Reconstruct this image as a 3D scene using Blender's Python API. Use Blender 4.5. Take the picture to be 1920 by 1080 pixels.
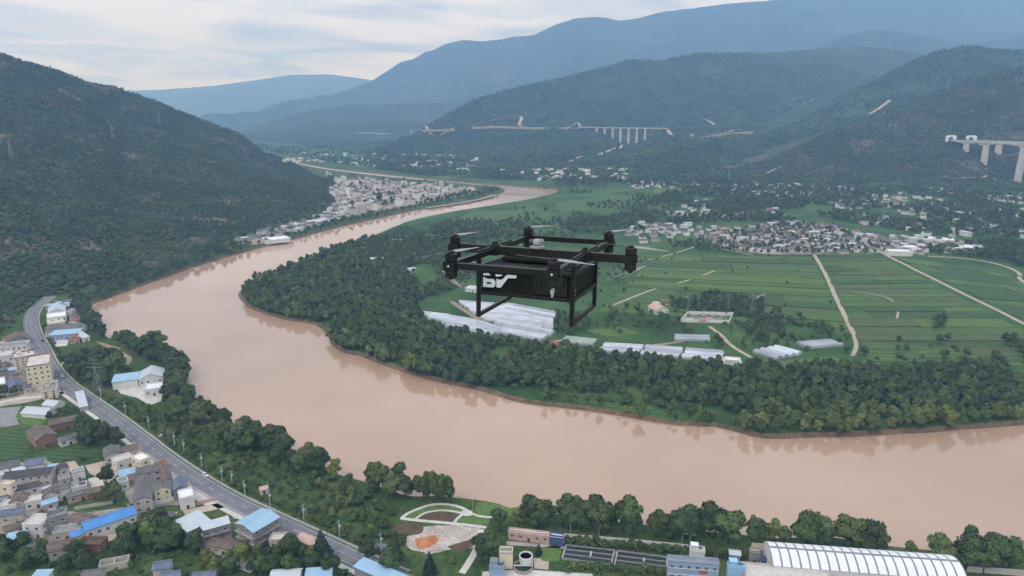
import bpy, bmesh, math, random
import numpy as np
from mathutils import Vector, Matrix, Euler
from mathutils.geometry import delaunay_2d_cdt

for o in list(bpy.data.objects):
    bpy.data.objects.remove(o)
SC = bpy.context.scene
COL = SC.collection
R = math.radians
rng = np.random.default_rng(11)
random.seed(11)

# ------------------------------------------------------------------ camera, sky, sun, exposure
CAM_H, PITCH, FPX = 200.0, R(14.7), 1297.0          # metres over the valley floor, tilt, focal length for a 1920 wide frame
cam_d = bpy.data.cameras.new('camera')
cam = bpy.data.objects.new('camera', cam_d); COL.objects.link(cam)
cam.location = (0, 0, CAM_H)
cam.rotation_euler = (R(90) - PITCH, 0, 0)
cam_d.sensor_width = 36.0
cam_d.lens = FPX / 1920 * 36.0
cam_d.clip_start, cam_d.clip_end = 0.5, 60000
SC.camera = cam

SUN_EL, SUN_AZ = R(52), R(215)                       # overcast: the sun is a broad soft patch behind the cloud
world = bpy.data.worlds.new('World'); SC.world = world
world.use_nodes = True
wn, wl = world.node_tree.nodes, world.node_tree.links
wn.clear()
w_out = wn.new('ShaderNodeOutputWorld'); w_bg = wn.new('ShaderNodeBackground')
w_bg.inputs['Strength'].default_value = 0.1
wl.new(w_bg.outputs[0], w_out.inputs['Surface'])
w_sky = wn.new('ShaderNodeTexSky'); w_sky.sky_type = 'NISHITA'; w_sky.sun_disc = False
w_sky.sun_elevation = SUN_EL; w_sky.sun_rotation = SUN_AZ
w_tc = wn.new('ShaderNodeTexCoord')
w_sep = wn.new('ShaderNodeSeparateXYZ'); wl.new(w_tc.outputs['Generated'], w_sep.inputs[0])
def wmath(op, a, b=None, c=None):
    n = wn.new('ShaderNodeMath'); n.operation = op
    for i, v in enumerate((a, b, c)):
        if v is None: continue
        if isinstance(v, (int, float)): n.inputs[i].default_value = v
        else: wl.new(v, n.inputs[i])
    return n.outputs[0]
zc = wmath('ADD', wmath('MAXIMUM', w_sep.outputs['Z'], 0.0), 0.085)      # flat cloud deck seen in perspective
px_ = wmath('DIVIDE', w_sep.outputs['X'], zc); py_ = wmath('DIVIDE', w_sep.outputs['Y'], zc)
w_comb = wn.new('ShaderNodeCombineXYZ'); wl.new(px_, w_comb.inputs[0]); wl.new(py_, w_comb.inputs[1])
n1 = wn.new('ShaderNodeTexNoise'); n1.inputs['Scale'].default_value = 0.75; n1.inputs['Detail'].default_value = 4.0
n1.inputs['Roughness'].default_value = 0.5; n1.inputs['Distortion'].default_value = 0.5
wl.new(w_comb.outputs[0], n1.inputs['Vector'])
r1 = wn.new('ShaderNodeValToRGB'); wl.new(n1.outputs['Fac'], r1.inputs['Fac'])
r1.color_ramp.elements[0].position = 0.37; r1.color_ramp.elements[0].color = (5.4, 6.8, 10.2, 1)
r1.color_ramp.elements[1].position = 0.58; r1.color_ramp.elements[1].color = (11.4, 12.3, 14.6, 1)
# an overcast sky is brighter overhead than at the horizon (CIE overcast: 1 + 2 sin elevation)
grad = wmath('ADD', wmath('MULTIPLY', wmath('MAXIMUM', w_sep.outputs['Z'], 0.0), 0.75), 0.92)
w_mul = wn.new('ShaderNodeVectorMath'); w_mul.operation = 'SCALE'
wl.new(r1.outputs['Color'], w_mul.inputs[0]); wl.new(grad, w_mul.inputs['Scale'])
n2 = wn.new('ShaderNodeTexNoise'); n2.inputs['Scale'].default_value = 0.21; n2.inputs['Detail'].default_value = 4
wl.new(w_comb.outputs[0], n2.inputs['Vector'])
cover = wn.new('ShaderNodeMapRange'); cover.inputs['From Min'].default_value = 0.28; cover.inputs['From Max'].default_value = 0.45
cover.inputs['To Min'].default_value = 0.94; cover.inputs['To Max'].default_value = 1.0
wl.new(n2.outputs['Fac'], cover.inputs['Value'])
w_mix = wn.new('ShaderNodeMixRGB'); wl.new(cover.outputs[0], w_mix.inputs['Fac'])
wl.new(w_sky.outputs[0], w_mix.inputs[1]); wl.new(w_mul.outputs[0], w_mix.inputs[2])
wl.new(w_mix.outputs[0], w_bg.inputs['Color'])

sun_d = bpy.data.lights.new('sun', 'SUN'); sun_d.energy = 1.3; sun_d.angle = R(18); sun_d.color = (1.0, 0.93, 0.82)
sun = bpy.data.objects.new('sun', sun_d); COL.objects.link(sun)
sun.location = (0, 0, 900)
sdir = Vector((math.sin(SUN_AZ) * math.cos(SUN_EL), math.cos(SUN_AZ) * math.cos(SUN_EL), math.sin(SUN_EL)))
sun.rotation_euler = sdir.to_track_quat('Z', 'Y').to_euler()

SC.view_settings.view_transform = 'Standard'; SC.view_settings.look = 'None'
SC.view_settings.gamma = 1.0; SC.view_settings.use_curve_mapping = False
SC.view_settings.exposure = -0.3
SC.render.engine = 'CYCLES'
SC.cycles.use_denoising = True
SC.cycles.max_bounces = 5; SC.cycles.diffuse_bounces = 2; SC.cycles.glossy_bounces = 2
SC.cycles.transmission_bounces = 2; SC.cycles.volume_bounces = 1; SC.cycles.transparent_max_bounces = 6
SC.cycles.sample_clamp_indirect = 4.0

# ------------------------------------------------------------------ survey helpers: bearings from the photo turned into metres on the ground
RIGHT = np.array([1.0, 0, 0]); FWD = np.array([0, math.cos(PITCH), -math.sin(PITCH)]); UP = np.array([0, math.sin(PITCH), math.cos(PITCH)])
def ray(u, v):
    return RIGHT * ((u - 960) / FPX) + UP * ((540 - v) / FPX) + FWD
def on_plane(u, v, z=0.0):
    d = ray(u, v); t = (z - CAM_H) / d[2]
    return np.array([d[0] * t, d[1] * t])
def at_depth(u, v, y):
    d = ray(u, v); t = y / d[1]
    return np.array([d[0] * t, y, CAM_H + d[2] * t])
def to_px(p):
    q = np.asarray(p, float) - np.array([0, 0, CAM_H])
    zz = q @ FWD
    return 960 + FPX * (q @ RIGHT) / zz, 540 - FPX * (q @ UP) / zz, zz
def poly(pts, z=0.0):
    return np.array([on_plane(u, v, z) for u, v in pts])
def inside(P, xs, ys):
    P = np.asarray(P); c = np.zeros(xs.shape, bool); n = len(P)
    for i in range(n):
        x0, y0 = P[i]; x1, y1 = P[(i + 1) % n]
        if y0 == y1: continue
        k = (y0 > ys) != (y1 > ys)
        c ^= k & (xs < (x1 - x0) * (ys - y0) / (y1 - y0) + x0)
    return c
def seg_dist(P, xs, ys, closed=False, vals=None):
    P = np.asarray(P, float); n = len(P)
    best = np.full(xs.shape, 1e9); val = np.zeros(xs.shape); wsum = np.zeros(xs.shape)
    for i in range(n if closed else n - 1):
        a = P[i]; b = P[(i + 1) % n]
        d = b[:2] - a[:2]; L = max(d @ d, 1e-9)
        t = np.clip(((xs - a[0]) * d[0] + (ys - a[1]) * d[1]) / L, 0, 1)
        dd = np.hypot(xs - a[0] - t * d[0], ys - a[1] - t * d[1])
        k = dd < best
        best = np.where(k, dd, best)
        if vals is not None:
            w = 1.0 / (dd + 6.0) ** 4; val = val + w * (vals[i] + t * (vals[(i + 1) % n] - vals[i])); wsum = wsum + w
    return best, (val / wsum if vals is not None else val)
def vnoise(x, y, seed=0):
    xi, yi = np.floor(x), np.floor(y); xf, yf = x - xi, y - yi
    def h(a, b):
        s = np.sin(a * 127.1 + b * 311.7 + seed * 74.7) * 43758.5453
        return s - np.floor(s)
    u, v = xf * xf * (3 - 2 * xf), yf * yf * (3 - 2 * yf)
    return (h(xi, yi) * (1 - u) + h(xi + 1, yi) * u) * (1 - v) + (h(xi, yi + 1) * (1 - u) + h(xi + 1, yi + 1) * u) * v
def fbm(x, y, seed=0, octv=5, gain=0.5):
    s = 0; a = 1; t = 0
    for k in range(octv):
        s = s + a * vnoise(x * 2 ** k + 13.7 * k, y * 2 ** k - 7.1 * k, seed + k); t += a; a *= gain
    return s / t
def ridged(x, y, seed=0, octv=4):
    s = 0; a = 1; t = 0
    for k in range(octv):
        s = s + a * (1 - np.abs(2 * vnoise(x * 2 ** k + 3.3 * k, y * 2 ** k + 9.2 * k, seed + k) - 1)); t += a; a *= 0.5
    return s / t

# ------------------------------------------------------------------ object helpers
def tag(o, label=None, cat=None, group=None, kind=None):
    if label: o['label'] = label
    if cat: o['category'] = cat
    if group: o['group'] = group
    if kind: o['kind'] = kind
    return o
def link(o, parent=None):
    COL.objects.link(o)
    if parent is not None: o.parent = parent
    return o
def empty(name, loc, rz=0.0, **kw):
    o = bpy.data.objects.new(name, None); o.empty_display_size = 0.5
    o.location = loc; o.rotation_euler = (0, 0, rz); link(o)
    return tag(o, **kw)
class MB:
    """collects solids; build() links them as one mesh object"""
    def __init__(s): s.v = []; s.f = []; s.m = []
    def add(s, vs, fs, mi=0):
        b = len(s.v); s.v += [tuple(map(float, p)) for p in vs]
        s.f += [tuple(b + i for i in f) for f in fs]; s.m += [mi] * len(fs); return s
    def box(s, c, d, mi=0, rz=0.0):
        x, y, z = d[0] / 2, d[1] / 2, d[2] / 2; ca, sa = math.cos(rz), math.sin(rz)
        vs = [(c[0] + i * x * ca - j * y * sa, c[1] + i * x * sa + j * y * ca, c[2] + k * z) for k in (-1, 1) for i, j in ((-1, -1), (1, -1), (1, 1), (-1, 1))]
        return s.add(vs, [(3, 2, 1, 0), (4, 5, 6, 7), (0, 1, 5, 4), (1, 2, 6, 5), (2, 3, 7, 6), (3, 0, 4, 7)], mi)
    def bar(s, a, b, w, h=None, mi=0):
        a, b = Vector(a), Vector(b); h = h or w; d = (b - a).normalized()
        up = Vector((0, 0, 1)) if abs(d.z) < 0.95 else Vector((1, 0, 0))
        x = d.cross(up).normalized(); y = x.cross(d)
        vs = [p + x * i * w / 2 + y * j * h / 2 for p in (a, b) for i, j in ((-1, -1), (1, -1), (1, 1), (-1, 1))]
        return s.add(vs, [(3, 2, 1, 0), (4, 5, 6, 7), (0, 1, 5, 4), (1, 2, 6, 5), (2, 3, 7, 6), (3, 0, 4, 7)], mi)
    def lathe(s, prof, n=16, c=(0, 0, 0), mi=0):
        vs = [(c[0] + r * math.cos(2 * math.pi * k / n), c[1] + r * math.sin(2 * math.pi * k / n), c[2] + z) for r, z in prof for k in range(n)]
        fs = [(i * n + k, i * n + (k + 1) % n, (i + 1) * n + (k + 1) % n, (i + 1) * n + k) for i in range(len(prof) - 1) for k in range(n)]
        fs += [tuple(reversed(range(n))), tuple(range((len(prof) - 1) * n, len(prof) * n))]
        return s.add(vs, fs, mi)
    def tube(s, pts, rad, n=6, mi=0):
        pts = [Vector(p) for p in pts]; vs = []
        for i, p in enumerate(pts):
            d = (pts[min(i + 1, len(pts) - 1)] - pts[max(i - 1, 0)]).normalized()
            up = Vector((0, 0, 1)) if abs(d.z) < 0.9 else Vector((1, 0, 0))
            x = d.cross(up).normalized(); y = x.cross(d); r = rad[i] if hasattr(rad, '__len__') else rad
            vs += [p + (x * math.cos(2 * math.pi * k / n) + y * math.sin(2 * math.pi * k / n)) * r for k in range(n)]
        fs = [(i * n + k, i * n + (k + 1) % n, (i + 1) * n + (k + 1) % n, (i + 1) * n + k) for i in range(len(pts) - 1) for k in range(n)]
        fs += [tuple(reversed(range(n))), tuple(range((len(pts) - 1) * n, len(pts) * n))]
        return s.add(vs, fs, mi)
    def prism(s, pts, z0, z1, mi=0):
        n = len(pts)
        vs = [(p[0], p[1], z0) for p in pts] + [(p[0], p[1], z1) for p in pts]
        return s.add(vs, [tuple(reversed(range(n))), tuple(range(n, 2 * n))] + [(k, (k + 1) % n, n + (k + 1) % n, n + k) for k in range(n)], mi)
    def mesh(s, name, mats, smooth=False):
        me = bpy.data.meshes.new(name); me.from_pydata(s.v, [], s.f)
        for m in (mats if isinstance(mats, (list, tuple)) else [mats]): me.materials.append(m)
        me.polygons.foreach_set('material_index', s.m)
        if smooth: me.polygons.foreach_set('use_smooth', [True] * len(s.f))
        bm = bmesh.new(); bm.from_mesh(me); bmesh.ops.recalc_face_normals(bm, faces=bm.faces); bm.to_mesh(me); bm.free()
        me.update(); return me
    def build(s, name, mats, parent=None, smooth=False, bevel=0.0, **kw):
        o = bpy.data.objects.new(name, s.mesh(name, mats, smooth)); link(o, parent)
        if bevel:
            b = o.modifiers.new('edge', 'BEVEL'); b.width = bevel; b.segments = 2; b.limit_method = 'ANGLE'
        return tag(o, **kw)
def put(me, name, parent=None, loc=(0, 0, 0), rot=(0, 0, 0), sc=(1, 1, 1), **kw):
    o = bpy.data.objects.new(name, me); o.location = loc; o.rotation_euler = rot; o.scale = sc
    link(o, parent); return tag(o, **kw)

# ------------------------------------------------------------------ materials
def mat(name, col, rough=0.8, var=0.0, scale=1.0, col2=None, metal=0.0, bump=0.0, bscale=None, spec=0.3, inst=0.0, detail=5, ior=1.45, hue=0.0):
    m = bpy.data.materials.new(name); m.use_nodes = True
    nt = m.node_tree; n, l = nt.nodes, nt.links; p = n['Principled BSDF']
    p.inputs['Roughness'].default_value = rough; p.inputs['Metallic'].default_value = metal
    p.inputs['Specular IOR Level'].default_value = spec; p.inputs['IOR'].default_value = ior
    c = (*col, 1); p.inputs['Base Color'].default_value = c
    out = None
    if var or col2:
        g = n.new('ShaderNodeNewGeometry')
        tx = n.new('ShaderNodeTexNoise'); tx.inputs['Scale'].default_value = scale; tx.inputs['Detail'].default_value = detail; tx.inputs['Roughness'].default_value = 0.62
        l.new(g.outputs['Position'], tx.inputs['Vector'])
        rp = n.new('ShaderNodeValToRGB'); l.new(tx.outputs['Fac'], rp.inputs['Fac'])
        c2 = col2 if col2 else tuple(min(1, x * (1 + var)) for x in col)
        c1 = col if col2 else tuple(x * (1 - var) for x in col)
        rp.color_ramp.elements[0].position = 0.33; rp.color_ramp.elements[0].color = (*c1, 1)
        rp.color_ramp.elements[1].position = 0.67; rp.color_ramp.elements[1].color = (*c2, 1)
        out = rp.outputs['Color']; l.new(out, p.inputs['Base Color'])
        if bump:
            b = n.new('ShaderNodeBump'); b.inputs['Strength'].default_value = bump; b.inputs['Distance'].default_value = 1.0
            t2 = tx
            if bscale:
                t2 = n.new('ShaderNodeTexNoise'); t2.inputs['Scale'].default_value = bscale; t2.inputs['Detail'].default_value = 6
                l.new(g.outputs['Position'], t2.inputs['Vector'])
            l.new(t2.outputs['Fac'], b.inputs['Height']); l.new(b.outputs[0], p.inputs['Normal'])
    if inst:
        oi = n.new('ShaderNodeObjectInfo'); hs = n.new('ShaderNodeHueSaturation')
        mr = n.new('ShaderNodeMapRange'); mr.inputs['To Min'].default_value = 1 - inst; mr.inputs['To Max'].default_value = 1 + inst
        l.new(oi.outputs['Random'], mr.inputs['Value']); l.new(mr.outputs[0], hs.inputs['Value'])
        if hue:
            wv = n.new('ShaderNodeMath'); wv.operation = 'MULTIPLY'; wv.inputs[1].default_value = 7.31; l.new(oi.outputs['Random'], wv.inputs[0])
            fr = n.new('ShaderNodeMath'); fr.operation = 'FRACT'; l.new(wv.outputs[0], fr.inputs[0])
            mh = n.new('ShaderNodeMapRange'); mh.inputs['To Min'].default_value = 0.5 - hue; mh.inputs['To Max'].default_value = 0.5 + hue
            l.new(fr.outputs[0], mh.inputs['Value']); l.new(mh.outputs[0], hs.inputs['Hue'])
        if out: l.new(out, hs.inputs['Color'])
        else: hs.inputs['Color'].default_value = c
        l.new(hs.outputs[0], p.inputs['Base Color'])
    return m
def ribbed(name, col, period, axis='X', rough=0.5, amp=0.5, var=0.12, spec=0.4, metal=0.0):
    """sheet or tile courses too fine to see singly: relief in bump, with streaks of wear"""
    m = mat(name, col, rough, var=var, scale=0.25, spec=spec, metal=metal)
    n, l = m.node_tree.nodes, m.node_tree.links
    tc = n.new('ShaderNodeTexCoord'); w = n.new('ShaderNodeTexWave'); w.bands_direction = axis
    w.inputs['Scale'].default_value = 2 * math.pi / period / 20.0 * 1.0
    l.new(tc.outputs['Object'], w.inputs['Vector'])
    b = n.new('ShaderNodeBump'); b.inputs['Strength'].default_value = amp; b.inputs['Distance'].default_value = 0.2
    l.new(w.outputs['Fac'], b.inputs['Height']); l.new(b.outputs[0], n['Principled BSDF'].inputs['Normal'])
    return m
M = {}
def layered(name, stops, scale, fine_scale, fine=0.35, rough=0.95, bump=0.4):
    """ground cover: broad patches from stops, broken up by a finer noise"""
    m = bpy.data.materials.new(name); m.use_nodes = True; n, l = m.node_tree.nodes, m.node_tree.links; p = n['Principled BSDF']
    p.inputs['Roughness'].default_value = rough; p.inputs['Specular IOR Level'].default_value = 0.1
    g = n.new('ShaderNodeNewGeometry')
    t = n.new('ShaderNodeTexNoise'); t.inputs['Scale'].default_value = scale; t.inputs['Detail'].default_value = 8; t.inputs['Roughness'].default_value = 0.6
    l.new(g.outputs['Position'], t.inputs['Vector'])
    r = n.new('ShaderNodeValToRGB'); l.new(t.outputs['Fac'], r.inputs['Fac'])
    r.color_ramp.elements[0].position, r.color_ramp.elements[0].color = stops[0][0], (*stops[0][1], 1)
    r.color_ramp.elements[1].position, r.color_ramp.elements[1].color = stops[-1][0], (*stops[-1][1], 1)
    for q, c in stops[1:-1]:
        e = r.color_ramp.elements.new(q); e.color = (*c, 1)
    f = n.new('ShaderNodeTexNoise'); f.inputs['Scale'].default_value = fine_scale; f.inputs['Detail'].default_value = 5
    l.new(g.outputs['Position'], f.inputs['Vector'])
    mr = n.new('ShaderNodeMapRange'); mr.inputs['From Min'].default_value = 0.3; mr.inputs['From Max'].default_value = 0.7
    mr.inputs['To Min'].default_value = 1 - fine; mr.inputs['To Max'].default_value = 1 + fine; l.new(f.outputs['Fac'], mr.inputs['Value'])
    s = n.new('ShaderNodeVectorMath'); s.operation = 'SCALE'; l.new(r.outputs['Color'], s.inputs[0]); l.new(mr.outputs[0], s.inputs['Scale'])
    l.new(s.outputs[0], p.inputs['Base Color'])
    b = n.new('ShaderNodeBump'); b.inputs['Strength'].default_value = bump; b.inputs['Distance'].default_value = 1.5
    l.new(f.outputs['Fac'], b.inputs['Height']); l.new(b.outputs[0], p.inputs['Normal'])
    return m
M['ground_near'] = layered('ground_near', [(0.3, (0.035, 0.065, 0.022)), (0.5, (0.06, 0.10, 0.03)), (0.62, (0.09, 0.11, 0.045)), (0.75, (0.17, 0.14, 0.09))], 0.02, 0.35)
M['ground_far'] = layered('ground_far', [(0.32, (0.03, 0.06, 0.022)), (0.48, (0.05, 0.10, 0.03)), (0.6, (0.07, 0.13, 0.04)), (0.74, (0.13, 0.13, 0.07))], 0.012, 0.3)
M['bank'] = layered('bank', [(0.3, (0.06, 0.08, 0.035)), (0.5, (0.15, 0.105, 0.065)), (0.8, (0.2, 0.14, 0.09))], 0.1, 0.7)
M['hill'] = layered('hill', [(0.3, (0.036, 0.056, 0.028)), (0.48, (0.045, 0.066, 0.032)), (0.56, (0.075, 0.075, 0.048)), (0.66, (0.16, 0.125, 0.098))], 0.016, 0.09, fine=0.55, bump=1.0)
M['hill_mid'] = layered('hill_mid', [(0.3, (0.026, 0.046, 0.022)), (0.5, (0.038, 0.062, 0.027)), (0.64, (0.055, 0.075, 0.036)), (0.76, (0.10, 0.09, 0.065))], 0.0045, 0.045, fine=0.5, bump=1.0)
M['mountain'] = layered('mountain', [(0.3, (0.018, 0.034, 0.02)), (0.5, (0.03, 0.05, 0.028)), (0.72, (0.05, 0.06, 0.04))], 0.0012, 0.012, fine=0.5, bump=1.0)
M['concrete'] = mat('concrete', (0.36, 0.34, 0.31), 0.85, var=0.22, scale=0.15)
M['pale_concrete'] = mat('pale_concrete', (0.55, 0.52, 0.47), 0.85, var=0.15, scale=0.2)
M['beige_yard'] = mat('beige_yard', (0.45, 0.38, 0.30), 0.9, var=0.18, scale=0.12)
M['dirt'] = mat('dirt', (0.30, 0.22, 0.15), 0.95, var=0.25, scale=0.2)
M['pale_dirt'] = mat('pale_dirt', (0.40, 0.34, 0.26), 0.95, var=0.22, scale=0.15)
M['scar'] = mat('scar', (0.10, 0.095, 0.08), 0.95, var=0.25, scale=0.01)
M['rubble'] = layered('rubble', [(0.3, (0.3, 0.26, 0.21)), (0.5, (0.45, 0.39, 0.33)), (0.7, (0.55, 0.50, 0.44))], 0.12, 0.9)
M['orange_soil'] = mat('orange_soil', (0.45, 0.19, 0.08), 0.95, var=0.3, scale=0.25)
M['dark_soil'] = mat('dark_soil', (0.11, 0.075, 0.045), 0.95, var=0.3, scale=0.3)
M['asphalt'] = layered('asphalt', [(0.3, (0.145, 0.145, 0.155)), (0.5, (0.185, 0.185, 0.195)), (0.7, (0.215, 0.21, 0.21))], 0.09, 1.3, fine=0.14, bump=0.1)
M['paint'] = mat('paint', (0.6, 0.6, 0.57), 0.7)
M['kerb'] = mat('kerb', (0.26, 0.26, 0.25), 0.85, var=0.15, scale=0.5)
M['yard_mix'] = layered('yard_mix', [(0.35, (0.10, 0.12, 0.06)), (0.45, (0.26, 0.22, 0.17)), (0.6, (0.38, 0.34, 0.29)), (0.75, (0.46, 0.43, 0.38))], 0.06, 0.5, fine=0.2)
M['lawn'] = mat('lawn', (0.10, 0.17, 0.045), 0.95, var=0.25, scale=0.4)
M['white_wall'] = mat('white_wall', (0.68, 0.66, 0.62), 0.85, var=0.10, scale=0.35)
M['cream_wall'] = mat('cream_wall', (0.72, 0.62, 0.44), 0.85, var=0.08, scale=0.35)
M['pale_wall'] = mat('pale_wall', (0.5, 0.46, 0.40), 0.9, var=0.14, scale=0.3)
M['buff_wall'] = mat('buff_wall', (0.50, 0.43, 0.37), 0.9, var=0.14, scale=0.3)
M['pink_wall'] = mat('pink_wall', (0.52, 0.35, 0.29), 0.9, var=0.14, scale=0.3)
M['brick_wall'] = mat('brick_wall', (0.28, 0.16, 0.11), 0.9, var=0.2, scale=0.4)
M['grey_wall'] = mat('grey_wall', (0.27, 0.26, 0.26), 0.9, var=0.16, scale=0.3)
M['blue_wall'] = mat('blue_wall', (0.30, 0.38, 0.52), 0.7, var=0.1, scale=0.3)
M['navy_wall'] = mat('navy_wall', (0.07, 0.10, 0.24), 0.6, var=0.1, scale=0.3)
M['sky_wall'] = mat('sky_wall', (0.32, 0.52, 0.70), 0.6, var=0.06, scale=0.3)
M['grey_tile'] = ribbed('grey_tile', (0.15, 0.145, 0.14), 0.9, 'X', 0.85, var=0.25, spec=0.2)
M['dark_tile'] = ribbed('dark_tile', (0.082, 0.080, 0.080), 0.9, 'X', 0.8, var=0.25, spec=0.25)
M['slate_tile'] = ribbed('slate_tile', (0.14, 0.165, 0.22), 0.9, 'X', 0.75, var=0.2, spec=0.25)
M['brown_tile'] = ribbed('brown_tile', (0.165, 0.13, 0.105), 0.9, 'X', 0.85, var=0.28, spec=0.2)
M['red_tile'] = ribbed('red_tile', (0.28, 0.14, 0.10), 0.9, 'X', 0.85, var=0.25, spec=0.2)
M['blue_metal'] = ribbed('blue_metal', (0.085, 0.25, 0.55), 1.2, 'X', 0.4, amp=0.35, var=0.10)
M['sky_metal'] = ribbed('sky_metal', (0.30, 0.46, 0.58), 1.2, 'X', 0.4, amp=0.3, var=0.08)
M['white_metal'] = ribbed('white_metal', (0.48, 0.52, 0.545), 1.2, 'X', 0.45, amp=0.3, var=0.06)
M['pale_roof'] = mat('pale_roof', (0.55, 0.51, 0.46), 0.9, var=0.16, scale=0.25)
M['grey_roof'] = mat('grey_roof', (0.25, 0.25, 0.25), 0.9, var=0.2, scale=0.25)
M['greenish_roof'] = mat('greenish_roof', (0.34, 0.40, 0.38), 0.7, var=0.12, scale=0.3)
M['white_roof'] = mat('white_roof', (0.75, 0.76, 0.75), 0.6, var=0.06, scale=0.3)
M['glass'] = mat('glass', (0.035, 0.045, 0.055), 0.12, spec=0.6)
M['frame_white'] = mat('frame_white', (0.6, 0.6, 0.58), 0.6)
M['door_brown'] = mat('door_brown', (0.12, 0.07, 0.04), 0.7)
M['plastic_film'] = mat('plastic_film', (0.41, 0.435, 0.465), 0.42, inst=0.30, var=0.16, scale=0.06, spec=0.5)
M['dull_film'] = mat('dull_film', (0.30, 0.36, 0.31), 0.6, var=0.14, scale=0.08)
M['water_dark'] = mat('water_dark', (0.03, 0.045, 0.036), 0.35, spec=0.25)
M['steel'] = mat('steel', (0.30, 0.33, 0.34), 0.5, metal=0.6)
M['pole_paint'] = mat('pole_paint', (0.48, 0.48, 0.44), 0.7)
M['red_paint'] = mat('red_paint', (0.5, 0.09, 0.06), 0.6)
M['bark'] = mat('bark', (0.12, 0.095, 0.07), 0.95, var=0.25, scale=2.0)
for k, c in dict(leaf_dark=(0.064, 0.098, 0.038), leaf_mid=(0.094, 0.134, 0.044), leaf_light=(0.140, 0.172, 0.050), leaf_conifer=(0.036, 0.060, 0.040), leaf_shrub=(0.080, 0.125, 0.048), leaf_hill=(0.062, 0.092, 0.046)).items():
    if k == 'leaf_hill':   # bands of lusher and drier scrub across the slopes
        M[k] = mat(k, (0.064, 0.106, 0.042), 0.8, col2=(0.128, 0.182, 0.064), scale=0.009, spec=0.15, inst=0.3, hue=0.025, detail=8); continue
    M[k] = mat(k, tuple(x * 0.78 for x in c), 0.7, col2=tuple(x * 1.28 for x in c), scale=0.55, spec=0.25, inst=0.28, hue=0.02)
def river_mat():   # silt-laden water: paler silt streaks drawn out along the current
    m = mat('river_water', (0.40, 0.262, 0.170), 0.04, col2=(0.46, 0.312, 0.208), scale=0.009, spec=0.62, ior=1.52, detail=6)
    n, l = m.node_tree.nodes, m.node_tree.links
    g = n.new('ShaderNodeNewGeometry'); mp = n.new('ShaderNodeMapping'); mp.inputs['Scale'].default_value = (0.10, 0.16, 0.1)
    l.new(g.outputs['Position'], mp.inputs[0])
    t = n.new('ShaderNodeTexNoise'); t.inputs['Detail'].default_value = 5; t.inputs['Scale'].default_value = 1.0; l.new(mp.outputs[0], t.inputs['Vector'])
    t3 = n.new('ShaderNodeTexNoise'); t3.inputs['Scale'].default_value = 0.006; t3.inputs['Detail'].default_value = 7; t3.inputs['Distortion'].default_value = 1.2; l.new(g.outputs['Position'], t3.inputs['Vector'])
    mr = n.new('ShaderNodeMapRange'); mr.inputs['From Min'].default_value = 0.35; mr.inputs['From Max'].default_value = 0.68; mr.inputs['To Min'].default_value = 0.03; mr.inputs['To Max'].default_value = 0.17
    l.new(t3.outputs['Fac'], mr.inputs['Value']); l.new(mr.outputs[0], n['Principled BSDF'].inputs['Roughness'])
    b = n.new('ShaderNodeBump'); b.inputs['Strength'].default_value = 0.035; b.inputs['Distance'].default_value = 0.6
    l.new(t.outputs['Fac'], b.inputs['Height']); l.new(b.outputs[0], n['Principled BSDF'].inputs['Normal'])
    return m
M['river'] = river_mat()
def crop_mat(name, c1, c2, ang):
    m = mat(name, c1, 0.95, col2=c2, scale=0.05, spec=0.1)
    n, l = m.node_tree.nodes, m.node_tree.links
    src = n['Principled BSDF'].inputs['Base Color'].links[0].from_socket
    g = n.new('ShaderNodeNewGeometry'); mp = n.new('ShaderNodeMapping'); mp.inputs['Rotation'].default_value = (0, 0, ang)
    l.new(g.outputs['Position'], mp.inputs[0])
    w = n.new('ShaderNodeTexWave'); w.bands_direction = 'Y'; w.inputs['Scale'].default_value = 0.07; w.inputs['Distortion'].default_value = 1.2; w.inputs['Detail'].default_value = 2; w.inputs['Detail Scale'].default_value = 0.3
    l.new(mp.outputs[0], w.inputs['Vector'])
    mr = n.new('ShaderNodeMapRange'); mr.inputs['To Min'].default_value = 0.72; mr.inputs['To Max'].default_value = 1.18; l.new(w.outputs['Fac'], mr.inputs['Value'])
    s = n.new('ShaderNodeVectorMath'); s.operation = 'SCALE'; l.new(src, s.inputs[0]); l.new(mr.outputs[0], s.inputs['Scale'])
    l.new(s.outputs[0], n['Principled BSDF'].inputs['Base Color'])
    return m
CROPS = [crop_mat('crop_green', (0.074, 0.128, 0.042), (0.096, 0.154, 0.048), 0.16), crop_mat('crop_bright', (0.090, 0.150, 0.044), (0.114, 0.176, 0.052), 0.2),
         crop_mat('crop_deep', (0.056, 0.100, 0.038), (0.070, 0.118, 0.043), 0.12), crop_mat('crop_olive', (0.086, 0.114, 0.048), (0.104, 0.132, 0.054), 0.18)]

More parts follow.
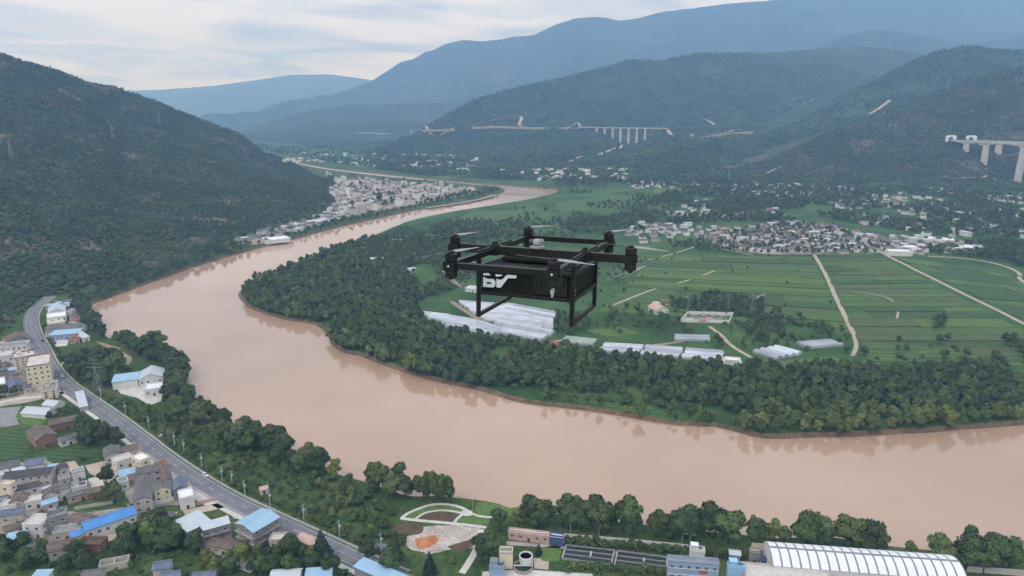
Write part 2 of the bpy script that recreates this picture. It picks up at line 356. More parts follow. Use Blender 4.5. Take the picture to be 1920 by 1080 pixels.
# ------------------------------------------------------------------ hills: crest line and foot line give each its own relief
class Hill:
    def __init__(s, name, foot, crest, prof, matn, amp, nscale, res, seed, carve=(), nudge=0.0):
        s.name, s.foot, s.crest, s.prof, s.m, s.amp, s.ns, s.res, s.seed, s.carve = name, np.asarray(foot), np.asarray(crest), prof, matn, amp, nscale, res, seed, carve
    def z(s, xs, ys):
        xs, ys = np.asarray(xs, float), np.asarray(ys, float)
        inn = inside(s.foot, xs, ys)
        df, _ = seg_dist(s.foot, xs, ys, True)
        wa = np.clip(df / (s.ns * 0.6), 0, 1) * s.ns * 0.38
        wx, wy = xs + wa * (fbm(xs / s.ns, ys / s.ns, s.seed + 20, 4) - 0.5), ys + wa * (fbm(xs / s.ns, ys / s.ns, s.seed + 30, 4) - 0.5)
        dr0, _ = seg_dist(s.crest[:, :2], xs, ys); k0 = np.clip(dr0 / (s.ns * 0.5), 0, 1)
        dr, zr = seg_dist(s.crest[:, :2], xs + (wx - xs) * k0, ys + (wy - ys) * k0, False, s.crest[:, 2])
        t = df / np.maximum(df + dr, 1e-6)
        w = np.clip(4 * t * (1 - t), 0, 1) * 0.85 + 0.15 * np.clip(t * 4, 0, 1)
        nz = (ridged(xs / s.ns, ys / s.ns, s.seed) - 0.62) * 1.5 + (fbm(xs / s.ns * 4, ys / s.ns * 4, s.seed + 5) - 0.5) * 0.35
        h = zr * t ** s.prof + s.amp * w * nz * np.clip(df / 60.0, 0, 1)
        for line, depth, width in s.carve:
            dc, dv = seg_dist(line, xs, ys, False, depth)
            h = h - dv * np.exp(-(dc / width) ** 2)
        h = np.maximum(h, np.clip(df / 40.0, 0, 1) * 2.0)
        return np.where(inn, h, -4.0 - np.minimum(df * 0.02, 4))
    def build(s):
        lo, hi = s.foot.min(0) - s.res, s.foot.max(0) + s.res
        nx, ny = int((hi[0] - lo[0]) / s.res) + 2, int((hi[1] - lo[1]) / s.res) + 2
        X, Y = np.meshgrid(lo[0] + np.arange(nx) * s.res, lo[1] + np.arange(ny) * s.res)
        Z = s.z(X, Y)
        co = np.stack([X, Y, Z], -1).reshape(-1, 3)
        i = (np.arange(ny - 1)[:, None] * nx + np.arange(nx - 1)[None]).ravel()
        q = np.stack([i, i + 1, i + nx + 1, i + nx], 1)
        keep = (Z.ravel()[q] > -3.9).any(1)
        q = q[keep]
        me = bpy.data.meshes.new(s.name); me.vertices.add(len(co)); me.vertices.foreach_set('co', co.ravel())
        me.loops.add(len(q) * 4); me.loops.foreach_set('vertex_index', q.ravel().astype(np.int32))
        me.polygons.add(len(q)); me.polygons.foreach_set('loop_start', (np.arange(len(q)) * 4).astype(np.int32))
        me.polygons.foreach_set('use_smooth', np.ones(len(q), bool))
        me.materials.append(M[s.m]); me.update(); me.validate()
        o = bpy.data.objects.new(s.name, me); link(o); tag(o, kind='structure'); return o
def crest(pts): return [at_depth(u, v, y) for u, v, y in pts]
def foot(px, world): return [tuple(on_plane(u, v)) for u, v in px] + world

hill_left = Hill('wooded_hillside',
    foot([(-120, 720), (-60, 676), (0, 634), (40, 592), (85, 557), (150, 545), (230, 526), (300, 503), (360, 486), (410, 468), (440, 438), (490, 423), (560, 404), (600, 384), (612, 362), (606, 345), (604, 334)],
         [(-700, 2300), (-1100, 2650), (-1700, 3000), (-2700, 2900), (-3000, 1700), (-2300, 700), (-1100, 330), (-700, 350)]),
    crest([(602, 331, 2120), (560, 313, 2120), (550, 306, 2110), (500, 290, 2150), (447, 250, 2150), (390, 228, 2120), (333, 207, 2100), (290, 188, 2050), (247, 173, 2000), (217, 162, 1980), (163, 152, 1940), (100, 130, 1880), (50, 117, 1840), (0, 100, 1800), (-200, 40, 1750), (-500, -60, 1700)]),
    0.95, 'hill', 22, 330, 12, 3)
R_FOOT = foot([(1300, 341), (1380, 344), (1450, 349), (1560, 347), (1680, 342), (1740, 349), (1850, 356), (1960, 362), (2200, 372)], [])
hill_right = Hill('green_hillside',
    R_FOOT + [(2200, 1750), (4200, 1900), (4300, 3300), (2600, 3500), (1500, 3100), (900, 2700), (650, 2350)],
    crest([(1330, 338, 2080), (1400, 329, 2130), (1440, 310, 2200), (1520, 270, 2280), (1600, 230, 2360), (1720, 190, 2450), (1776, 165, 2480), (1830, 145, 2500), (1900, 128, 2520), (2000, 108, 2550), (2200, 80, 2600), (2600, 40, 2700)]),
    0.82, 'hill', 26, 380, 14, 7, carve=[(np.array([at_depth(1900, 345, 1660)[:2], at_depth(1890, 310, 1900)[:2], at_depth(1930, 280, 2150)[:2]]), np.array([30.0, 62.0, 20.0]), 95.0)])
hill_back = Hill('dark_ridge',
    foot([(1235, 335), (1330, 334), (1420, 333)], []) + [(1300, 2350), (3000, 2350), (5200, 2600), (5200, 4300), (3000, 4600), (1500, 4300), (900, 3500), (600, 2900)],
    crest([(1300, 322, 2350), (1400, 290, 2600), (1460, 250, 2850), (1500, 228, 3000), (1560, 200, 3080), (1650, 150, 3200), (1700, 120, 3300), (1750, 100, 3380), (1790, 89, 3400), (1830, 88, 3420), (1860, 93, 3420), (1920, 95, 3450), (2100, 72, 3500), (2500, 30, 3600)]),
    0.9, 'hill_mid', 45, 620, 24, 17)
hill_mid = Hill('long_wooded_ridge',
    foot([(700, 316), (780, 328), (860, 333), (950, 337), (1050, 340), (1150, 337), (1240, 334)], []) + [(1200, 2500), (2600, 3900), (4200, 4400), (4300, 6200), (2000, 6300), (0, 5300), (-600, 4400), (-700, 3300)],
    crest([(690, 290, 2900), (760, 256, 3200), (830, 220, 3600), (870, 200, 3720), (900, 186, 3820), (960, 166, 4000), (1050, 147, 4200), (1130, 126, 4320), (1180, 112, 4400), (1230, 114, 4420), (1310, 101, 4500), (1400, 98, 4600), (1470, 95, 4720), (1530, 91, 4780), (1580, 86, 4900), (1630, 86, 5000), (1690, 94, 5050), (1760, 104, 5080), (1900, 112, 5100), (2100, 100, 5200)]),
    1.22, 'hill_mid', 62, 800, 26, 23, carve=[(np.array([at_depth(1140, 325, 2300)[:2], at_depth(1178, 290, 2800)[:2], at_depth(1186, 262, 3230)[:2], at_depth(1196, 235, 3700)[:2]]), np.array([8.0, 45.0, 80.0, 10.0]), 120.0)])
hill_high = Hill('hazy_upper_ridge',
    [(1500, 5600), (3000, 5300), (5600, 5600), (7000, 6200), (7000, 8800), (3500, 9000), (1200, 8200)],
    crest([(1300, 150, 6700), (1400, 122, 6800), (1480, 102, 6900), (1540, 84, 7000), (1590, 66, 7000), (1640, 54, 7000), (1690, 58, 7000), (1740, 70, 7000), (1800, 78, 7000), (1860, 74, 7000), (1920, 66, 7000), (2100, 40, 7000)]),
    1.0, 'mountain', 130, 900, 45, 37)
hill_low = Hill('low_far_ridge',
    foot([(440, 262), (520, 268), (600, 276), (700, 282), (790, 282)], []) + [(600, 5600), (700, 7500), (-1500, 7900), (-2900, 7300), (-2700, 5200)],
    crest([(400, 255, 5700), (440, 249, 5900), (480, 239, 6000), (540, 217, 6200), (600, 204, 6400), (650, 197, 6450), (700, 195, 6500), (760, 194, 6500), (830, 192, 6500), (900, 188, 6500), (960, 195, 6400)]),
    1.0, 'mountain', 70, 900, 55, 31)
mountain = Hill('great_mountain',
    [(-3600, 7300), (-1500, 7000), (500, 6600), (3000, 6400), (6000, 6300), (7800, 6800), (7900, 12500), (3000, 13000), (-2000, 12500), (-4200, 11000)],
    crest([(420, 262, 9200), (480, 236, 9200), (560, 205, 9200), (640, 178, 9200), (695, 154, 9200), (720, 138, 9200), (750, 116, 9200), (800, 95, 9250), (830, 86, 9300), (870, 77, 9300), (915, 76, 9350), (950, 70, 9350), (985, 67, 9350), (1020, 55, 9400), (1050, 45, 9400), (1075, 37, 9400), (1110, 32, 9400), (1135, 32, 9400), (1160, 38, 9400), (1250, 24, 9450), (1330, 13, 9500), (1420, 3, 9500), (1500, -4, 9500), (1600, -14, 9500), (1700, -20, 9500), (1920, -22, 9500)]),
    1.15, 'mountain', 300, 1100, 50, 41)
far_range = Hill('far_mountain_range',
    [(-8200, 11500), (-3000, 11200), (0, 11500), (1500, 12500), (1500, 16500), (-8200, 16500)],
    crest([(-100, 175, 13800), (150, 170, 13800), (230, 168, 13800), (300, 165, 13800), (400, 160, 13800), (480, 150, 13800), (550, 139, 13800), (620, 138, 13800), (680, 147, 13800), (760, 160, 13800), (900, 180, 13800)]),
    1.0, 'mountain', 120, 1700, 110, 53)
HILLS = [hill_left, hill_right, hill_back, hill_mid, hill_low, hill_high, mountain, far_range]
for h in HILLS: h.build()
def ground_z(xs, ys):
    xs, ys = np.atleast_1d(np.asarray(xs, float)), np.atleast_1d(np.asarray(ys, float))
    z = np.zeros(xs.shape)
    for h in HILLS[:5]:
        lo, hi = h.foot.min(0), h.foot.max(0)
        k = (xs > lo[0]) & (xs < hi[0]) & (ys > lo[1]) & (ys < hi[1])
        if k.any(): z[k] = np.maximum(z[k], h.z(xs[k], ys[k]))
    return z
def gz(x, y): return float(ground_z([x], [y])[0])
def hit(u, v, far=6000):
    """first point of the terrain along a bearing"""
    d = ray(u, v); t = np.concatenate([np.arange(300, 3600, 6.0), np.arange(3600, far, 14.0)])
    P = d[None] * t[:, None]; zz = CAM_H + P[:, 2]
    g = ground_z(P[:, 0], P[:, 1]); k = np.nonzero(zz <= g)[0]
    if not len(k): return np.array([P[-1, 0], P[-1, 1], g[-1]])
    i = k[0]; return np.array([P[i, 0], P[i, 1], g[i]])

# ------------------------------------------------------------------ river and land
WATER_Z = -2.5
def spline(P, step, noise=0.0, seed=0):
    P = np.asarray(P, float); out = []
    for i in range(len(P) - 1):
        p0, p1, p2, p3 = P[max(i - 1, 0)], P[i], P[i + 1], P[min(i + 2, len(P) - 1)]
        n = max(2, int(np.hypot(*(p2 - p1)[:2]) / step))
        for k in range(n):
            t = k / n
            out.append(0.5 * (2 * p1 + (p2 - p0) * t + (2 * p0 - 5 * p1 + 4 * p2 - p3) * t * t + (3 * p1 - p0 - 3 * p2 + p3) * t ** 3))
    out.append(P[-1]); out = np.array(out)
    if noise:
        s = np.concatenate([[0], np.cumsum(np.hypot(*np.diff(out[:, :2], axis=0).T))])
        T = np.gradient(out[:, :2], axis=0); N = np.stack([-T[:, 1], T[:, 0]], 1); N /= np.maximum(np.hypot(*N.T)[:, None], 1e-6)
        a = (fbm(s / 45.0, s * 0 + seed, seed) - 0.5) * 2
        out[:, :2] += N * a[:, None] * noise
    return out
near_px = [(2300, 1098), (2100, 1072), (1980, 1056), (1800, 1037), (1650, 1024), (1540, 1010), (1440, 1008), (1400, 1003), (1250, 987), (1100, 972), (1000, 964), (960, 955), (940, 947), (890, 936), (830, 930), (780, 932), (740, 918), (690, 903), (650, 895), (625, 886), (600, 872), (540, 845), (490, 826), (430, 808), (402, 798), (385, 782), (362, 745), (348, 705), (335, 672), (305, 654), (262, 645), (225, 640), (200, 636), (189, 615), (170, 588), (172, 573), (200, 561), (240, 547), (300, 525), (350, 506), (400, 490), (440, 478), (500, 462), (560, 447), (620, 430), (670, 418), (730, 405), (800, 391), (850, 384), (900, 375), (932, 366), (946, 358), (936, 352), (900, 349), (850, 344), (760, 336), (680, 327), (610, 318)]
far_px = [(560, 305), (620, 316), (700, 325), (800, 335.5), (900, 345), (960, 349), (1000, 352), (1036, 354), (1046, 359), (1030, 366), (990, 375), (950, 382), (900, 390), (850, 398), (800, 408), (760, 418), (730, 430), (690, 447), (650, 460), (600, 478), (560, 495), (520, 512), (480, 522), (455, 540), (450, 555), (468, 577), (500, 590), (540, 600), (590, 609), (612, 628), (622, 650), (645, 662), (680, 668), (720, 685), (780, 705), (830, 718), (880, 728), (930, 742), (980, 757), (1040, 765), (1100, 770), (1160, 778), (1220, 790), (1280, 798), (1340, 800), (1390, 812), (1430, 822), (1500, 820), (1600, 818), (1700, 812), (1800, 805), (1860, 800), (1920, 795), (2100, 780)]
near_bank = spline([(8400, 900), (3000, 560), (1200, 330), (600, 278)] + [tuple(p) for p in poly(near_px, WATER_Z)] + [(-1000, 2800), (-1700, 3350), (-3000, 3900), (-8400, 4200)], 9.0, 3.2, 2)
far_bank = spline([(-8400, 4330), (-3000, 4030), (-1650, 3470), (-960, 2900)] + [tuple(p) for p in poly(far_px, WATER_Z)] + [(700, 480), (1300, 540), (3000, 760), (8400, 1150)], 9.0, 3.2, 5)
def land(name, bank, corners, m):
    T = np.gradient(bank, axis=0); N = np.stack([-T[:, 1], T[:, 0]], 1); N /= np.maximum(np.hypot(*N.T)[:, None], 1e-6)
    # both banks are walked with the land on their left or right: test one inset point
    closed = np.vstack([bank, corners]); i = len(bank) // 2
    sgn = 1 if inside(closed, np.array([bank[i, 0] + N[i, 0] * 2]), np.array([bank[i, 1] + N[i, 1] * 2]))[0] else -1
    inset = bank + N * sgn * 3.0; low = bank - N * sgn * 1.5
    ring = [Vector(p) for p in np.vstack([inset, corners])]
    vs, es, fs, _, _, _ = delaunay_2d_cdt(ring, [], [list(range(len(ring)))], 1, 1e-3)
    mb = MB(); mb.add([(p.x, p.y, 0.0) for p in vs], fs, 0)
    n = len(bank)
    mb.add([(*p, -0.003) for p in inset] + [(*p, WATER_Z - 0.1) for p in bank] + [(*p, WATER_Z - 2.0) for p in low],
           [(k, k + 1, n + k + 1, n + k) for k in range(n - 1)] + [(n + k, n + k + 1, 2 * n + k + 1, 2 * n + k) for k in range(n - 1)], 1)
    o = mb.build(name, [m, M['bank']], kind='structure')
    # make every top face look up
    me = o.data
    bm = bmesh.new(); bm.from_mesh(me)
    for f in bm.faces:
        if f.normal.z < 0: f.normal_flip()
    bm.to_mesh(me); bm.free(); return o
land('ground', near_bank, np.array([(-8400, -1200), (8400, -1200)]), M['ground_near'])
land('farmland_ground', far_bank, np.array([(8400, 16800), (-8400, 16800)]), M['ground_far'])
mb = MB(); mb.add([(-8400, -900, WATER_Z), (8400, -900, WATER_Z), (8400, 5200, WATER_Z), (-8400, 5200, WATER_Z)], [(0, 1, 2, 3)])
mb.build('river_water', M['river'], kind='structure')

BLOCK = []          # (x, y, radius) or road lines that plants keep off
ROADS = []
def ribbon(name, px, width, z, m, world=None, drape=False, noise=0.0, step=6.0, thick=0.0, label=None):
    if drape: P = np.array([hit(u, v)[:2] for u, v in px])
    else: P = poly(px) if world is None else np.asarray(world, float)
    P = spline(P, step, noise)
    T = np.gradient(P, axis=0); N = np.stack([-T[:, 1], T[:, 0]], 1); N /= np.maximum(np.hypot(*N.T)[:, None], 1e-6)
    L, Rr = P + N * width / 2, P - N * width / 2
    zl = zr = np.full(len(P), z)
    if drape:
        zc_ = np.maximum(ground_z(P[:, 0], P[:, 1]), np.maximum(ground_z(L[:, 0], L[:, 1]), ground_z(Rr[:, 0], Rr[:, 1]))); zl = zr = zc_ + z
    n = len(P); mb = MB()
    vs = [(*a, b) for a, b in zip(L, zl)] + [(*a, b) for a, b in zip(Rr, zr)]
    fs = [(n + k, n + k + 1, k + 1, k) for k in range(n - 1)]
    if thick:
        vs += [(x, y, q - thick) for x, y, q in vs[:2 * n]]
        fs += [(k, k + 1, 2 * n + k + 1, 2 * n + k) for k in range(n - 1)] + [(3 * n + k, 3 * n + k + 1, n + k + 1, n + k) for k in range(n - 1)]
    mb.add(vs, fs); ROADS.append((P, width / 2 + 1.0))
    return mb.build(name, m, kind='structure')
def sheet(name, px, z, m, thick=0.0, block=True):
    P = poly(px)
    if m.name in ('rubble', 'orange_soil', 'dark_soil', 'dirt', 'pale_dirt', 'lawn', 'yard_mix'):      # worn edges
        n0 = len(P); st = max(1.2, np.hypot(*np.ptp(P, axis=0)) / 70); q = []
        for a_ in range(n0):
            p0, p1, p2, p3 = P[a_ - 1], P[a_], P[(a_ + 1) % n0], P[(a_ + 2) % n0]; kk = max(2, int(np.hypot(*(p2 - p1)) / st))
            for b_ in range(kk):
                t = b_ / kk; c_ = p1 * (1 - t) + p2 * t; e_ = 0.5 * (2 * p1 + (p2 - p0) * t + (2 * p0 - 5 * p1 + 4 * p2 - p3) * t * t + (3 * p1 - p0 - 3 * p2 + p3) * t ** 3); q.append(0.5 * (c_ + e_))
        q = np.array(q); c0 = q.mean(0); d_ = q - c0; r_ = np.hypot(*d_.T)[:, None]
        P = q + d_ / np.maximum(r_, 1e-6) * (np.clip(r_ * 0.16, 0, 4.0)) * ((fbm(q[:, 0] / 7.0, q[:, 1] / 7.0, 4, 4) - 0.5) * 2)[:, None]
    mb = MB()
    ring = [Vector(p) for p in P]
    vs, es, fs, _, _, _ = delaunay_2d_cdt(ring, [], [list(range(len(ring)))], 1, 1e-4)
    mb.add([(p.x, p.y, z) for p in vs], fs)
    if block: BLOCK.append(('poly', P))
    o = mb.build(name, m, kind='structure')
    bm = bmesh.new(); bm.from_mesh(o.data)
    for f in bm.faces:
        if f.normal.z < 0: f.normal_flip()
    bm.to_mesh(o.data); bm.free(); return o

# ------------------------------------------------------------------ roads, paths, yards
ROAD_PX = [(92, 556), (76, 568), (63, 582), (57, 600), (63, 626), (78, 655), (96, 690), (122, 720), (168, 753), (215, 786), (260, 820), (312, 861), (372, 902), (432, 937), (502, 971), (572, 1003), (640, 1035), (702, 1064), (790, 1104)]
road = ribbon('road', ROAD_PX, 9.6, 0.06, M['asphalt'])
RC = ROADS[-1][0]
def offset(P, d):
    T = np.gradient(P, axis=0); N = np.stack([-T[:, 1], T[:, 0]], 1); N /= np.maximum(np.hypot(*N.T)[:, None], 1e-6)
    return P + N * d
mk = MB()
s_acc = np.concatenate([[0], np.cumsum(np.hypot(*np.diff(RC, axis=0).T))])
def along(s):
    x = np.interp(s, s_acc, RC[:, 0]); y = np.interp(s, s_acc, RC[:, 1]); x2 = np.interp(s + 1, s_acc, RC[:, 0]); y2 = np.interp(s + 1, s_acc, RC[:, 1])
    return np.array([x, y]), math.atan2(y2 - y, x2 - x)
for s in np.arange(4, s_acc[-1] - 8, 10.0):
    a, th = along(s); b, _ = along(s + 5.0); n = np.array([-math.sin(th), math.cos(th)]) * 0.09
    mk.add([(*(a - n), 0.066), (*(b - n), 0.066), (*(b + n), 0.066), (*(a + n), 0.066)], [(0, 1, 2, 3)])
mk.build('centre_line', M['paint'], kind='structure')
for d in (4.3, -4.3):
    ribbon('edge_line', None, 0.14, 0.066, M['paint'], world=offset(RC, d)[::3])
for d in (5.6, -5.6):
    ribbon('kerb', None, 0.45, 0.16, M['kerb'], world=offset(RC, d)[::3], thick=0.3)
ribbon('pavement', None, 2.6, 0.05, M['pale_concrete'], world=offset(RC, -7.3)[30::3])
ribbon('road_verge', None, 1.0, 0.05, M['concrete'], world=offset(RC, 6.6)[::3], noise=0.3)
ribbon('side_lane', [(690, 1040), (708, 1024), (722, 1030), (726, 1045), (712, 1062), (690, 1085)], 5.5, 0.045, M['asphalt'])
ribbon('village_lane', [(180, 1018), (206, 1008), (240, 998), (275, 986), (305, 974), (345, 962), (395, 952), (432, 943)], 6.0, 0.05, M['beige_yard'])
ribbon('village_lane', [(0, 755), (30, 748), (70, 744), (105, 741), (128, 731)], 4.5, 0.05, M['pale_concrete'])
ribbon('dirt_track', [(118, 686), (126, 672), (150, 664), (190, 661), (222, 663), (242, 671), (238, 684)], 4.0, 0.05, M['pale_dirt'], noise=0.5)
ribbon('foot_path', [(866, 1075), (882, 1050), (893, 1030), (899, 1012), (901, 992)], 3.2, 0.05, M['pale_concrete'])
ribbon('foot_path', [(752, 973), (764, 963), (790, 952), (812, 946), (840, 946), (866, 952), (880, 961)], 1.9, 0.07, M['pale_concrete'])
ribbon('foot_path', [(752, 972), (785, 976), (830, 980), (870, 984), (912, 989)], 2.2, 0.075, M['pale_concrete'])
ribbon('foot_path', [(779, 974), (790, 965), (808, 959), (832, 957), (856, 960), (868, 964)], 1.6, 0.07, M['pale_concrete'])
ribbon('foot_path', [(851, 981), (858, 972), (868, 964)], 1.7, 0.08, M['pale_concrete'])
ribbon('foot_path', [(884, 963), (900, 968), (922, 970), (950, 972)], 1.6, 0.065, M['pale_concrete'])
sheet('plaza', [(866, 958), (882, 957), (887, 962), (884, 967), (872, 968), (862, 964)], 0.09, M['pale_concrete'])
sheet('flower_bed_soil', [(786, 972), (796, 965), (812, 961), (834, 960), (854, 963), (861, 967), (852, 978), (820, 976)], 0.03, M['dark_soil'], block=False)
sheet('riverside_lawn', [(888, 962), (900, 940), (950, 950), (972, 960), (960, 969), (905, 966)], 0.03, M['lawn'])
sheet('park_lawn', [(757, 970), (790, 953), (812, 948), (840, 948), (866, 954), (878, 962), (866, 962), (832, 955), (806, 957), (786, 964), (777, 972)], 0.035, M['lawn'])
sheet('park_lawn', [(858, 980), (866, 970), (884, 968), (904, 970), (920, 974), (912, 985)], 0.035, M['lawn'])
ribbon('field_track', [(1527, 478), (1545, 510), (1568, 560), (1590, 605), (1600, 625)], 4.6, 0.30, M['pale_dirt'], noise=0.5, step=10)
ribbon('field_track', [(1600, 625), (1606, 648), (1598, 668)], 3.4, 0.29, M['pale_dirt'], noise=0.5)
ribbon('field_track', [(1598, 448), (1632, 462), (1660, 478), (1720, 508), (1800, 548), (1870, 582), (1930, 612), (2050, 668)], 4.8, 0.30, M['pale_dirt'], noise=0.5, step=10)
ribbon('field_track', [(1740, 481), (1800, 484), (1850, 491), (1885, 500), (1910, 512), (1912, 524), (1940, 540)], 4.5, 0.30, M['pale_dirt'], noise=0.5, step=10)
ribbon('field_track', [(1150, 572), (1190, 556), (1235, 540), (1290, 526), (1340, 508)], 3.0, 0.28, M['pale_dirt'], noise=0.5)
ribbon('field_track', [(1408, 564), (1430, 553), (1460, 545), (1478, 532)], 2.4, 0.29, M['pale_dirt'], noise=0.4)
ribbon('field_track', [(1215, 488), (1262, 476), (1305, 462)], 3.0, 0.3, M['pale_dirt'])
ribbon('field_track', [(1340, 465), (1380, 472), (1412, 478)], 3.5, 0.3, M['pale_dirt'])
ribbon('field_track', [(1600, 547), (1640, 552), (1670, 562), (1684, 580), (1676, 610)], 2.0, 0.3, M['pale_dirt'], noise=0.6)
ribbon('farm_lane', [(1330, 612), (1352, 628), (1368, 645), (1390, 660), (1408, 670)], 3.6, 0.06, M['pale_dirt'])
ribbon('farm_lane', [(846, 565), (868, 580), (900, 600), (945, 622), (985, 634)], 5.5, 0.07, M['dirt'])
ribbon('farm_lane', [(1280, 640), (1230, 647), (1190, 650)], 4.0, 0.05, M['dirt'])
for px, z, m in [
    ([(159, 873), (205, 862), (226, 868), (232, 876), (222, 889), (204, 905), (168, 888)], 0.035, 'beige_yard'),
    ([(104, 870), (140, 864), (152, 880), (126, 888)], 0.03, 'beige_yard'),
    ([(165, 898), (190, 892), (196, 910), (172, 914)], 0.035, 'pale_concrete'),
    ([(302, 866), (322, 880), (352, 896), (386, 922), (422, 946), (398, 956), (368, 938), (330, 905), (298, 882)], 0.03, 'pale_concrete'),
    ([(250, 978), (305, 960), (300, 974), (255, 988)], 0.03, 'concrete'),
    ([(45, 726), (68, 735), (115, 738), (60, 752), (0, 762), (0, 748), (45, 740)], 0.03, 'pale_dirt'),
    ([(96, 626), (130, 632), (126, 648), (98, 651)], 0.03, 'pale_concrete'),
    ([(214, 722), (262, 716), (306, 733), (302, 752), (280, 760), (258, 746), (226, 738)], 0.03, 'pale_concrete'),
    ([(40, 976), (86, 952), (90, 962), (52, 986)], 0.03, 'dark_soil'),
    ([(0, 765), (40, 762), (30, 780), (36, 796), (0, 802)], 0.03, 'grey_roof'),
    ([(762, 1000), (790, 986), (850, 985), (908, 991), (900, 1010), (884, 1026), (840, 1032), (800, 1040), (768, 1028)], 0.03, 'rubble'),
    ([(778, 1012), (800, 1006), (818, 1004), (824, 1014), (806, 1026), (786, 1030)], 0.06, 'orange_soil'),
    ([(735, 988), (760, 980), (796, 984), (790, 1000), (755, 1006)], 0.04, 'dark_soil'),
    ([(840, 1025), (880, 1012), (896, 1002), (890, 1022), (860, 1035)], 0.06, 'dark_soil'),
    ([(1006, 1028), (1050, 1024), (1046, 1052), (1016, 1052)], 0.04, 'lawn'),
    ([(905, 1072), (985, 1068), (1110, 1076), (1120, 1100), (900, 1100)], 0.03, 'pale_concrete'),
    ([(950, 1014), (1055, 1024), (1250, 1045), (1250, 1050), (1050, 1028), (950, 1022)], 0.04, 'concrete'),
    ([(418, 950), (448, 940), (482, 955), (492, 966), (440, 973)], 0.03, 'concrete'),
    ([(376, 1030), (420, 1030), (480, 1060), (470, 1075), (430, 1060)], 0.03, 'concrete'),
    ([(1240, 560), (1262, 566), (1250, 590), (1230, 588)], 0.05, 'pale_dirt'),
    ([(1330, 668), (1388, 670), (1392, 684), (1340, 682)], 0.05, 'pale_concrete'),
    ([(1030, 640), (1070, 636), (1064, 646), (1040, 650)], 0.05, 'pale_dirt'),
    ([(180, 640), (225, 652), (235, 666), (200, 652)], 0.03, 'dirt'),
    ([(1000, 1046), (1030, 1048), (1028, 1068), (1002, 1066)], 0.035, 'beige_yard'),
]:
    nm = {'lawn': 'lawn', 'dark_soil': 'bare_soil', 'orange_soil': 'orange_soil', 'rubble': 'cleared_ground', 'pale_dirt': 'dirt_yard', 'dirt': 'dirt_yard', 'grey_roof': 'sports_ground'}.get(m, 'yard')
    sheet(nm, px, z, M[m], block=(m not in ('dark_soil', 'pale_dirt')))
for px in ([(0, 872), (50, 866), (96, 868), (104, 884), (166, 902), (172, 925), (128, 938), (112, 945), (92, 955), (44, 975), (0, 968)], [(0, 972), (42, 978), (86, 958), (128, 960), (176, 958), (244, 944), (262, 962), (190, 1012), (140, 1024), (92, 1040), (60, 1022), (0, 1020)],
           [(196, 862), (226, 838), (262, 830), (300, 862), (318, 880), (352, 898), (368, 930), (345, 946), (250, 952), (222, 900), (232, 876)], [(0, 640), (52, 632), (78, 670), (112, 726), (100, 742), (0, 742)]):
    sheet('village_ground', px, 0.02, M['yard_mix'], block=False)
sheet('lawn', [(30, 780), (44, 766), (66, 764), (90, 772), (92, 786), (70, 797), (44, 796)], 0.05, M['lawn'])
# earth cuts of the new motorway across the far slopes
for px, w in [([(885, 236), (920, 229), (975, 219), (977, 238), (1030, 238), (1090, 241)], 16), ([(895, 238), (975, 237), (1040, 239), (1085, 240)], 10), ([(1060, 241), (1082, 232), (1092, 240)], 10), ([(1120, 290), (1150, 280), (1166, 273)], 12), ([(1066, 305), (1110, 294), (1130, 290)], 10),
              ([(1260, 260), (1290, 258), (1315, 250), (1340, 255), (1370, 247), (1412, 243)], 12), ([(1306, 222), (1325, 226), (1340, 235)], 16), ([(1345, 215), (1400, 208), (1480, 198), (1540, 184)], 6), ([(1630, 214), (1650, 203), (1668, 190)], 16),
              ([(1740, 264), (1765, 267), (1782, 265)], 10), ([(1762, 333), (1800, 336), (1850, 333)], 8), ([(1865, 336), (1890, 341), (1915, 338)], 6), ([(1880, 295), (1915, 290)], 7),
              ([(770, 245), (800, 240), (852, 241)], 12), ([(690, 262), (720, 258), (745, 254)], 14), ([(1410, 332), (1450, 320), (1470, 312)], 5), ([(1800, 96), (1815, 94)], 22), ([(1625, 92), (1640, 98), (1655, 106)], 20), ([(1545, 148), (1580, 150), (1600, 158)], 8), ([(1465, 190), (1510, 182)], 8), ([(1700, 163), (1715, 166)], 10)]:
    ribbon('earth_cut', px, w, 1.2, M['pale_dirt'], drape=True, noise=2.5, step=12)

def hit_on(hill, u, v, t0, t1):
    d = ray(u, v); t = np.arange(t0, t1, 10.0); P = d[None] * t[:, None]; k = np.nonzero(CAM_H + P[:, 2] <= hill.z(P[:, 0], P[:, 1]))[0]
    i = k[0] if len(k) else len(t) - 1; return np.array([P[i, 0], P[i, 1], CAM_H + P[i, 2]])
for px, w_ in [([(1422, 30), (1416, 44), (1420, 60), (1411, 86)], 17), ([(1618, 14), (1624, 30), (1620, 48)], 14)]:   # landslip scars high on the great mountain
    us = np.interp(np.linspace(0, len(px) - 1, 14), np.arange(len(px)), [p[0] for p in px]); vs_ = np.interp(np.linspace(0, len(px) - 1, 14), np.arange(len(px)), [p[1] for p in px])
    Q = np.array([hit_on(mountain, u, v, 6500, 10500) for u, v in zip(us, vs_)]); b = MB()
    for k_, (p, q) in enumerate(zip(Q[:-1], Q[1:])): b.bar((p[0], p[1], p[2] - 2), (q[0], q[1], q[2] - 2), w_ * (0.7 + 0.5 * math.sin(k_ * 1.9) ** 2), 14)
    b.build('landslip_scar', M['scar'], kind='structure')

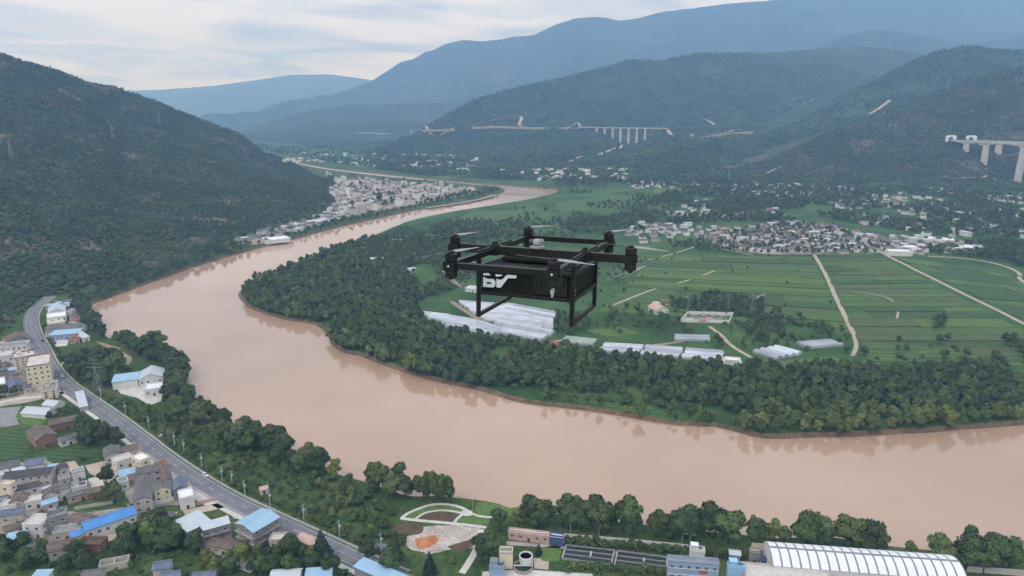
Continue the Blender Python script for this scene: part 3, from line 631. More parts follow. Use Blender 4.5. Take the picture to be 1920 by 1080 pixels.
# ------------------------------------------------------------------ fields: plots of crop between the tracks, each a bed of real height
def strip_field(l0, l1, r0, r1, rows, seed):
    rg = np.random.default_rng(seed)
    A0, A1, B0, B1 = on_plane(*l0), on_plane(*l1), on_plane(*r0), on_plane(*r1)
    cuts = np.cumsum(rg.uniform(0.6, 1.6, rows)); cuts = np.concatenate([[0], cuts / cuts[-1]])
    for k in range(rows):
        t0, t1 = cuts[k], cuts[k + 1]; g = min(0.10 * (t1 - t0), 0.004)
        t0 += g; t1 -= g
        q = [A0 + (A1 - A0) * t0, B0 + (B1 - B0) * t0, B0 + (B1 - B0) * t1, A0 + (A1 - A0) * t1]
        xs = np.sort(np.concatenate([[0.004, 0.996], rg.uniform(0.1, 0.9, rg.integers(0, 3))]))
        for a, b in zip(xs[:-1], xs[1:]):
            if b - a < 0.03: continue
            a2, b2 = a + 0.002, b - 0.002
            P = [q[0] + (q[1] - q[0]) * a2, q[0] + (q[1] - q[0]) * b2, q[3] + (q[2] - q[3]) * b2, q[3] + (q[2] - q[3]) * a2]
            hgt = rg.uniform(0.12, 0.26) if rg.random() < 0.75 else rg.uniform(0.5, 1.0)
            MB().prism(P[::-1], -0.2, hgt).build('crop_field', CROPS[int(rg.choice(4, p=[0.42, 0.2, 0.28, 0.1]))], kind='structure')
strip_field((1232, 476), (1120, 584), (1524, 482), (1592, 616), 15, 1)
strip_field((1534, 482), (1606, 640), (1652, 480), (1960, 640), 19, 2)
strip_field((1670, 479), (1990, 632), (1880, 508), (2300, 632), 11, 3)
strip_field((1612, 644), (1625, 678), (1960, 644), (2050, 690), 6, 4)
strip_field((1735, 487), (1880, 520), (1745, 487), (1905, 520), 3, 5)
for px in [[(870, 402), (1000, 388), (1040, 400), (1000, 420), (860, 425)], [(1040, 380), (1180, 365), (1225, 372), (1140, 395), (1050, 398)], [(1130, 400), (1235, 398), (1232, 413), (1130, 416)],
           [(1325, 390), (1410, 388), (1400, 403), (1320, 406)], [(1228, 352), (1285, 351), (1270, 362), (1225, 363)], [(1040, 420), (1150, 410), (1170, 422), (1060, 436)], [(1000, 440), (1150, 438), (1165, 452), (1020, 456)], [(1195, 460), (1235, 458), (1210, 476), (1180, 476)],
           [(1540, 462), (1590, 460), (1640, 472), (1620, 476), (1540, 477)], [(1160, 500), (1215, 490), (1180, 520), (1130, 530)], [(1450, 680), (1560, 668), (1590, 676), (1480, 690)], [(1660, 676), (1720, 668), (1700, 682)],
           [(1100, 620), (1160, 612), (1200, 625), (1140, 632)], [(1370, 625), (1420, 620), (1440, 635), (1390, 640)], [(830, 520), (890, 512), (880, 535), (830, 540)], [(1100, 748), (1230, 766), (1190, 772), (1100, 756)], [(1280, 734), (1390, 752), (1370, 780), (1255, 764)],
           [(0, 815), (60, 800), (66, 830), (40, 858), (0, 862)], [(70, 850), (150, 835), (190, 850), (110, 866), (60, 862)], [(125, 955), (230, 940), (240, 950), (150, 962)], [(1010, 345), (1100, 341), (1090, 348), (1020, 352)]]:
    P = poly(px); MB().prism([tuple(p) for p in P], -0.2, 0.22).build('crop_field', CROPS[2 if px[0][1] > 800 else int(rng.integers(0, 3))], kind='structure')

# ------------------------------------------------------------------ buildings
def gable_mesh(mb, L, W, h, rise, over, mi=0, th=0.22):
    x, y = L / 2 + over, W / 2 + over; k = rise / (W / 2)
    for s in (-1, 1):
        e = (s * y, h - over * k)
        vs = []
        for xx in (-x, x):
            vs += [(xx, 0, h + rise), (xx, e[0], e[1]), (xx, e[0], e[1] + th), (xx, 0, h + rise + th)]
        mb.add(vs, [(0, 1, 2, 3), (7, 6, 5, 4), (0, 4, 5, 1), (1, 5, 6, 2), (2, 6, 7, 3), (3, 7, 4, 0)], mi)
    mb.box((0, 0, h + rise + th), (2 * x, 0.5, 0.22), mi)
WIN = {}
def window_mesh(w, h):
    k = (round(w, 1), round(h, 1))
    if k not in WIN:
        mb = MB(); t = 0.09
        mb.box((0, -0.03, h / 2 - t / 2), (w, 0.1, t)); mb.box((0, -0.03, -h / 2 + t / 2), (w, 0.1, t))
        for s in (-1, 0, 1): mb.box((s * (w / 2 - t / 2), -0.03, 0), (t, 0.1, h - 2 * t))
        mb.box((0, -0.06, -h / 2 - 0.06), (w + 0.2, 0.16, 0.1))
        WIN[k] = mb.mesh('window', M['frame_white'])
        g = MB(); g.box((0, 0.005, 0), (w - 2 * t, 0.05, h - 2 * t)); WIN[k + ('p',)] = g.mesh('pane', M['glass'])
    return WIN[k], WIN[k + ('p',)]
def place_rect(A, B, C, h):
    a, b, c = on_plane(*A, h), on_plane(*B, h), on_plane(*C, h)
    e = b - a; L = np.hypot(*e); e /= L; n = np.array([-e[1], e[0]]); W = (c - b) @ n
    if W < 0: n = -n; W = -W
    W = max(W, 2.0); ctr = a + e * L / 2 + n * W / 2
    return ctr, math.atan2(e[1], e[0]), L, W
def building(name, label, A, B, C, h, roof='gable', rm='grey_tile', wm='white_wall', cat='house', rows=None, group=None, windows=True, rise=None, door=True, rim=None, tank=False, wstep=3.4, rect=None):
    ctr, th, L, W = rect or place_rect(A, B, C, h)
    BLOCK.append(('rect', ctr, th, L / 2 + 1.0, W / 2 + 1.0))
    root = empty(name, (ctr[0], ctr[1], 0), th, label=label, cat=cat, group=group)
    swap = roof in ('gable',) and W > L
    rise_ = rise if rise is not None else min(L, W) * 0.22
    wl_ = MB()
    if roof == 'gable':
        l, w = (W, L) if swap else (L, W)
        vs = []
        for x in (-l / 2, l / 2): vs += [(x, -w / 2, -0.3), (x, w / 2, -0.3), (x, w / 2, h), (x, 0, h + rise_), (x, -w / 2, h)]
        wl_.add(vs, [(0, 1, 2, 3, 4), (9, 8, 7, 6, 5), (0, 4, 9, 5), (1, 6, 7, 2), (0, 5, 6, 1), (2, 7, 8, 3), (3, 8, 9, 4)])
        wo = wl_.build('wall', M[wm], root); wo.rotation_euler.z = math.pi / 2 if swap else 0
        rb = MB(); gable_mesh(rb, l, w, h, rise_, 0.5); ro = rb.build('roof', M[rm], root); ro.rotation_euler.z = math.pi / 2 if swap else 0
    elif roof == 'shed':
        wl_.add([(-L / 2, -W / 2, -0.3), (L / 2, -W / 2, -0.3), (L / 2, W / 2, -0.3), (-L / 2, W / 2, -0.3), (-L / 2, -W / 2, h), (L / 2, -W / 2, h), (L / 2, W / 2, h + W * 0.06), (-L / 2, W / 2, h + W * 0.06)],
                [(3, 2, 1, 0), (4, 5, 6, 7), (0, 1, 5, 4), (1, 2, 6, 5), (2, 3, 7, 6), (3, 0, 4, 7)])
        wl_.build('wall', M[wm], root)
        x, y = L / 2 + 0.5, W / 2 + 0.5; k = 0.06
        rb = MB(); z0, z1 = h - 0.5 * k + 0.02, h + (W + 0.5) * k + 0.02
        rb.add([(-x, -y, z0), (x, -y, z0), (x, y, z1), (-x, y, z1), (-x, -y, z0 + 0.15), (x, -y, z0 + 0.15), (x, y, z1 + 0.15), (-x, y, z1 + 0.15)],
               [(3, 2, 1, 0), (4, 5, 6, 7), (0, 1, 5, 4), (1, 2, 6, 5), (2, 3, 7, 6), (3, 0, 4, 7)])
        rb.build('roof', M[rm], root)
    elif roof == 'flat':
        wl_.box((0, 0, h / 2 - 0.15), (L, W, h + 0.3)); wl_.build('wall', M[wm], root)
        rb = MB(); rb.box((0, 0, h + 0.1), (L + 0.3, W + 0.3, 0.2)); rb.build('roof', M[rm], root)
        pb = MB(); t = 0.25; ph = 0.8
        for s in (-1, 1):
            pb.box((0, s * (W / 2 - t / 2), h + 0.2 + ph / 2), (L, t, ph)); pb.box((s * (L / 2 - t / 2), 0, h + 0.2 + ph / 2), (t, W - 2 * t, ph))
        pb.build('parapet', M[rim or wm], root)
        if tank and L > 6:
            tb = MB(); tb.lathe([(0.7, 0), (0.7, 1.5), (0.25, 1.75)], 10, (L * 0.25, W * 0.15, h + 0.22)); tb.build('water_tank', M['steel'], root)
            sb = MB(); sb.box((-L * 0.2, W * 0.1, h + 0.2 + 1.1), (3.0, 2.6, 2.2)); sb.build('stair_head', M[wm], root)
            sr = MB(); sr.box((-L * 0.2, W * 0.1, h + 2.5), (3.5, 3.1, 0.18)); sr.build('stair_roof', M[rm], root)
    elif roof == 'ruin':
        t = 0.35
        for s in (-1, 1):
            b2 = MB(); b2.box((0, s * (W / 2 - t / 2), h / 2 - 0.15), (L, t, h + 0.3)); b2.build('wall', M[wm], root)
            b3 = MB(); b3.box((s * (L / 2 - t / 2), 0, h / 2 - 0.15), (t, W - 2 * t, h + 0.3)); b3.build('wall', M[wm], root)
        for k in range(1, max(2, int(L / 4))):
            b2 = MB(); b2.box((-L / 2 + k * L / max(2, int(L / 4)), 0, h / 2 - 0.35), (t, W - 2 * t, h - 0.2)); b2.build('partition', M[wm], root)
        return root
    if windows and roof != 'ruin':
        rows = rows or max(1, int(h / 3.2)); wh = 1.5 if h / rows > 2.8 else 1.1
        wm_, pm_ = window_mesh(1.5, wh)
        def win(x, y, z, rot):
            wv = put(wm_, 'window', root, (x, y, z), (0, 0, rot)); put(pm_, 'pane', wv)
        for r_ in range(rows):
            z = (r_ + 0.55) * h / rows
            n = max(1, int(L / wstep))
            for k in range(n):
                if door and r_ == 0 and k == n // 2: continue
                win(-L / 2 + (k + 0.5) * L / n, -W / 2 - 0.01, z, 0)
            n = max(1, int(W / 4.2))
            for sx in (-1, 1):
                for k in range(n): win(sx * (L / 2 + 0.01), -W / 2 + (k + 0.5) * W / n, z, sx * math.pi / 2)
    if door and roof != 'ruin':
        n = max(1, int(L / wstep)); d = MB(); d.box((0, 0, 1.05), (1.3, 0.12, 2.1)); d.build('door', M['door_brown'], root).location = (-L / 2 + (n // 2 + 0.5) * L / n, -W / 2 - 0.03, 0)
    return root

NEAR = [   # label, eave corners (front left, front right, back right), eave height, roof form, roof, wall
 ('long low house with a dull grey tiled roof at the far left village edge', (0, 880), (36, 872), (33, 862), 4, 'gable', 'grey_tile', 'white_wall'),
 ('house with a blue-grey gabled roof and bright white gable end beside the green crop plot', (46, 874), (80, 869), (78, 858), 6, 'gable', 'slate_tile', 'white_wall'),
 ('large courtyard house with dark slate roof over a brown window front', (6, 898), (93, 888), (84, 877), 7, 'gable', 'dark_tile', 'pale_wall'),
 ('long low range with dark roof closing the courtyard of the slate house', (21, 923), (72, 911), (69, 903), 4.5, 'gable', 'dark_tile', 'white_wall'),
 ('small light blue sheet-roofed lean-to at the corner of the slate house', (85, 882), (102, 880), (97, 872), 4, 'shed', 'sky_metal', 'grey_wall'),
 ('tall plain cream flat-roofed house cut by the left edge beside the slate house', (-4, 910), (19, 911), (17, 903), 9, 'flat', 'pale_roof', 'cream_wall'),
 ('wide low house with a brown-grey tiled roof and pale walls in the village middle', (80, 930), (110, 925), (104, 914), 5, 'gable', 'brown_tile', 'pale_wall'),
 ('grey-roofed house right of the brown-grey one in the village middle', (105, 922), (131, 914), (127, 906), 6, 'gable', 'grey_tile', 'white_wall'),
 ('white flat-roofed house at the edge of the pale concrete yard', (134, 918), (163, 911), (160, 904), 5, 'flat', 'grey_roof', 'white_wall'),
 ('low pinkish-white range with a thin tiled roof above the vegetable plot', (127, 933), (163, 923), (161, 917), 4, 'gable', 'grey_tile', 'pink_wall'),
 ('small purple-brown roofed shed at the corner of the pale concrete yard', (164, 926), (187, 921), (184, 913), 4, 'gable', 'brown_tile', 'brick_wall'),
 ('dark brown tiled house behind the cream slab roof near the left edge', (17, 943), (44, 940), (41, 927), 5, 'gable', 'brown_tile', 'pale_wall'),
 ('cream slab-roofed low building at the left edge below the brown tiled house', (-3, 951), (30, 948), (28, 938), 4, 'flat', 'pale_roof', 'white_wall'),
 ('small white flat-roofed outbuilding right of the dark brown tiled house', (46, 945), (78, 938), (76, 929), 4, 'flat', 'pale_roof', 'white_wall'),
 ('slate-blue gabled house at the left edge beside the brown soil plot', (-2, 968), (40, 962), (38, 952), 6, 'gable', 'slate_tile', 'pale_wall'),
 ('white two-storey house with a flat cream roof terrace and dark windows', (41, 985), (76, 986), (96, 966), 7, 'flat', 'pale_roof', 'white_wall'),
 ('grey stepped terrace house behind the white two-storey house', (88, 975), (126, 965), (118, 953), 8, 'flat', 'grey_roof', 'grey_wall'),
 ('brown tiled house with white gable at the upper end of the long blue roof', (128, 976), (160, 983), (174, 966), 5, 'gable', 'brown_tile', 'white_wall'),
 ('low dark flat-roofed shed between the white house and the long blue roof', (98, 1003), (150, 995), (136, 985), 4, 'flat', 'grey_roof', 'pale_wall'),
 ('long workshop with a bright blue sheet metal roof and white wall', (160, 995), (255, 963), (243, 950), 6, 'gable', 'blue_metal', 'white_wall'),
 ('narrow blue sheet-roofed lean-to at the lower end of the long blue workshop', (136, 1008), (164, 997), (159, 990), 4.5, 'shed', 'blue_metal', 'white_wall'),
 ('light blue sheet-roofed shed below the white two-storey house', (10, 1014), (44, 1008), (48, 996), 4, 'shed', 'sky_metal', 'grey_wall'),
 ('old brown-roofed barn below the blue lean-to', (90, 1036), (136, 1023), (128, 1010), 5, 'gable', 'brown_tile', 'pale_wall'),
 ('brown flat-roofed ruin beside the end of the village lane', (142, 1023), (188, 1023), (193, 1008), 4, 'flat', 'dark_soil', 'brick_wall'),
 ('roofless shell of pale block walls in the trees at the bottom left', (184, 1062), (240, 1051), (243, 1039), 3.5, 'ruin', None, 'pale_wall'),
 ('grey-roofed house under trees below the roofless shell', (152, 1081), (190, 1077), (192, 1066), 5, 'gable', 'grey_tile', 'pale_wall'),
 ('pale blue-roofed shed at the bottom edge left of the trees', (60, 1082), (88, 1081), (84, 1070), 5, 'shed', 'sky_metal', 'white_wall'),
 ('grey hipped-looking house by the dark trees at the top of the beige yard', (196, 857), (226, 850), (220, 836), 6, 'gable', 'grey_tile', 'pale_wall'),
 ('dark brown roofed wing between the grey house and the road', (227, 847), (260, 840), (254, 833), 5, 'gable', 'brown_tile', 'pale_wall'),
 ('white flat-roofed house with open terrace below the dark brown wing', (218, 869), (250, 858), (246, 848), 5, 'flat', 'pale_roof', 'white_wall'),
 ('cream house with a bright white flat roof close to the road', (263, 866), (282, 858), (272, 847), 8, 'flat', 'white_roof', 'cream_wall'),
 ('little red-roofed gate house on the road edge', (290, 874), (312, 869), (309, 864), 3.6, 'gable', 'red_tile', 'pink_wall'),
 ('light blue canopy roof beside the beige yard', (224, 893), (254, 886), (250, 878), 4, 'shed', 'sky_metal', 'pale_wall'),
 ('grey-green flat roof between the cream house and the courtyard block', (247, 886), (270, 883), (264, 875), 3.5, 'flat', 'greenish_roof', 'pale_wall'),
 ('rear range of the grey-roofed courtyard block', (256, 889), (302, 880), (297, 870), 7, 'gable', 'grey_tile', 'pale_wall'),
 ('long left range of the grey-roofed courtyard block', (250, 941), (284, 934), (262, 897), 7, 'gable', 'grey_tile', 'pale_wall'),
 ('front range of the courtyard block with a cream two-storey window front', (288, 922), (320, 915), (312, 903), 7, 'gable', 'grey_tile', 'cream_wall'),
 ('right range of the grey-roofed courtyard block beside the pale forecourt', (306, 902), (322, 898), (308, 880), 7, 'gable', 'brown_tile', 'pale_wall'),
 ('blue-grey roofed house at the corner of the pale forecourt', (324, 920), (351, 914), (338, 898), 6, 'gable', 'slate_tile', 'grey_wall'),
 ('white-walled house with flat whitish roof beside the lane to the road', (337, 938), (364, 931), (357, 916), 6, 'flat', 'white_roof', 'white_wall'),
 ('grey pyramid-like roofed house left of the big white roof', (306, 983), (334, 973), (326, 960), 5, 'gable', 'grey_tile', 'white_wall'),
 ('big factory shed with a plain white sheet roof behind the lane', (352, 997), (395, 977), (370, 961), 9, 'shed', 'white_metal', 'grey_wall'),
 ('three-storey grey block with white roof strip and dark window bands', (380, 995), (430, 981), (424, 970), 9.6, 'shed', 'white_metal', 'grey_wall'),
 ('blue-roofed three-storey factory block beside the road', (475, 998), (523, 970), (490, 954), 10, 'gable', 'sky_metal', 'grey_wall'),
 ('dark grey-brown roofed workshop below the white-roofed block', (374, 1020), (448, 1032), (464, 1014), 4, 'gable', 'brown_tile', 'pale_wall'),
 ('flat beige-roofed annex right of the blue-roofed factory', (504, 1015), (537, 1014), (549, 1000), 4.5, 'flat', 'pale_roof', 'pale_wall'),
 ('narrow pink-roofed building along the road', (552, 1011), (586, 1024), (592, 1010), 3.6, 'shed', 'pink_wall', 'pink_wall'),
 ('white-roofed gabled hall at the bottom edge left of the sky blue roof', (507, 1084), (560, 1082), (545, 1067), 6, 'gable', 'white_metal', 'white_wall'),
 ('sky blue roofed shed at the bottom edge', (572, 1084), (620, 1080), (600, 1066), 5, 'shed', 'sky_metal', 'white_wall'),
 ('long pale cyan roofed hall at the bottom edge below the road', (664, 1062), (750, 1100), (772, 1086), 6, 'shed', 'sky_metal', 'grey_wall'),
 ('upper slate-roofed house hidden among the bottom left trees', (286, 1069), (318, 1064), (314, 1050), 6, 'gable', 'slate_tile', 'pale_wall'),
 ('lower slate-roofed house at the bottom edge among trees', (300, 1084), (334, 1080), (328, 1070), 5, 'gable', 'slate_tile', 'white_wall'),
 ('blue-grey roofed house at the bottom edge right of the slate houses', (360, 1084), (402, 1080), (396, 1070), 5, 'gable', 'slate_tile', 'grey_wall'),
 ('tall cream four-storey block with red-brown roof rim beside the road', (47, 690), (93, 683), (71, 667), 15, 'flat', 'pale_roof', 'cream_wall'),
 ('cream row house with red-brown rim and small windows behind the tall cream block', (26, 674), (68, 666), (62, 657), 9, 'flat', 'pale_roof', 'cream_wall'),
 ('white flat-roofed house with a row of windows at the left edge by the road', (0, 654), (50, 648), (46, 640), 7, 'flat', 'grey_roof', 'white_wall'),
 ('brown tiled house at the foot of the wooded hillside', (14, 641), (55, 634), (50, 625), 5, 'gable', 'brown_tile', 'grey_wall'),
 ('low white flat-roofed house at the left edge beside the cream row house', (-6, 671), (24, 666), (20, 658), 6, 'flat', 'pale_roof', 'white_wall'),
 ('low annex with grey flat roof and cream front before the tall cream block', (78, 736), (107, 731), (97, 716), 5.5, 'flat', 'grey_roof', 'cream_wall'),
 ('blue-grey roofed shed at the left foot of the tall cream block', (18, 728), (45, 722), (38, 708), 4, 'gable', 'slate_tile', 'grey_wall'),
 ('small white house at the left edge beside the blue-grey shed', (-4, 723), (11, 720), (9, 708), 5, 'flat', 'white_roof', 'white_wall'),
 ('white vaulted tent hall beside the oval lawn', (84, 778), (107, 766), (88, 750), 3, 'gable', 'white_metal', 'white_wall'),
 ('second white tent hall directly right of the larger one by the oval lawn', (101, 762), (121, 753), (110, 745), 3, 'gable', 'white_metal', 'white_wall'),
 ('long thin white canopy along the road by the oval lawn', (150, 764), (164, 761), (130, 742), 3.2, 'shed', 'white_metal', 'pale_wall'),
 ('long brown tiled house below the oval lawn', (92, 797), (156, 785), (152, 777), 5, 'gable', 'brown_tile', 'brick_wall'),
 ('large brown barn with reddish walls in the green plot', (66, 827), (106, 815), (96, 796), 6, 'gable', 'brown_tile', 'brick_wall'),
 ('low white-walled house with grey roof right of the brown barn', (113, 828), (150, 817), (147, 810), 4, 'gable', 'grey_tile', 'white_wall'),
 ('light blue-white roofed yard shed across the road from the tents', (210, 717), (258, 711), (254, 700), 6, 'shed', 'sky_metal', 'white_wall'),
 ('larger white-roofed hall in the riverside timber yard', (260, 712), (305, 706), (297, 692), 6, 'gable', 'white_metal', 'white_wall'),
 ('small white flat-roofed office below the white-roofed hall of the timber yard', (271, 733), (305, 728), (300, 718), 5, 'flat', 'white_roof', 'white_wall'),
 ('white-roofed house at the top of the riverside cluster by the bend', (90, 587), (122, 583), (118, 573), 5, 'gable', 'white_metal', 'white_wall'),
 ('white flat-roofed house second from the top of the riverside cluster', (88, 598), (124, 593), (120, 585), 5, 'flat', 'white_roof', 'white_wall'),
 ('cream flat-roofed house in the middle of the riverside cluster', (92, 609), (122, 604), (120, 596), 5, 'flat', 'pale_roof', 'cream_wall'),
 ('long grey-roofed shed in the riverside cluster above the light blue roof', (84, 622), (150, 618), (146, 609), 5, 'gable', 'grey_tile', 'white_wall'),
 ('light blue long-roofed shed at the lower end of the riverside cluster', (94, 629), (146, 625), (143, 618), 5, 'shed', 'sky_metal', 'blue_wall'),
 ('small pinkish brick house at the lower right of the riverside cluster', (130, 637), (148, 635), (146, 628), 4, 'gable', 'red_tile', 'pink_wall'),
 ('small slanted white roof nearest the water in the riverside cluster', (155, 634), (168, 631), (158, 621), 4, 'shed', 'white_metal', 'white_wall'),
 ('small pinkish house right of the cream one in the riverside cluster', (127, 604), (143, 603), (141, 596), 4, 'gable', 'red_tile', 'white_wall'),
 ('little white hut alone in the greenery beside the road', (488, 919), (502, 916), (500, 910), 3, 'gable', 'pink_wall', 'white_wall'),
 # waterworks at the bottom centre
 ('long low hall with white roof strip at the riverside plant', (953, 996), (1030, 1005), (1032, 1000), 4.6, 'flat', 'white_roof', 'pink_wall'),
 ('blue-fronted gate house at the right end of the long low hall', (1031, 1006), (1056, 1009), (1058, 1003), 4.8, 'flat', 'white_roof', 'navy_wall'),
 ('cream yellow process block beside the round clarifier', (936, 1037), (961, 1038), (959, 1028), 8, 'flat', 'grey_roof', 'cream_wall'),
 ('small lilac-white plant house left of the round clarifier', (917, 1064), (945, 1066), (943, 1056), 6, 'flat', 'grey_roof', 'blue_wall'),
 ('blue-grey plant office with a red sign band beside the basins', (1253, 1053), (1349, 1060), (1346, 1050), 9, 'flat', 'grey_roof', 'blue_wall'),
 ('small white pump house behind the blue-grey plant office', (1294, 1033), (1322, 1036), (1323, 1028), 5, 'flat', 'white_roof', 'white_wall'),
 ('small blue-white roofed hut left of the beige block', (1369, 1039), (1388, 1041), (1384, 1032), 4, 'gable', 'white_metal', 'blue_wall'),
 ('grey-brown cube-like block left of the striped white warehouse', (1407, 1035), (1426, 1037), (1427, 1031), 6, 'flat', 'pale_roof', 'grey_wall'),
 ('low dark blue shed at the left end of the striped white warehouse', (1428, 1050), (1447, 1052), (1447, 1047), 5, 'flat', 'grey_roof', 'navy_wall'),
 ('sky blue panelled tower block at the bottom edge', (1366, 1064), (1399, 1066), (1399, 1058), 10, 'flat', 'sky_wall', 'sky_wall'),
 ('wide flat beige-roofed hall in front of the striped warehouse', (1403, 1100), (1570, 1115), (1552, 1070), 8, 'flat', 'pale_roof', 'pale_wall'),
]
for k, (lb, A, B, C, h, rf, rm, wm) in enumerate(NEAR):
    big = any(w in lb for w in ('hall', 'workshop', 'factory', 'block', 'shed', 'plant', 'tower'))
    nm = 'greenhouse_tent' if 'tent' in lb else ('workshop' if big else 'village_house')
    kw = {}
    if 'red-brown r' in lb: kw['rim'] = 'red_tile'
    if any(w in lb for w in ('tent', 'canopy', 'clarifier', 'sky blue panelled', 'cyan', 'slab')): kw.update(windows=False, door=False)
    if rf == 'flat' and h >= 5: kw['tank'] = k % 2 == 0
    if 'blue-roofed three' in lb: kw['rise'] = 1.5
    if 'tall cream' in lb: kw['rows'] = 4
    cat = 'tent' if 'tent' in lb else ('workshop' if big else 'house')
    r = building(nm, lb, A, B, C, h, rf, rm or 'grey_tile', wm, cat=cat, group='buildings of the near riverside village' if A[0] < 800 else 'buildings of the riverside plant', **kw)
    if 'red sign band' in lb:
        ctr, th, L, W = place_rect(A, B, C, h)
        for z in (3.0, 6.1):
            b = MB(); b.box((0, -W / 2 - 0.06, z), (L * 0.98, 0.12, 0.35)); b.build('facade_band', M['white_wall'], r)
        b = MB(); b.box((L * 0.2, -W / 2 - 0.12, 5.0), (L * 0.16, 0.12, 1.4)); b.build('sign_band', M['red_paint'], r)
    if 'blue-roofed three' in lb or 'three-storey grey' in lb:
        ctr, th, L, W = place_rect(A, B, C, h)
        for z in (3.2, 6.5):
            b = MB(); b.box((0, -W / 2 - 0.7, z), (L, 1.4, 0.25)); b.box((0, -W / 2 - 1.34, z + 0.62), (L, 0.1, 1.0)); b.build('balcony', M['concrete'], r)
            b = MB(); b.box((L / 2 * -1 - 0.5, 0, z), (1.0, W, 0.25)); b.build('balcony', M['concrete'], r)
        for x in (-L / 2, 0, L / 2):
            b = MB(); b.box((x, -W / 2 - 1.45, h / 2), (0.45, 0.3, h)); b.build('column', M['grey_wall'], r)
# smaller houses and sheds packed between the named ones
def infill(where, px, ang, spacing, seed, cap):
    rg = np.random.default_rng(seed); P = poly(px); lo, hi = P.min(0), P.max(0); out = 0
    xs, ys = np.meshgrid(np.arange(lo[0], hi[0], spacing), np.arange(lo[1], hi[1], spacing)); xs, ys = xs.ravel() + rg.uniform(-2, 2, xs.size), ys.ravel() + rg.uniform(-2, 2, ys.size)
    for i in rg.permutation(xs.size):
        x, y = xs[i:i + 1], ys[i:i + 1]; L, W = rg.uniform(5, 8.5), rg.uniform(4.2, 6)
        if out >= cap or not inside(P, x, y)[0]: continue
        if any(_blk(x + a, y + b)[0] for a in (-L / 2, 0, L / 2) for b in (-W / 2, 0, W / 2)): continue
        rf, rm, nm = [('gable', 'grey_tile', 'grey tiled'), ('gable', 'brown_tile', 'brown tiled'), ('gable', 'dark_tile', 'dark tiled'), ('flat', 'pale_roof', 'flat pale'), ('shed', 'white_metal', 'white sheet'), ('flat', 'grey_roof', 'flat grey'), ('shed', 'sky_metal', 'light blue sheet'), ('gable', 'grey_tile', 'grey tiled')][int(rg.integers(0, 8))]
        wm = ['white_wall', 'white_wall', 'pale_wall', 'pale_wall', 'grey_wall'][int(rg.integers(0, 5))]
        building('outbuilding', f'{wm.split("_")[0]} outbuilding, {nm} roof, {part_of(x[0], y[0], lo, hi)} of {where}', None, None, None, rg.uniform(3, 5.5), rf, rm, wm, cat='outbuilding', group='outbuildings of the near village', rect=((x[0], y[0]), ang + rg.choice([0, math.pi / 2]) + rg.normal(0, 0.06), L, W)); out += 1
def _blk(xs, ys):
    bad = np.zeros(xs.shape, bool)
    for b in BLOCK:
        if b[0] == 'poly': bad |= inside(b[1], xs, ys)
        elif b[0] == 'disc': bad |= np.hypot(xs - b[1][0], ys - b[1][1]) < b[2]
        else:
            _, c, th, hx, hy = b; hx, hy = hx - 0.9, hy - 0.9; dx, dy = xs - c[0], ys - c[1]
            bad |= (np.abs(dx * math.cos(th) + dy * math.sin(th)) < hx) & (np.abs(-dx * math.sin(th) + dy * math.cos(th)) < hy)
    for P, w in ROADS:
        if np.hypot(P[:, 0] - xs[0], P[:, 1] - ys[0]).min() < w + 1: bad |= True
    return bad
def part_of(x, y, lo, hi):
    a = (x - lo[0]) / max(hi[0] - lo[0], 1e-6); b = (y - lo[1]) / max(hi[1] - lo[1], 1e-6)
    return ('left end', 'left part', 'middle', 'right part', 'right end')[min(4, int(a * 5))] + ' ' + ('front', 'centre', 'rear')[min(2, int(b * 3))]
_p, _q = on_plane(160, 995), on_plane(255, 963); VANG = math.atan2(*(_q - _p)[::-1])
infill('the slate house quarter', [(0, 876), (100, 870), (130, 892), (172, 905), (172, 930), (120, 940), (92, 952), (40, 972), (0, 968)], VANG, 5.5, 401, 40)
infill('the lower village', [(0, 985), (44, 985), (100, 1005), (160, 995), (190, 1014), (140, 1030), (84, 1044), (40, 1020), (0, 1020)], VANG, 6, 402, 18)
infill('the roadside village', [(196, 862), (262, 834), (300, 866), (318, 884), (365, 925), (345, 950), (270, 955), (225, 920), (215, 885)], VANG, 5.5, 403, 24)
infill('the upper row', [(0, 640), (60, 630), (80, 680), (96, 712), (50, 740), (0, 735)], VANG, 6, 404, 16)
infill('the riverside cluster', [(84, 570), (130, 570), (165, 622), (150, 645), (96, 640), (80, 600)], 0.1, 6, 405, 14)
# plain walls that divide plots
def wall(label, px, hgt, m='white_wall', t=0.3):
    P = poly(px); P3 = [(x, y) for x, y in P]; c = P.mean(0)
    mb = MB()
    for a, b in zip(P3[:-1], P3[1:]):
        d = np.array(b) - np.array(a); L = np.hypot(*d); mid = (np.array(a) + np.array(b)) / 2 - c
        mb.box((mid[0], mid[1], hgt / 2 - 0.1), (L, t, hgt + 0.2), rz=math.atan2(d[1], d[0]))
    o = mb.build('boundary_wall', M[m]); o.location = (c[0], c[1], 0)
    return tag(o, label, 'wall')
wall('long white wall along the walkway behind the settling basins', [(1058, 1008), (1120, 1013), (1200, 1020), (1290, 1029)], 2.2)
wall('white garden wall below the long courtyard range', [(24, 924), (72, 915)], 2.5)
wall('white wall along the lane below the courtyard block', [(262, 950), (300, 945), (346, 933)], 2.2)
wall('white wall around the vegetable plot behind the blue workshop', [(140, 957), (170, 952), (212, 945)], 2.0, 'pale_wall')
wall('pale wall at the roadside end of the lane', [(368, 948), (404, 938)], 2.0, 'pink_wall')
wall('beige wall right of the striped white warehouse', [(1812, 1072), (1870, 1076), (1960, 1083)], 3.0, 'pale_wall')
wall('low beige wall behind the pump house', [(1408, 1030), (1450, 1033)], 3.5, 'cream_wall')

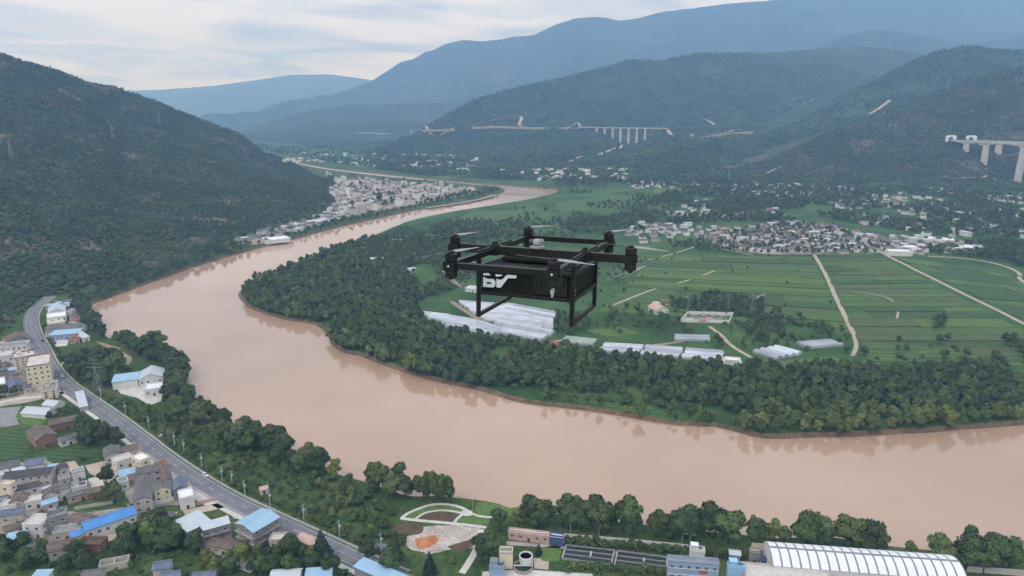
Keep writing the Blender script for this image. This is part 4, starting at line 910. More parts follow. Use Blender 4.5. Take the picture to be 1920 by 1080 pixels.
# settling basins: two banks of three channels
def basin(label, quad, lanes):
    Q = poly(quad); c = Q.mean(0)
    root = empty('settling_basin', (c[0], c[1], 0), label=label, cat='basin', group='settling basins of the riverside plant')
    Q = Q - c
    L = lambda s, t: (Q[0] * (1 - s) + Q[1] * s) * (1 - t) + (Q[3] * (1 - s) + Q[2] * s) * t
    for k in range(lanes + 1):
        a, b = L(0, k / lanes), L(1, k / lanes); w = MB(); w.bar((*a, 0.45), (*b, 0.45), 0.4, 0.9); w.build('basin_wall', M['grey_wall'], root)
    for s in (0, 1):
        a, b = L(s, 0), L(s, 1); w = MB(); w.bar((*a, 0.47), (*b, 0.47), 0.6, 0.94); w.build('end_wall', M['concrete'], root)
    for k in range(lanes):
        P = [L(0.005, (k + 0.04) / lanes), L(0.995, (k + 0.04) / lanes), L(0.995, (k + 0.96) / lanes), L(0.005, (k + 0.96) / lanes)]
        w = MB(); w.add([(*p, 0.35) for p in P], [(0, 1, 2, 3)]); w.build('basin_water', M['water_dark'], root)
    a, b = L(0.55, 1 / lanes), L(0.55, 2 / lanes); w = MB(); w.bar((*a, 1.25), (*b, 1.25), 0.8, 0.15); w.build('foot_bridge', M['pole_paint'], root)
    BLOCK.append(('poly', poly(quad)))
basin('left settling basin with three dark water channels beside the lawn', [(1062, 1024), (1152, 1034), (1146, 1061), (1054, 1049)], 3)
basin('right settling basin of dark water channels next to the blue-grey office', [(1158, 1035), (1250, 1047), (1250, 1074), (1152, 1062)], 3)
c = on_plane(981, 1066)
clar = empty('clarifier', (c[0], c[1], 0), label='round concrete clarifier tank with dark water and a scraper bridge', cat='tank')
b = MB(); n = 28
for k in range(n):
    a0, a1 = 2 * math.pi * k / n, 2 * math.pi * (k + 1) / n
    b.bar((4.2 * math.cos(a0), 4.2 * math.sin(a0), 0.7), (4.2 * math.cos(a1), 4.2 * math.sin(a1), 0.7), 0.35, 1.6)
b.build('rim', M['concrete'], clar)
b = MB(); b.lathe([(4.05, 0.1), (4.05, 0.9)], 28); b.build('water', M['water_dark'], clar)
b = MB(); b.bar((-4.2, 0, 1.6), (4.2, 0, 1.6), 0.9, 0.2); b.build('scraper_bridge', M['pole_paint'], clar)
c = on_plane(986, 1057); BLOCK.append(('disc', c, 6))
tk = empty('water_tank', (c[0], c[1], 0), label='white open-topped cylindrical tank behind the round clarifier', cat='tank')
b = MB(); b.lathe([(2.9, 0), (2.9, 4.2), (3.05, 4.2), (3.05, 4.5), (2.7, 4.5), (2.7, 3.9)], 24); b.build('shell', M['white_wall'], tk, smooth=False)
b = MB(); b.lathe([(2.65, 3.8), (2.65, 3.9)], 24); b.build('water', M['water_dark'], tk)
for k in range(6):
    a0 = 2 * math.pi * k / 6; b = MB(); b.box((2.98 * math.cos(a0), 2.98 * math.sin(a0), 2.05), (0.3, 0.5, 4.1), rz=a0); b.build('rib', M['white_wall'], tk)

# striped warehouse: panels of white sheet between grey rooflight strips
hz = 9.0
a, b2, c2 = on_plane(1449, 1062, hz), on_plane(1816, 1091, hz), on_plane(1793, 1042, hz)
e = (b2 - a); Lw = np.hypot(*e); e /= Lw; nrm = np.array([-e[1], e[0]]); Ww = (on_plane(1449, 1017, hz) - a) @ nrm
ctr = a + e * Lw / 2 + nrm * Ww / 2; th = math.atan2(e[1], e[0])
wh = empty('warehouse', (ctr[0], ctr[1], 0), th, label='big white warehouse with barrel roof of white panels and grey strips', cat='warehouse')
BLOCK.append(('rect', ctr, th, Lw / 2 + 1, Ww / 2 + 1))
def arc(t): # t -1..1 across
    return (t * Ww / 2, hz + 3.2 * (1 - t * t))
b = MB(); seg = 10
vs = []; T_ = np.linspace(-1, 1, seg + 1)
for x in (-Lw / 2, Lw / 2):
    vs += [(x, -Ww / 2, -0.2)] + [(x, *arc(t)) for t in T_] + [(x, Ww / 2, -0.2)]
m_ = seg + 3
b.add(vs, [tuple(range(m_)), tuple(range(2 * m_ - 1, m_ - 1, -1))] + [(k, k + 1, m_ + k + 1, m_ + k) for k in range(m_ - 1)])
b.build('wall', M['white_wall'], wh)
b = MB()
vs = [(x, arc(t)[0] * 1.01, arc(t)[1] + 0.08) for x in (-Lw / 2 - 0.2, Lw / 2 + 0.2) for t in T_]; n_ = seg + 1
b.add(vs, [(k, k + 1, n_ + k + 1, n_ + k) for k in range(seg)]); b.build('roof_deck', M['grey_roof'], wh)
np_ = 20; pw = Lw / np_
def panel(t0, t1, w):
    mb = MB(); ts = np.linspace(t0, t1, 6)
    vs = [(x, arc(t)[0] * 1.01, arc(t)[1] + z) for z in (0.12, 0.28) for x in (-w / 2, w / 2) for t in ts]
    q = 6; fs = []
    for z in (0, 1):
        o_ = z * 2 * q; fs += [(o_ + k, o_ + k + 1, o_ + q + k + 1, o_ + q + k) for k in range(q - 1)]
    for k in range(q - 1):
        fs += [(k, k + 1, 2 * q + k + 1, 2 * q + k), (q + k, q + k + 1, 3 * q + k + 1, 3 * q + k)]
    fs += [(0, q, 3 * q, 2 * q), (q - 1, 2 * q - 1, 4 * q - 1, 3 * q - 1)]
    mb.add(vs, fs); return mb.mesh('roof_panel', M['white_roof'])
pf, pbk = panel(-0.99, -0.07, pw * 0.80), panel(0.10, 0.99, pw * 0.80)
for k in range(np_):
    for me in (pf, pbk): put(me, 'roof_panel', wh, (-Lw / 2 + (k + 0.5) * pw, 0, 0))

# ------------------------------------------------------------------ greenhouses: each bank of joined tunnels is a thing, each tunnel a part
def tunnels(label, p0, p1, p3, n, m='plastic_film', gap=0.0, hgt=3.2, group='plastic greenhouses on the far bank'):
    a, b, d = on_plane(*p0), on_plane(*p1), on_plane(*p3)
    e = b - a; L = np.hypot(*e); e /= L; nn = np.array([-e[1], e[0]]); W = (d - a) @ nn; sh = (d - a) @ e
    if W < 0: nn = -nn; W = -W
    w = W / n
    root = empty('greenhouse', (*((a + b + d + (b + d - a)) / 4), 0), math.atan2(e[1], e[0]), label=label, cat='greenhouse', group=group)
    c = (a + b + d + (b + d - a)) / 4
    side = 1 if np.cross(e, nn) > 0 else -1
    mb = MB(); k_ = 8; hw = w * (1 - gap) / 2
    prof = [(-hw, -0.1), (-hw, hgt * 0.45)] + [(-hw * math.cos(math.pi * i / k_), hgt * 0.45 + hgt * 0.55 * math.sin(math.pi * i / k_)) for i in range(1, k_)] + [(hw, hgt * 0.45), (hw, -0.1)]
    q = len(prof); vs = [(x, y, z) for x in (-L / 2, L / 2) for y, z in prof]
    mb.add(vs, [tuple(range(q)), tuple(range(2 * q - 1, q - 1, -1))] + [(i, i + 1, q + i + 1, q + i) for i in range(q - 1)])
    me = mb.mesh('tunnel', M[m], smooth=False)
    for i in range(n):
        t = (i + 0.5) / n; jit = rng.uniform(-0.03, 0.03) * L if n > 3 else 0
        put(me, 'tunnel', root, ((t - 0.5) * sh + jit, side * (t - 0.5) * W, 0))
    BLOCK.append(('poly', np.array([a, b, b + d - a, d]))); return root
tunnels('largest bank of pale tunnels behind the drone skids', (858, 566), (960, 574), (912, 604), 9, gap=0.24)
tunnels('right bank of blue-white tunnels reaching the green field edge', (950, 570), (1046, 588), (930, 612), 9, gap=0.16)
tunnels('front bank of white tunnels beside the dirt lane', (955, 600), (1022, 609), (942, 618), 3, gap=0.2)
tunnels('leftmost short tunnels at the tip of the greenhouse cluster', (784, 586), (838, 592), (808, 600), 3, gap=0.15)
tunnels('bank of white tunnels left of the dirt lane', (806, 588), (880, 600), (842, 616), 5, gap=0.15)
tunnels('lower bank of white tunnels by the dark trees', (884, 600), (948, 618), (850, 616), 4, gap=0.16)
tunnels('narrow row of white tunnels running down towards the bare yard', (945, 618), (1028, 632), (930, 627), 3, gap=0.2)
tunnels('dull green film greenhouse between the bare yard and the white ones', (1062, 634), (1120, 640), (1052, 644), 3, m='dull_film')
tunnels('first of three large white greenhouses in the row by the wood', (1134, 647), (1206, 651), (1124, 662), 6)
tunnels('middle one of three large white greenhouses in the row by the wood', (1212, 651), (1281, 656), (1202, 667), 6)
tunnels('last of three large white greenhouses in the row, beside the concrete yard', (1287, 657), (1357, 662), (1279, 673), 6)
tunnels('four arched white tunnels standing apart at the end of the farm lane', (1458, 651), (1504, 664), (1410, 662), 4)
tunnels('four spaced narrow tunnels near the end of the field track', (1492, 645), (1556, 640), (1516, 655), 4, gap=0.45)
tunnels('two long low white sheds behind the row of large greenhouses', (1265, 630), (1330, 632), (1264, 640), 2, gap=0.35)
for lb, A, B, C, h, rf, rm, wm in [
  ('small white shed at the concrete yard right of the large greenhouses', (1360, 676), (1385, 678), (1386, 672), 4, 'flat', 'white_roof', 'white_wall'),
  ('white-walled farm house with pinkish roof left of the walled compound', (1230, 582), (1254, 580), (1256, 570), 5, 'gable', 'pink_wall', 'white_wall'),
  ('small white hut above the pinkish farm house', (1228, 570), (1238, 569), (1238, 566), 4, 'flat', 'white_roof', 'white_wall'),
  ('small white shed in the wood left of the drone, lower one', (688, 487), (718, 486), (718, 483), 4, 'shed', 'white_metal', 'white_wall'),
  ('small pale shed in the wood left of the drone, near the drone arm', (764, 506), (780, 505), (780, 502), 4, 'shed', 'white_metal', 'white_wall'),
  ('small white shed at the upper left edge of the wood', (728, 453), (752, 452), (750, 449), 4, 'shed', 'white_metal', 'white_wall'),
  ('white shed at the top of the greenhouse cluster', (872, 540), (895, 543), (895, 538), 4, 'shed', 'white_metal', 'white_wall'),
  ('little white shed with brown roof beside the bare yard of the greenhouses', (1026, 645), (1046, 647), (1048, 641), 4, 'gable', 'red_tile', 'white_wall')]:
    building('farm_building', lb, A, B, C, h, rf, rm, wm, cat='shed' if 'shed' in lb else 'house', windows=h > 4, group='farm buildings on the far bank')
comp = poly([(1290, 589), (1374, 591), (1367, 606), (1276, 604)]); cc = comp.mean(0)
cp = empty('walled_compound', (cc[0], cc[1], 0), label='walled farm compound with white walls and grey paved floor', cat='compound')
q = comp - cc
for k in range(4):
    b = MB(); a_, b_ = q[k], q[(k + 1) % 4]; b.bar((*a_, 1.4), (*b_, 1.4), 0.5, 3.2); b.build('wall', M['white_wall'], cp)
b = MB(); b.prism([tuple(p) for p in q], -0.3, 0.08); b.build('paving', M['concrete'], cp)
for t, s in [(0.2, 0.3), (0.4, 0.35), (0.6, 0.3), (0.8, 0.35), (0.3, 0.65), (0.55, 0.6), (0.75, 0.65)]:
    p = (q[0] * (1 - t) + q[1] * t) * (1 - s) + (q[3] * (1 - t) + q[2] * t) * s
    b = MB(); b.box((p[0], p[1], 1.0), (6.5, 2.2, 2.0)); b.build('pen', M['grey_wall'] if t != 0.55 else M['pink_wall'], cp)
p = (q[3] * 0.55 + q[2] * 0.45); b = MB(); b.box((p[0], p[1] - 0.6, 2.0), (7.0, 1.6, 4.2)); b.build('gate', M['pink_wall'], cp)
BLOCK.append(('poly', comp))

# ------------------------------------------------------------------ villages across the valley
HW = [M['white_wall'], M['white_wall'], M['pale_wall'], M['white_roof'], M['pale_wall'], M['cream_wall']]
HR = ['grey_tile', 'dark_tile', 'brown_tile', 'grey_tile', 'pale_roof', 'dark_tile', 'grey_tile', 'white_metal', 'brown_tile']
def house_meshes(L, W, h, rise, wm, rm):
    w = MB(); vs = []
    for x in (-L / 2, L / 2): vs += [(x, -W / 2, -3), (x, W / 2, -3), (x, W / 2, h), (x, 0, h + rise), (x, -W / 2, h)]
    w.add(vs, [(0, 1, 2, 3, 4), (9, 8, 7, 6, 5), (0, 4, 9, 5), (1, 6, 7, 2), (2, 7, 8, 3), (3, 8, 9, 4)])
    r = MB(); gable_mesh(r, L, W, h, rise, 0.6); return w.mesh('wall', wm), r.mesh('roof', M[rm])
VILLAGE = []
for i in range(18):
    r_ = np.random.default_rng(100 + i); rm = HR[i % len(HR)]; wi = int(r_.integers(0, len(HW)))
    VILLAGE.append((house_meshes(r_.uniform(9, 16), r_.uniform(6.5, 9.5), r_.uniform(4.2, 7.2), 1.9 if rm not in ('pale_roof', 'white_metal') else 0.7, HW[wi], rm), rm, wi))
RN = {'grey_tile': 'grey', 'dark_tile': 'dark slate', 'brown_tile': 'brown', 'pale_roof': 'pale flat', 'white_metal': 'white sheet', 'red_tile': 'reddish'}
WN = ['white-walled', 'white-walled', 'buff-walled', 'bright white', 'buff-walled', 'cream-walled']
house_ct = [0]
def part_of(x, y, lo, hi):
    a = (x - lo[0]) / max(hi[0] - lo[0], 1e-6); b = (y - lo[1]) / max(hi[1] - lo[1], 1e-6)
    return ('left end', 'left part', 'middle', 'right part', 'right end')[min(4, int(a * 5))] + ' ' + ('front', 'centre', 'rear')[min(2, int(b * 3))]
HOUSES = []
def cluster(px, spacing, where, group, cap, ang=0.2, seed=0, on_hill=False, protos=VILLAGE, name='village_house', cat='house'):
    rg = np.random.default_rng(seed)
    P = np.array([hit(u, v)[:2] for u, v in px]) if on_hill else poly(px)
    lo, hi = P.min(0), P.max(0); xs, ys = np.meshgrid(np.arange(lo[0], hi[0], spacing), np.arange(lo[1], hi[1], spacing))
    xs = xs.ravel() + rg.uniform(-0.3, 0.3, xs.size) * spacing; ys = ys.ravel() + rg.uniform(-0.3, 0.3, ys.size) * spacing
    k = inside(P, xs, ys); xs, ys = xs[k], ys[k]
    for rp, rw in ROADS:
        if not len(xs): break
        dd, _ = seg_dist(rp[:: max(1, len(rp) // 60)], xs, ys); kk = dd > rw + 5; xs, ys = xs[kk], ys[kk]
    if len(xs) > cap: i = rg.permutation(len(xs))[:cap]; xs, ys = xs[i], ys[i]
    zs = ground_z(xs, ys)
    for x, y, z in zip(xs, ys, zs):
        (wm, rm), rn, wi = protos[int(rg.integers(0, len(protos)))]
        SPECS.append((math.hypot(x, y), x, y, max(z, 0), ang + float(rg.choice([0, math.pi / 2])) + rg.normal(0, 0.12), rg.uniform(0.7, 1.02), wm, rm, name, cat, group, f'{WN[wi]} house, {RN[rn]} roof, {part_of(x, y, lo, hi)} of {where}'))
        BLOCK.append(('disc', (x, y), 7.0))
SPECS = []
cluster([(1310, 450), (1345, 436), (1400, 426), (1480, 416), (1560, 422), (1610, 440), (1700, 454), (1730, 466), (1690, 472), (1600, 476), (1520, 475), (1480, 476), (1420, 474), (1385, 468), (1330, 460)], 16.0, 'the dense village core', 'houses of the main village', 150, seed=1)
cluster([(1285, 440), (1340, 428), (1380, 430), (1345, 452), (1300, 448)], 22, 'the left village wing', 'houses of the main village', 18, seed=2)
cluster([(1170, 428), (1262, 422), (1255, 452), (1205, 456), (1172, 442)], 22, 'the hamlet by the drone', 'houses of the hamlet by the drone', 22, seed=3)
cluster([(1365, 352), (1530, 342), (1540, 360), (1440, 368), (1365, 366)], 34, 'the upper village', 'houses of the upper village', 24, seed=4)
cluster([(1190, 342), (1310, 341), (1312, 352), (1200, 353)], 34, 'the far ridge-foot hamlet', 'houses of the far hamlet', 18, seed=5)
cluster([(1540, 352), (1620, 354), (1615, 364), (1545, 365)], 28, 'the reddish foothill group', 'houses under the green hillside', 10, seed=6)
cluster([(1560, 381), (1740, 368), (1735, 378), (1640, 392), (1570, 396)], 30, 'the loose row above the village', 'houses between the villages', 20, seed=7)
cluster([(1275, 384), (1325, 372), (1330, 400), (1280, 402)], 32, 'the pale field group', 'houses beside the pale field', 9, seed=8)
cluster([(1400, 402), (1462, 390), (1462, 402), (1410, 411)], 22, 'the bright short row', 'houses of the bright row', 10, seed=9)
cluster([(1690, 458), (1830, 464), (1830, 474), (1690, 480)], 24, 'the village right wing', 'houses of the main village', 16, seed=10)
cluster([(1855, 366), (1940, 374), (1940, 385), (1860, 380)], 28, 'the group under the viaduct', 'houses under the viaduct', 9, seed=11)
cluster([(1850, 428), (1940, 434), (1940, 448), (1860, 444)], 26, 'the right edge group', 'houses at the right edge', 9, seed=12)
cluster([(1700, 396), (1790, 392), (1790, 400), (1705, 403)], 26, 'the terrace group', 'houses on the terrace', 8, seed=13)
cluster([(1600, 412), (1660, 410), (1650, 428), (1600, 425)], 30, 'the group behind the village', 'houses in the trees', 5, seed=14)
cluster([(1540, 356), (1770, 356), (1810, 378), (1740, 396), (1560, 402), (1530, 378)], 30, 'the loose rows below the hillside', 'houses below the green hillside', 44, seed=31)
cluster([(1610, 402), (1860, 398), (1860, 440), (1720, 450), (1640, 432)], 30, 'the woods right of the village', 'houses right of the village', 34, seed=32)
cluster([(1330, 347), (1560, 343), (1560, 372), (1420, 376), (1330, 372)], 26, 'the upper village', 'houses of the upper village', 44, seed=33)
cluster([(1235, 396), (1400, 400), (1390, 414), (1245, 412)], 24, 'the hedged ground behind the village', 'houses behind the village', 16, seed=34)
cluster([(1840, 362), (1970, 366), (1970, 452), (1840, 445)], 30, 'the right edge group', 'houses at the right edge', 30, seed=35)
cluster([(1170, 344), (1310, 343), (1316, 356), (1180, 358)], 28, 'the far ridge-foot hamlet', 'houses of the far hamlet', 20, seed=36)
cluster([(1180, 418), (1320, 424), (1290, 446), (1180, 440)], 22, 'the village left fringe', 'houses of the main village', 24, seed=37)
cluster([(1600, 442), (1700, 446), (1840, 454), (1832, 474), (1700, 478), (1600, 472)], 18, 'the village right wing', 'houses of the main village', 50, seed=38)
for lb, A, B, C in [('long white school-like building at the field track corner', (1668, 472), (1712, 473), (1712, 469)), ('long white building behind the field track corner', (1690, 464), (1722, 465), (1722, 461)), ('long white roofed hall right of the main village', (1740, 448), (1790, 452), (1790, 448)), ('bright white hall at the right end of the village row', (1800, 464), (1826, 466), (1826, 461))]:
    building('village_hall', lb, A, B, C, 6, 'flat', 'white_roof', 'white_wall', cat='hall', windows=False, door=False, group='long halls of the main village')
# town on the point above the river bend
TOWN = []
for i in range(12):
    r_ = np.random.default_rng(300 + i); w = MB(); L, W, h = r_.uniform(10, 21), r_.uniform(8, 12), r_.uniform(5, 14)
    w.box((0, 0, h / 2 - 1), (L, W, h + 2)); wi = int(r_.integers(0, 3)); wmat = [M['pale_wall'], M['white_wall'], M['buff_wall']][wi]
    rn = ['pale_roof', 'grey_roof', 'brown_tile', 'pale_roof', 'grey_tile', 'white_metal'][i % 6]
    r2 = MB(); r2.box((0, 0, h + 0.35), (L + 0.8, W + 0.8, 0.7)); r2.box((L * 0.2, 0, h + 1.8), (4, 4, 2.4))
    TOWN.append(((w.mesh('wall', wmat), r2.mesh('roof', M[rn])), rn, wi))
RN['grey_roof'] = 'grey flat'
WNS = WN; WN = ['buff', 'white', 'pinkish buff']
def town(px, spacing, where, group, cap, seed, ang): cluster(px, spacing, where, group, cap, ang, seed, protos=TOWN, name='town_building', cat='building')
town([(640, 332), (700, 340), (780, 346), (880, 353), (900, 357), (880, 364), (800, 366), (720, 362), (660, 352), (625, 342)], 31, 'the far town side', 'buildings of the town', 120, 21, 0.5)
town([(620, 352), (660, 356), (735, 378), (700, 395), (650, 405), (610, 398), (640, 380), (618, 365)], 27, 'the hill end of town', 'buildings of the town', 75, 22, 0.2)
town([(720, 362), (800, 366), (860, 364), (800, 378), (738, 388), (712, 380)], 32, 'the town river front', 'buildings of the town', 40, 23, 0.35)
town([(600, 327), (622, 328), (624, 334), (602, 334)], 40, 'the tall end group of town', 'tall blocks of the town', 4, 24, 0.3)
WN = WNS
cluster([(447, 456), (470, 441), (560, 419), (625, 396), (655, 406), (560, 436), (500, 457)], 17, 'the roadside settlement', 'houses of the roadside settlement', 60, seed=25, ang=0.9)
for lb, A, B, C in [('long pale blue-roofed shed at the river end of the roadside settlement', (498, 452), (545, 447), (540, 442)), ('long white-roofed shed in the roadside settlement', (580, 417), (618, 414), (616, 411)), ('cream factory block at the left end of the roadside settlement', (443, 452), (462, 450), (460, 446)), ('second cream block of the roadside settlement', (466, 453), (496, 450), (494, 443))]:
    building('factory_shed', lb, A, B, C, 5, 'gable' if 'cream' in lb else 'flat', 'grey_tile' if 'cream' in lb else 'white_roof', 'cream_wall' if 'cream' in lb else 'white_wall', cat='shed', windows=False, door=False, group='sheds of the roadside settlement')
ribbon('town_street', [(636, 398), (650, 380), (652, 362), (648, 350)], 10, 0.2, M['pale_concrete'])
sheet('town_ground', [(604, 338), (622, 331), (700, 339), (780, 345), (890, 354), (905, 359), (880, 366), (800, 379), (738, 390), (700, 398), (640, 408), (600, 402), (622, 384), (618, 362)], 0.08, M['yard_mix'], block=False)
sheet('village_ground', [(1345, 450), (1400, 430), (1480, 420), (1560, 427), (1600, 446), (1690, 458), (1690, 470), (1600, 477), (1520, 477), (1420, 476), (1350, 462)], 0.08, M['yard_mix'], block=False)
ribbon('gravel_bank', [(800, 389.5), (850, 382.5), (900, 373.5), (928, 365.5)], 9, 0.1, M['pale_dirt'])
nth = {}
mass = {}
for d_, x, y, z, a_, sc_, wm, rm, name, cat, group, lb in sorted(SPECS, key=lambda q: q[0]):
    nth[name] = nth.get(name, 0) + 1; house_ct[0] += 1
    if nth[name] <= (240 if name == 'village_house' else 290):
        root = empty(name, (x, y, z), a_, label=lb, cat=cat, group=group); root.scale = (sc_,) * 3
        put(wm, 'wall', root); put(rm, 'roof', root)
    else: mass.setdefault(name, []).append((x, y, z, a_, sc_, wm, rm))
for name, lst in mass.items():
    mats, V, F, MI = [], [], [], []
    for x, y, z, a_, sc_, wm, rm in lst:
        for me in (wm, rm):
            if me.materials[0] not in mats: mats.append(me.materials[0])
            mi = mats.index(me.materials[0]); b0 = len(V); ca, sa = math.cos(a_) * sc_, math.sin(a_) * sc_
            V += [(x + v.co.x * ca - v.co.y * sa, y + v.co.x * sa + v.co.y * ca, z + v.co.z * sc_) for v in me.vertices]
            F += [tuple(b0 + i for i in p.vertices) for p in me.polygons]; MI += [mi] * len(me.polygons)
    me = bpy.data.meshes.new('scattered_houses'); me.from_pydata(V, [], F)
    for m in mats: me.materials.append(m)
    me.polygons.foreach_set('material_index', MI); me.update(); o = bpy.data.objects.new('scattered_houses', me); link(o); tag(o, kind='stuff')
# the new motorway benched into the far slopes, joining the viaduct
for px, w_, dz in [([(884, 238), (930, 236), (980, 238), (1030, 239), (1086, 240)], 13, 5), ([(1252, 243), (1262, 256), (1290, 258), (1320, 256), (1365, 249), (1412, 246)], 12, 4), ([(770, 246), (800, 243), (852, 242)], 12, 4)]:
    us = np.interp(np.linspace(0, len(px) - 1, 24), np.arange(len(px)), [p[0] for p in px]); vs_ = np.interp(np.linspace(0, len(px) - 1, 24), np.arange(len(px)), [p[1] for p in px])
    H_ = np.array([hit(u, v) for u, v in zip(us, vs_)]); dmed = np.median(H_[:, 1]); H_[:, 1] = np.clip(H_[:, 1], dmed * 0.93, dmed * 1.05)
    P = np.array([at_depth(u, v, y) for u, v, y in zip(us, vs_, np.convolve(np.pad(H_[:, 1], 3, mode='edge'), np.ones(7) / 7, 'valid') * 0.985)])
    b = MB()
    for p, q in zip(P[:-1], P[1:]): b.bar((p[0], p[1], p[2] - 5), (q[0], q[1], q[2] - 5), w_, 10)
    b.build('road_embankment', M['pale_dirt'], kind='structure')
# hamlet far up the valley: too small to tell its houses apart
hb = MB(); rg = np.random.default_rng(77)
for k in range(150):
    u, v = rg.uniform(530, 900), rg.uniform(288, 330)
    if v > 288 + 0.06 * (u - 530) + 16 or v < 282 + 0.03 * (u - 530): continue
    p = hit(u, v); s = rg.uniform(7, 13); hb.box((p[0], p[1], p[2] + 2), (s * 1.5, s, 8), 0 if rg.random() < 0.6 else 1, rz=rg.uniform(0, 3))
for k in range(120):
    u, v = rg.uniform(920, 1180), rg.uniform(318, 338)
    if vnoise(u / 25.0, v / 6.0, 3) < 0.45: continue
    p = hit(u, v); s = rg.uniform(7, 12); hb.box((p[0], p[1], p[2] + 2), (s * 1.5, s, 8), 0 if rg.random() < 0.6 else 1, rz=rg.uniform(0, 3))
hb.build('distant_houses', [M['white_wall'], M['pale_wall']], kind='stuff')

# ------------------------------------------------------------------ viaducts
def viaduct(label, a, b, n, wdeck, hp, pw, haunch=0.0, group=None):
    """a, b: deck ends in metres; piers go down to the terrain"""
    a, b = np.array(a, float), np.array(b, float); d = b - a; L = np.hypot(d[0], d[1]); th = math.atan2(d[1], d[0])
    root = empty('viaduct', tuple(a), th, label=label, cat='bridge', group=group)
    dk = MB(); dk.box((L / 2, 0, -hp / 2), (L, wdeck, hp), rz=0); dk.build('deck', M['pale_concrete'], root)
    for s in (-1, 1):
        pr = MB(); pr.box((L / 2, s * (wdeck / 2 - 0.2), 0.6), (L, 0.4, 1.2)); pr.build('parapet', M['concrete'], root)
    for t in n:
        x, y = a[:2] + d[:2] * t; zb = gz(x, y); zt = a[2] - hp
        if zt - zb < 3: continue
        p = MB(); H = zt - zb + 4
        p.add([(t * L + i * pw * (0.5 + (0.12 if k == 0 else 0)), j * wdeck * 0.30, -hp - (0 if k else H)) for k in (0, 1) for i, j in ((-1, -1), (1, -1), (1, 1), (-1, 1))],
              [(3, 2, 1, 0), (4, 5, 6, 7), (0, 1, 5, 4), (1, 2, 6, 5), (2, 3, 7, 6), (3, 0, 4, 7)])
        p.build('pier', M['pale_concrete'], root)
        c_ = MB(); c_.box((t * L, 0, -hp - 0.9), (pw * 2.4, wdeck * 0.72, 1.8)); c_.build('pier_cap', M['pale_concrete'], root)
        if haunch:
            hh = MB()
            for s in (-1, 1):
                hh.add([(t * L, j * wdeck * 0.29, -hp + 0.01 - q * haunch) for j in (-1, 1) for q in (0, 1)] + [(t * L + s * L * 0.14, j * wdeck * 0.29, -hp + 0.01) for j in (-1, 1)],
                       [(0, 1, 4), (2, 5, 3), (0, 4, 5, 2), (1, 3, 5, 4), (0, 2, 3, 1)])
            hh.build('haunch', M['pale_concrete'], root)
    return root
zd = 104.0
def deck_pt(u, v, z):
    d = ray(u, v); t = (z - CAM_H) / d[2]; return np.array([d[0] * t, d[1] * t, z])
fw = lambda p: p[:2] * (1 - 14 / np.hypot(*p[:2]))
pA, pB = np.array([*fw(hit(1786, 262)), zd]), deck_pt(1986, 273, zd)
def at_u(a, b, us):
    T = np.linspace(0, 1, 400); U = np.array([to_px(a + (b - a) * t)[0] for t in T]); return [float(np.interp(u, U, T)) for u in us]
viaduct('near lane of the tall motorway viaduct at the right edge', pA, pB, at_u(pA, pB, [1814, 1851, 1921, 1975]), 12, 4.0, 14.0, haunch=7, group='twin motorway viaduct')
qA, qB = np.array([*fw(hit(1824, 262)), zd]), deck_pt(1986, 268.5, zd)
viaduct('far lane of the tall motorway viaduct at the right edge', qA, qB, at_u(qA, qB, [1842, 1875, 1945]), 12, 4.0, 14.0, haunch=7, group='twin motorway viaduct')
for lb, p in [('left white tunnel portal at the end of the tall viaduct', pA), ('right white tunnel portal at the end of the tall viaduct', qA)]:
    d = p[:2] / np.hypot(*p[:2]); th = math.atan2(pB[1] - pA[1], pB[0] - pA[0])
    root = empty('tunnel_portal', (p[0] - 6 * math.cos(th), p[1] - 6 * math.sin(th), zd), math.atan2(d[1], d[0]) - math.pi / 2, label=lb, cat='tunnel portal', group='twin tunnel portals')
    b = MB(); w_, h_, r_ = 14.0, 13.5, 5.6; n = 12
    outer = [(-w_, -6), (-w_, h_ * 0.7), (-w_ * 0.7, h_), (w_ * 0.7, h_), (w_, h_ * 0.7), (w_, -6)]
    inn = [(r_, -6)] + [(r_ * math.cos(math.pi * k / n), 3.0 + r_ * math.sin(math.pi * k / n)) for k in range(n + 1)] + [(-r_, -6)]
    ring = outer + inn
    vs2, es, fs, _, _, _ = delaunay_2d_cdt([Vector(q_) for q_ in ring], [], [list(range(len(ring)))], 1, 1e-4)
    b.add([(v_.x, 0, v_.y) for v_ in vs2], fs); nv = len(b.v)
    b.add([(v_.x, 3, v_.y) for v_ in vs2], fs)
    rr = len(ring); b.add([(x, y0, z) for y0 in (0, 3) for x, z in ring], [(k, (k + 1) % rr, rr + (k + 1) % rr, rr + k) for k in range(rr)])
    b.build('portal_face', M['white_roof'], root)
    b = MB(); b.box((0, 9, 3), (12, 8, 14)); b.build('tunnel_bore', M['asphalt'], root)
m0, m1 = hit(1084, 240), hit(1252, 243)
m0, m1 = m0 * [0.985, 0.985, 1], m1 * [0.985, 0.985, 1]; zc0 = (m0[2] + m1[2]) / 2 + 7
viaduct('long slender viaduct on five tall piers across the mid-valley gully', (m0[0], m0[1], zc0), (m1[0], m1[1], zc0), [0.22, 0.31, 0.40, 0.49, 0.58, 0.67, 0.76], 14, 3.2, 8.0)
m0, m1 = hit(672, 252), hit(756, 250)
viaduct('small distant viaduct on the far blue slope', (m0[0], m0[1], m0[2] + 10), (m1[0], m1[1], m0[2] + 10), [0.3, 0.45, 0.55, 0.7], 14, 3.5, 9.0)

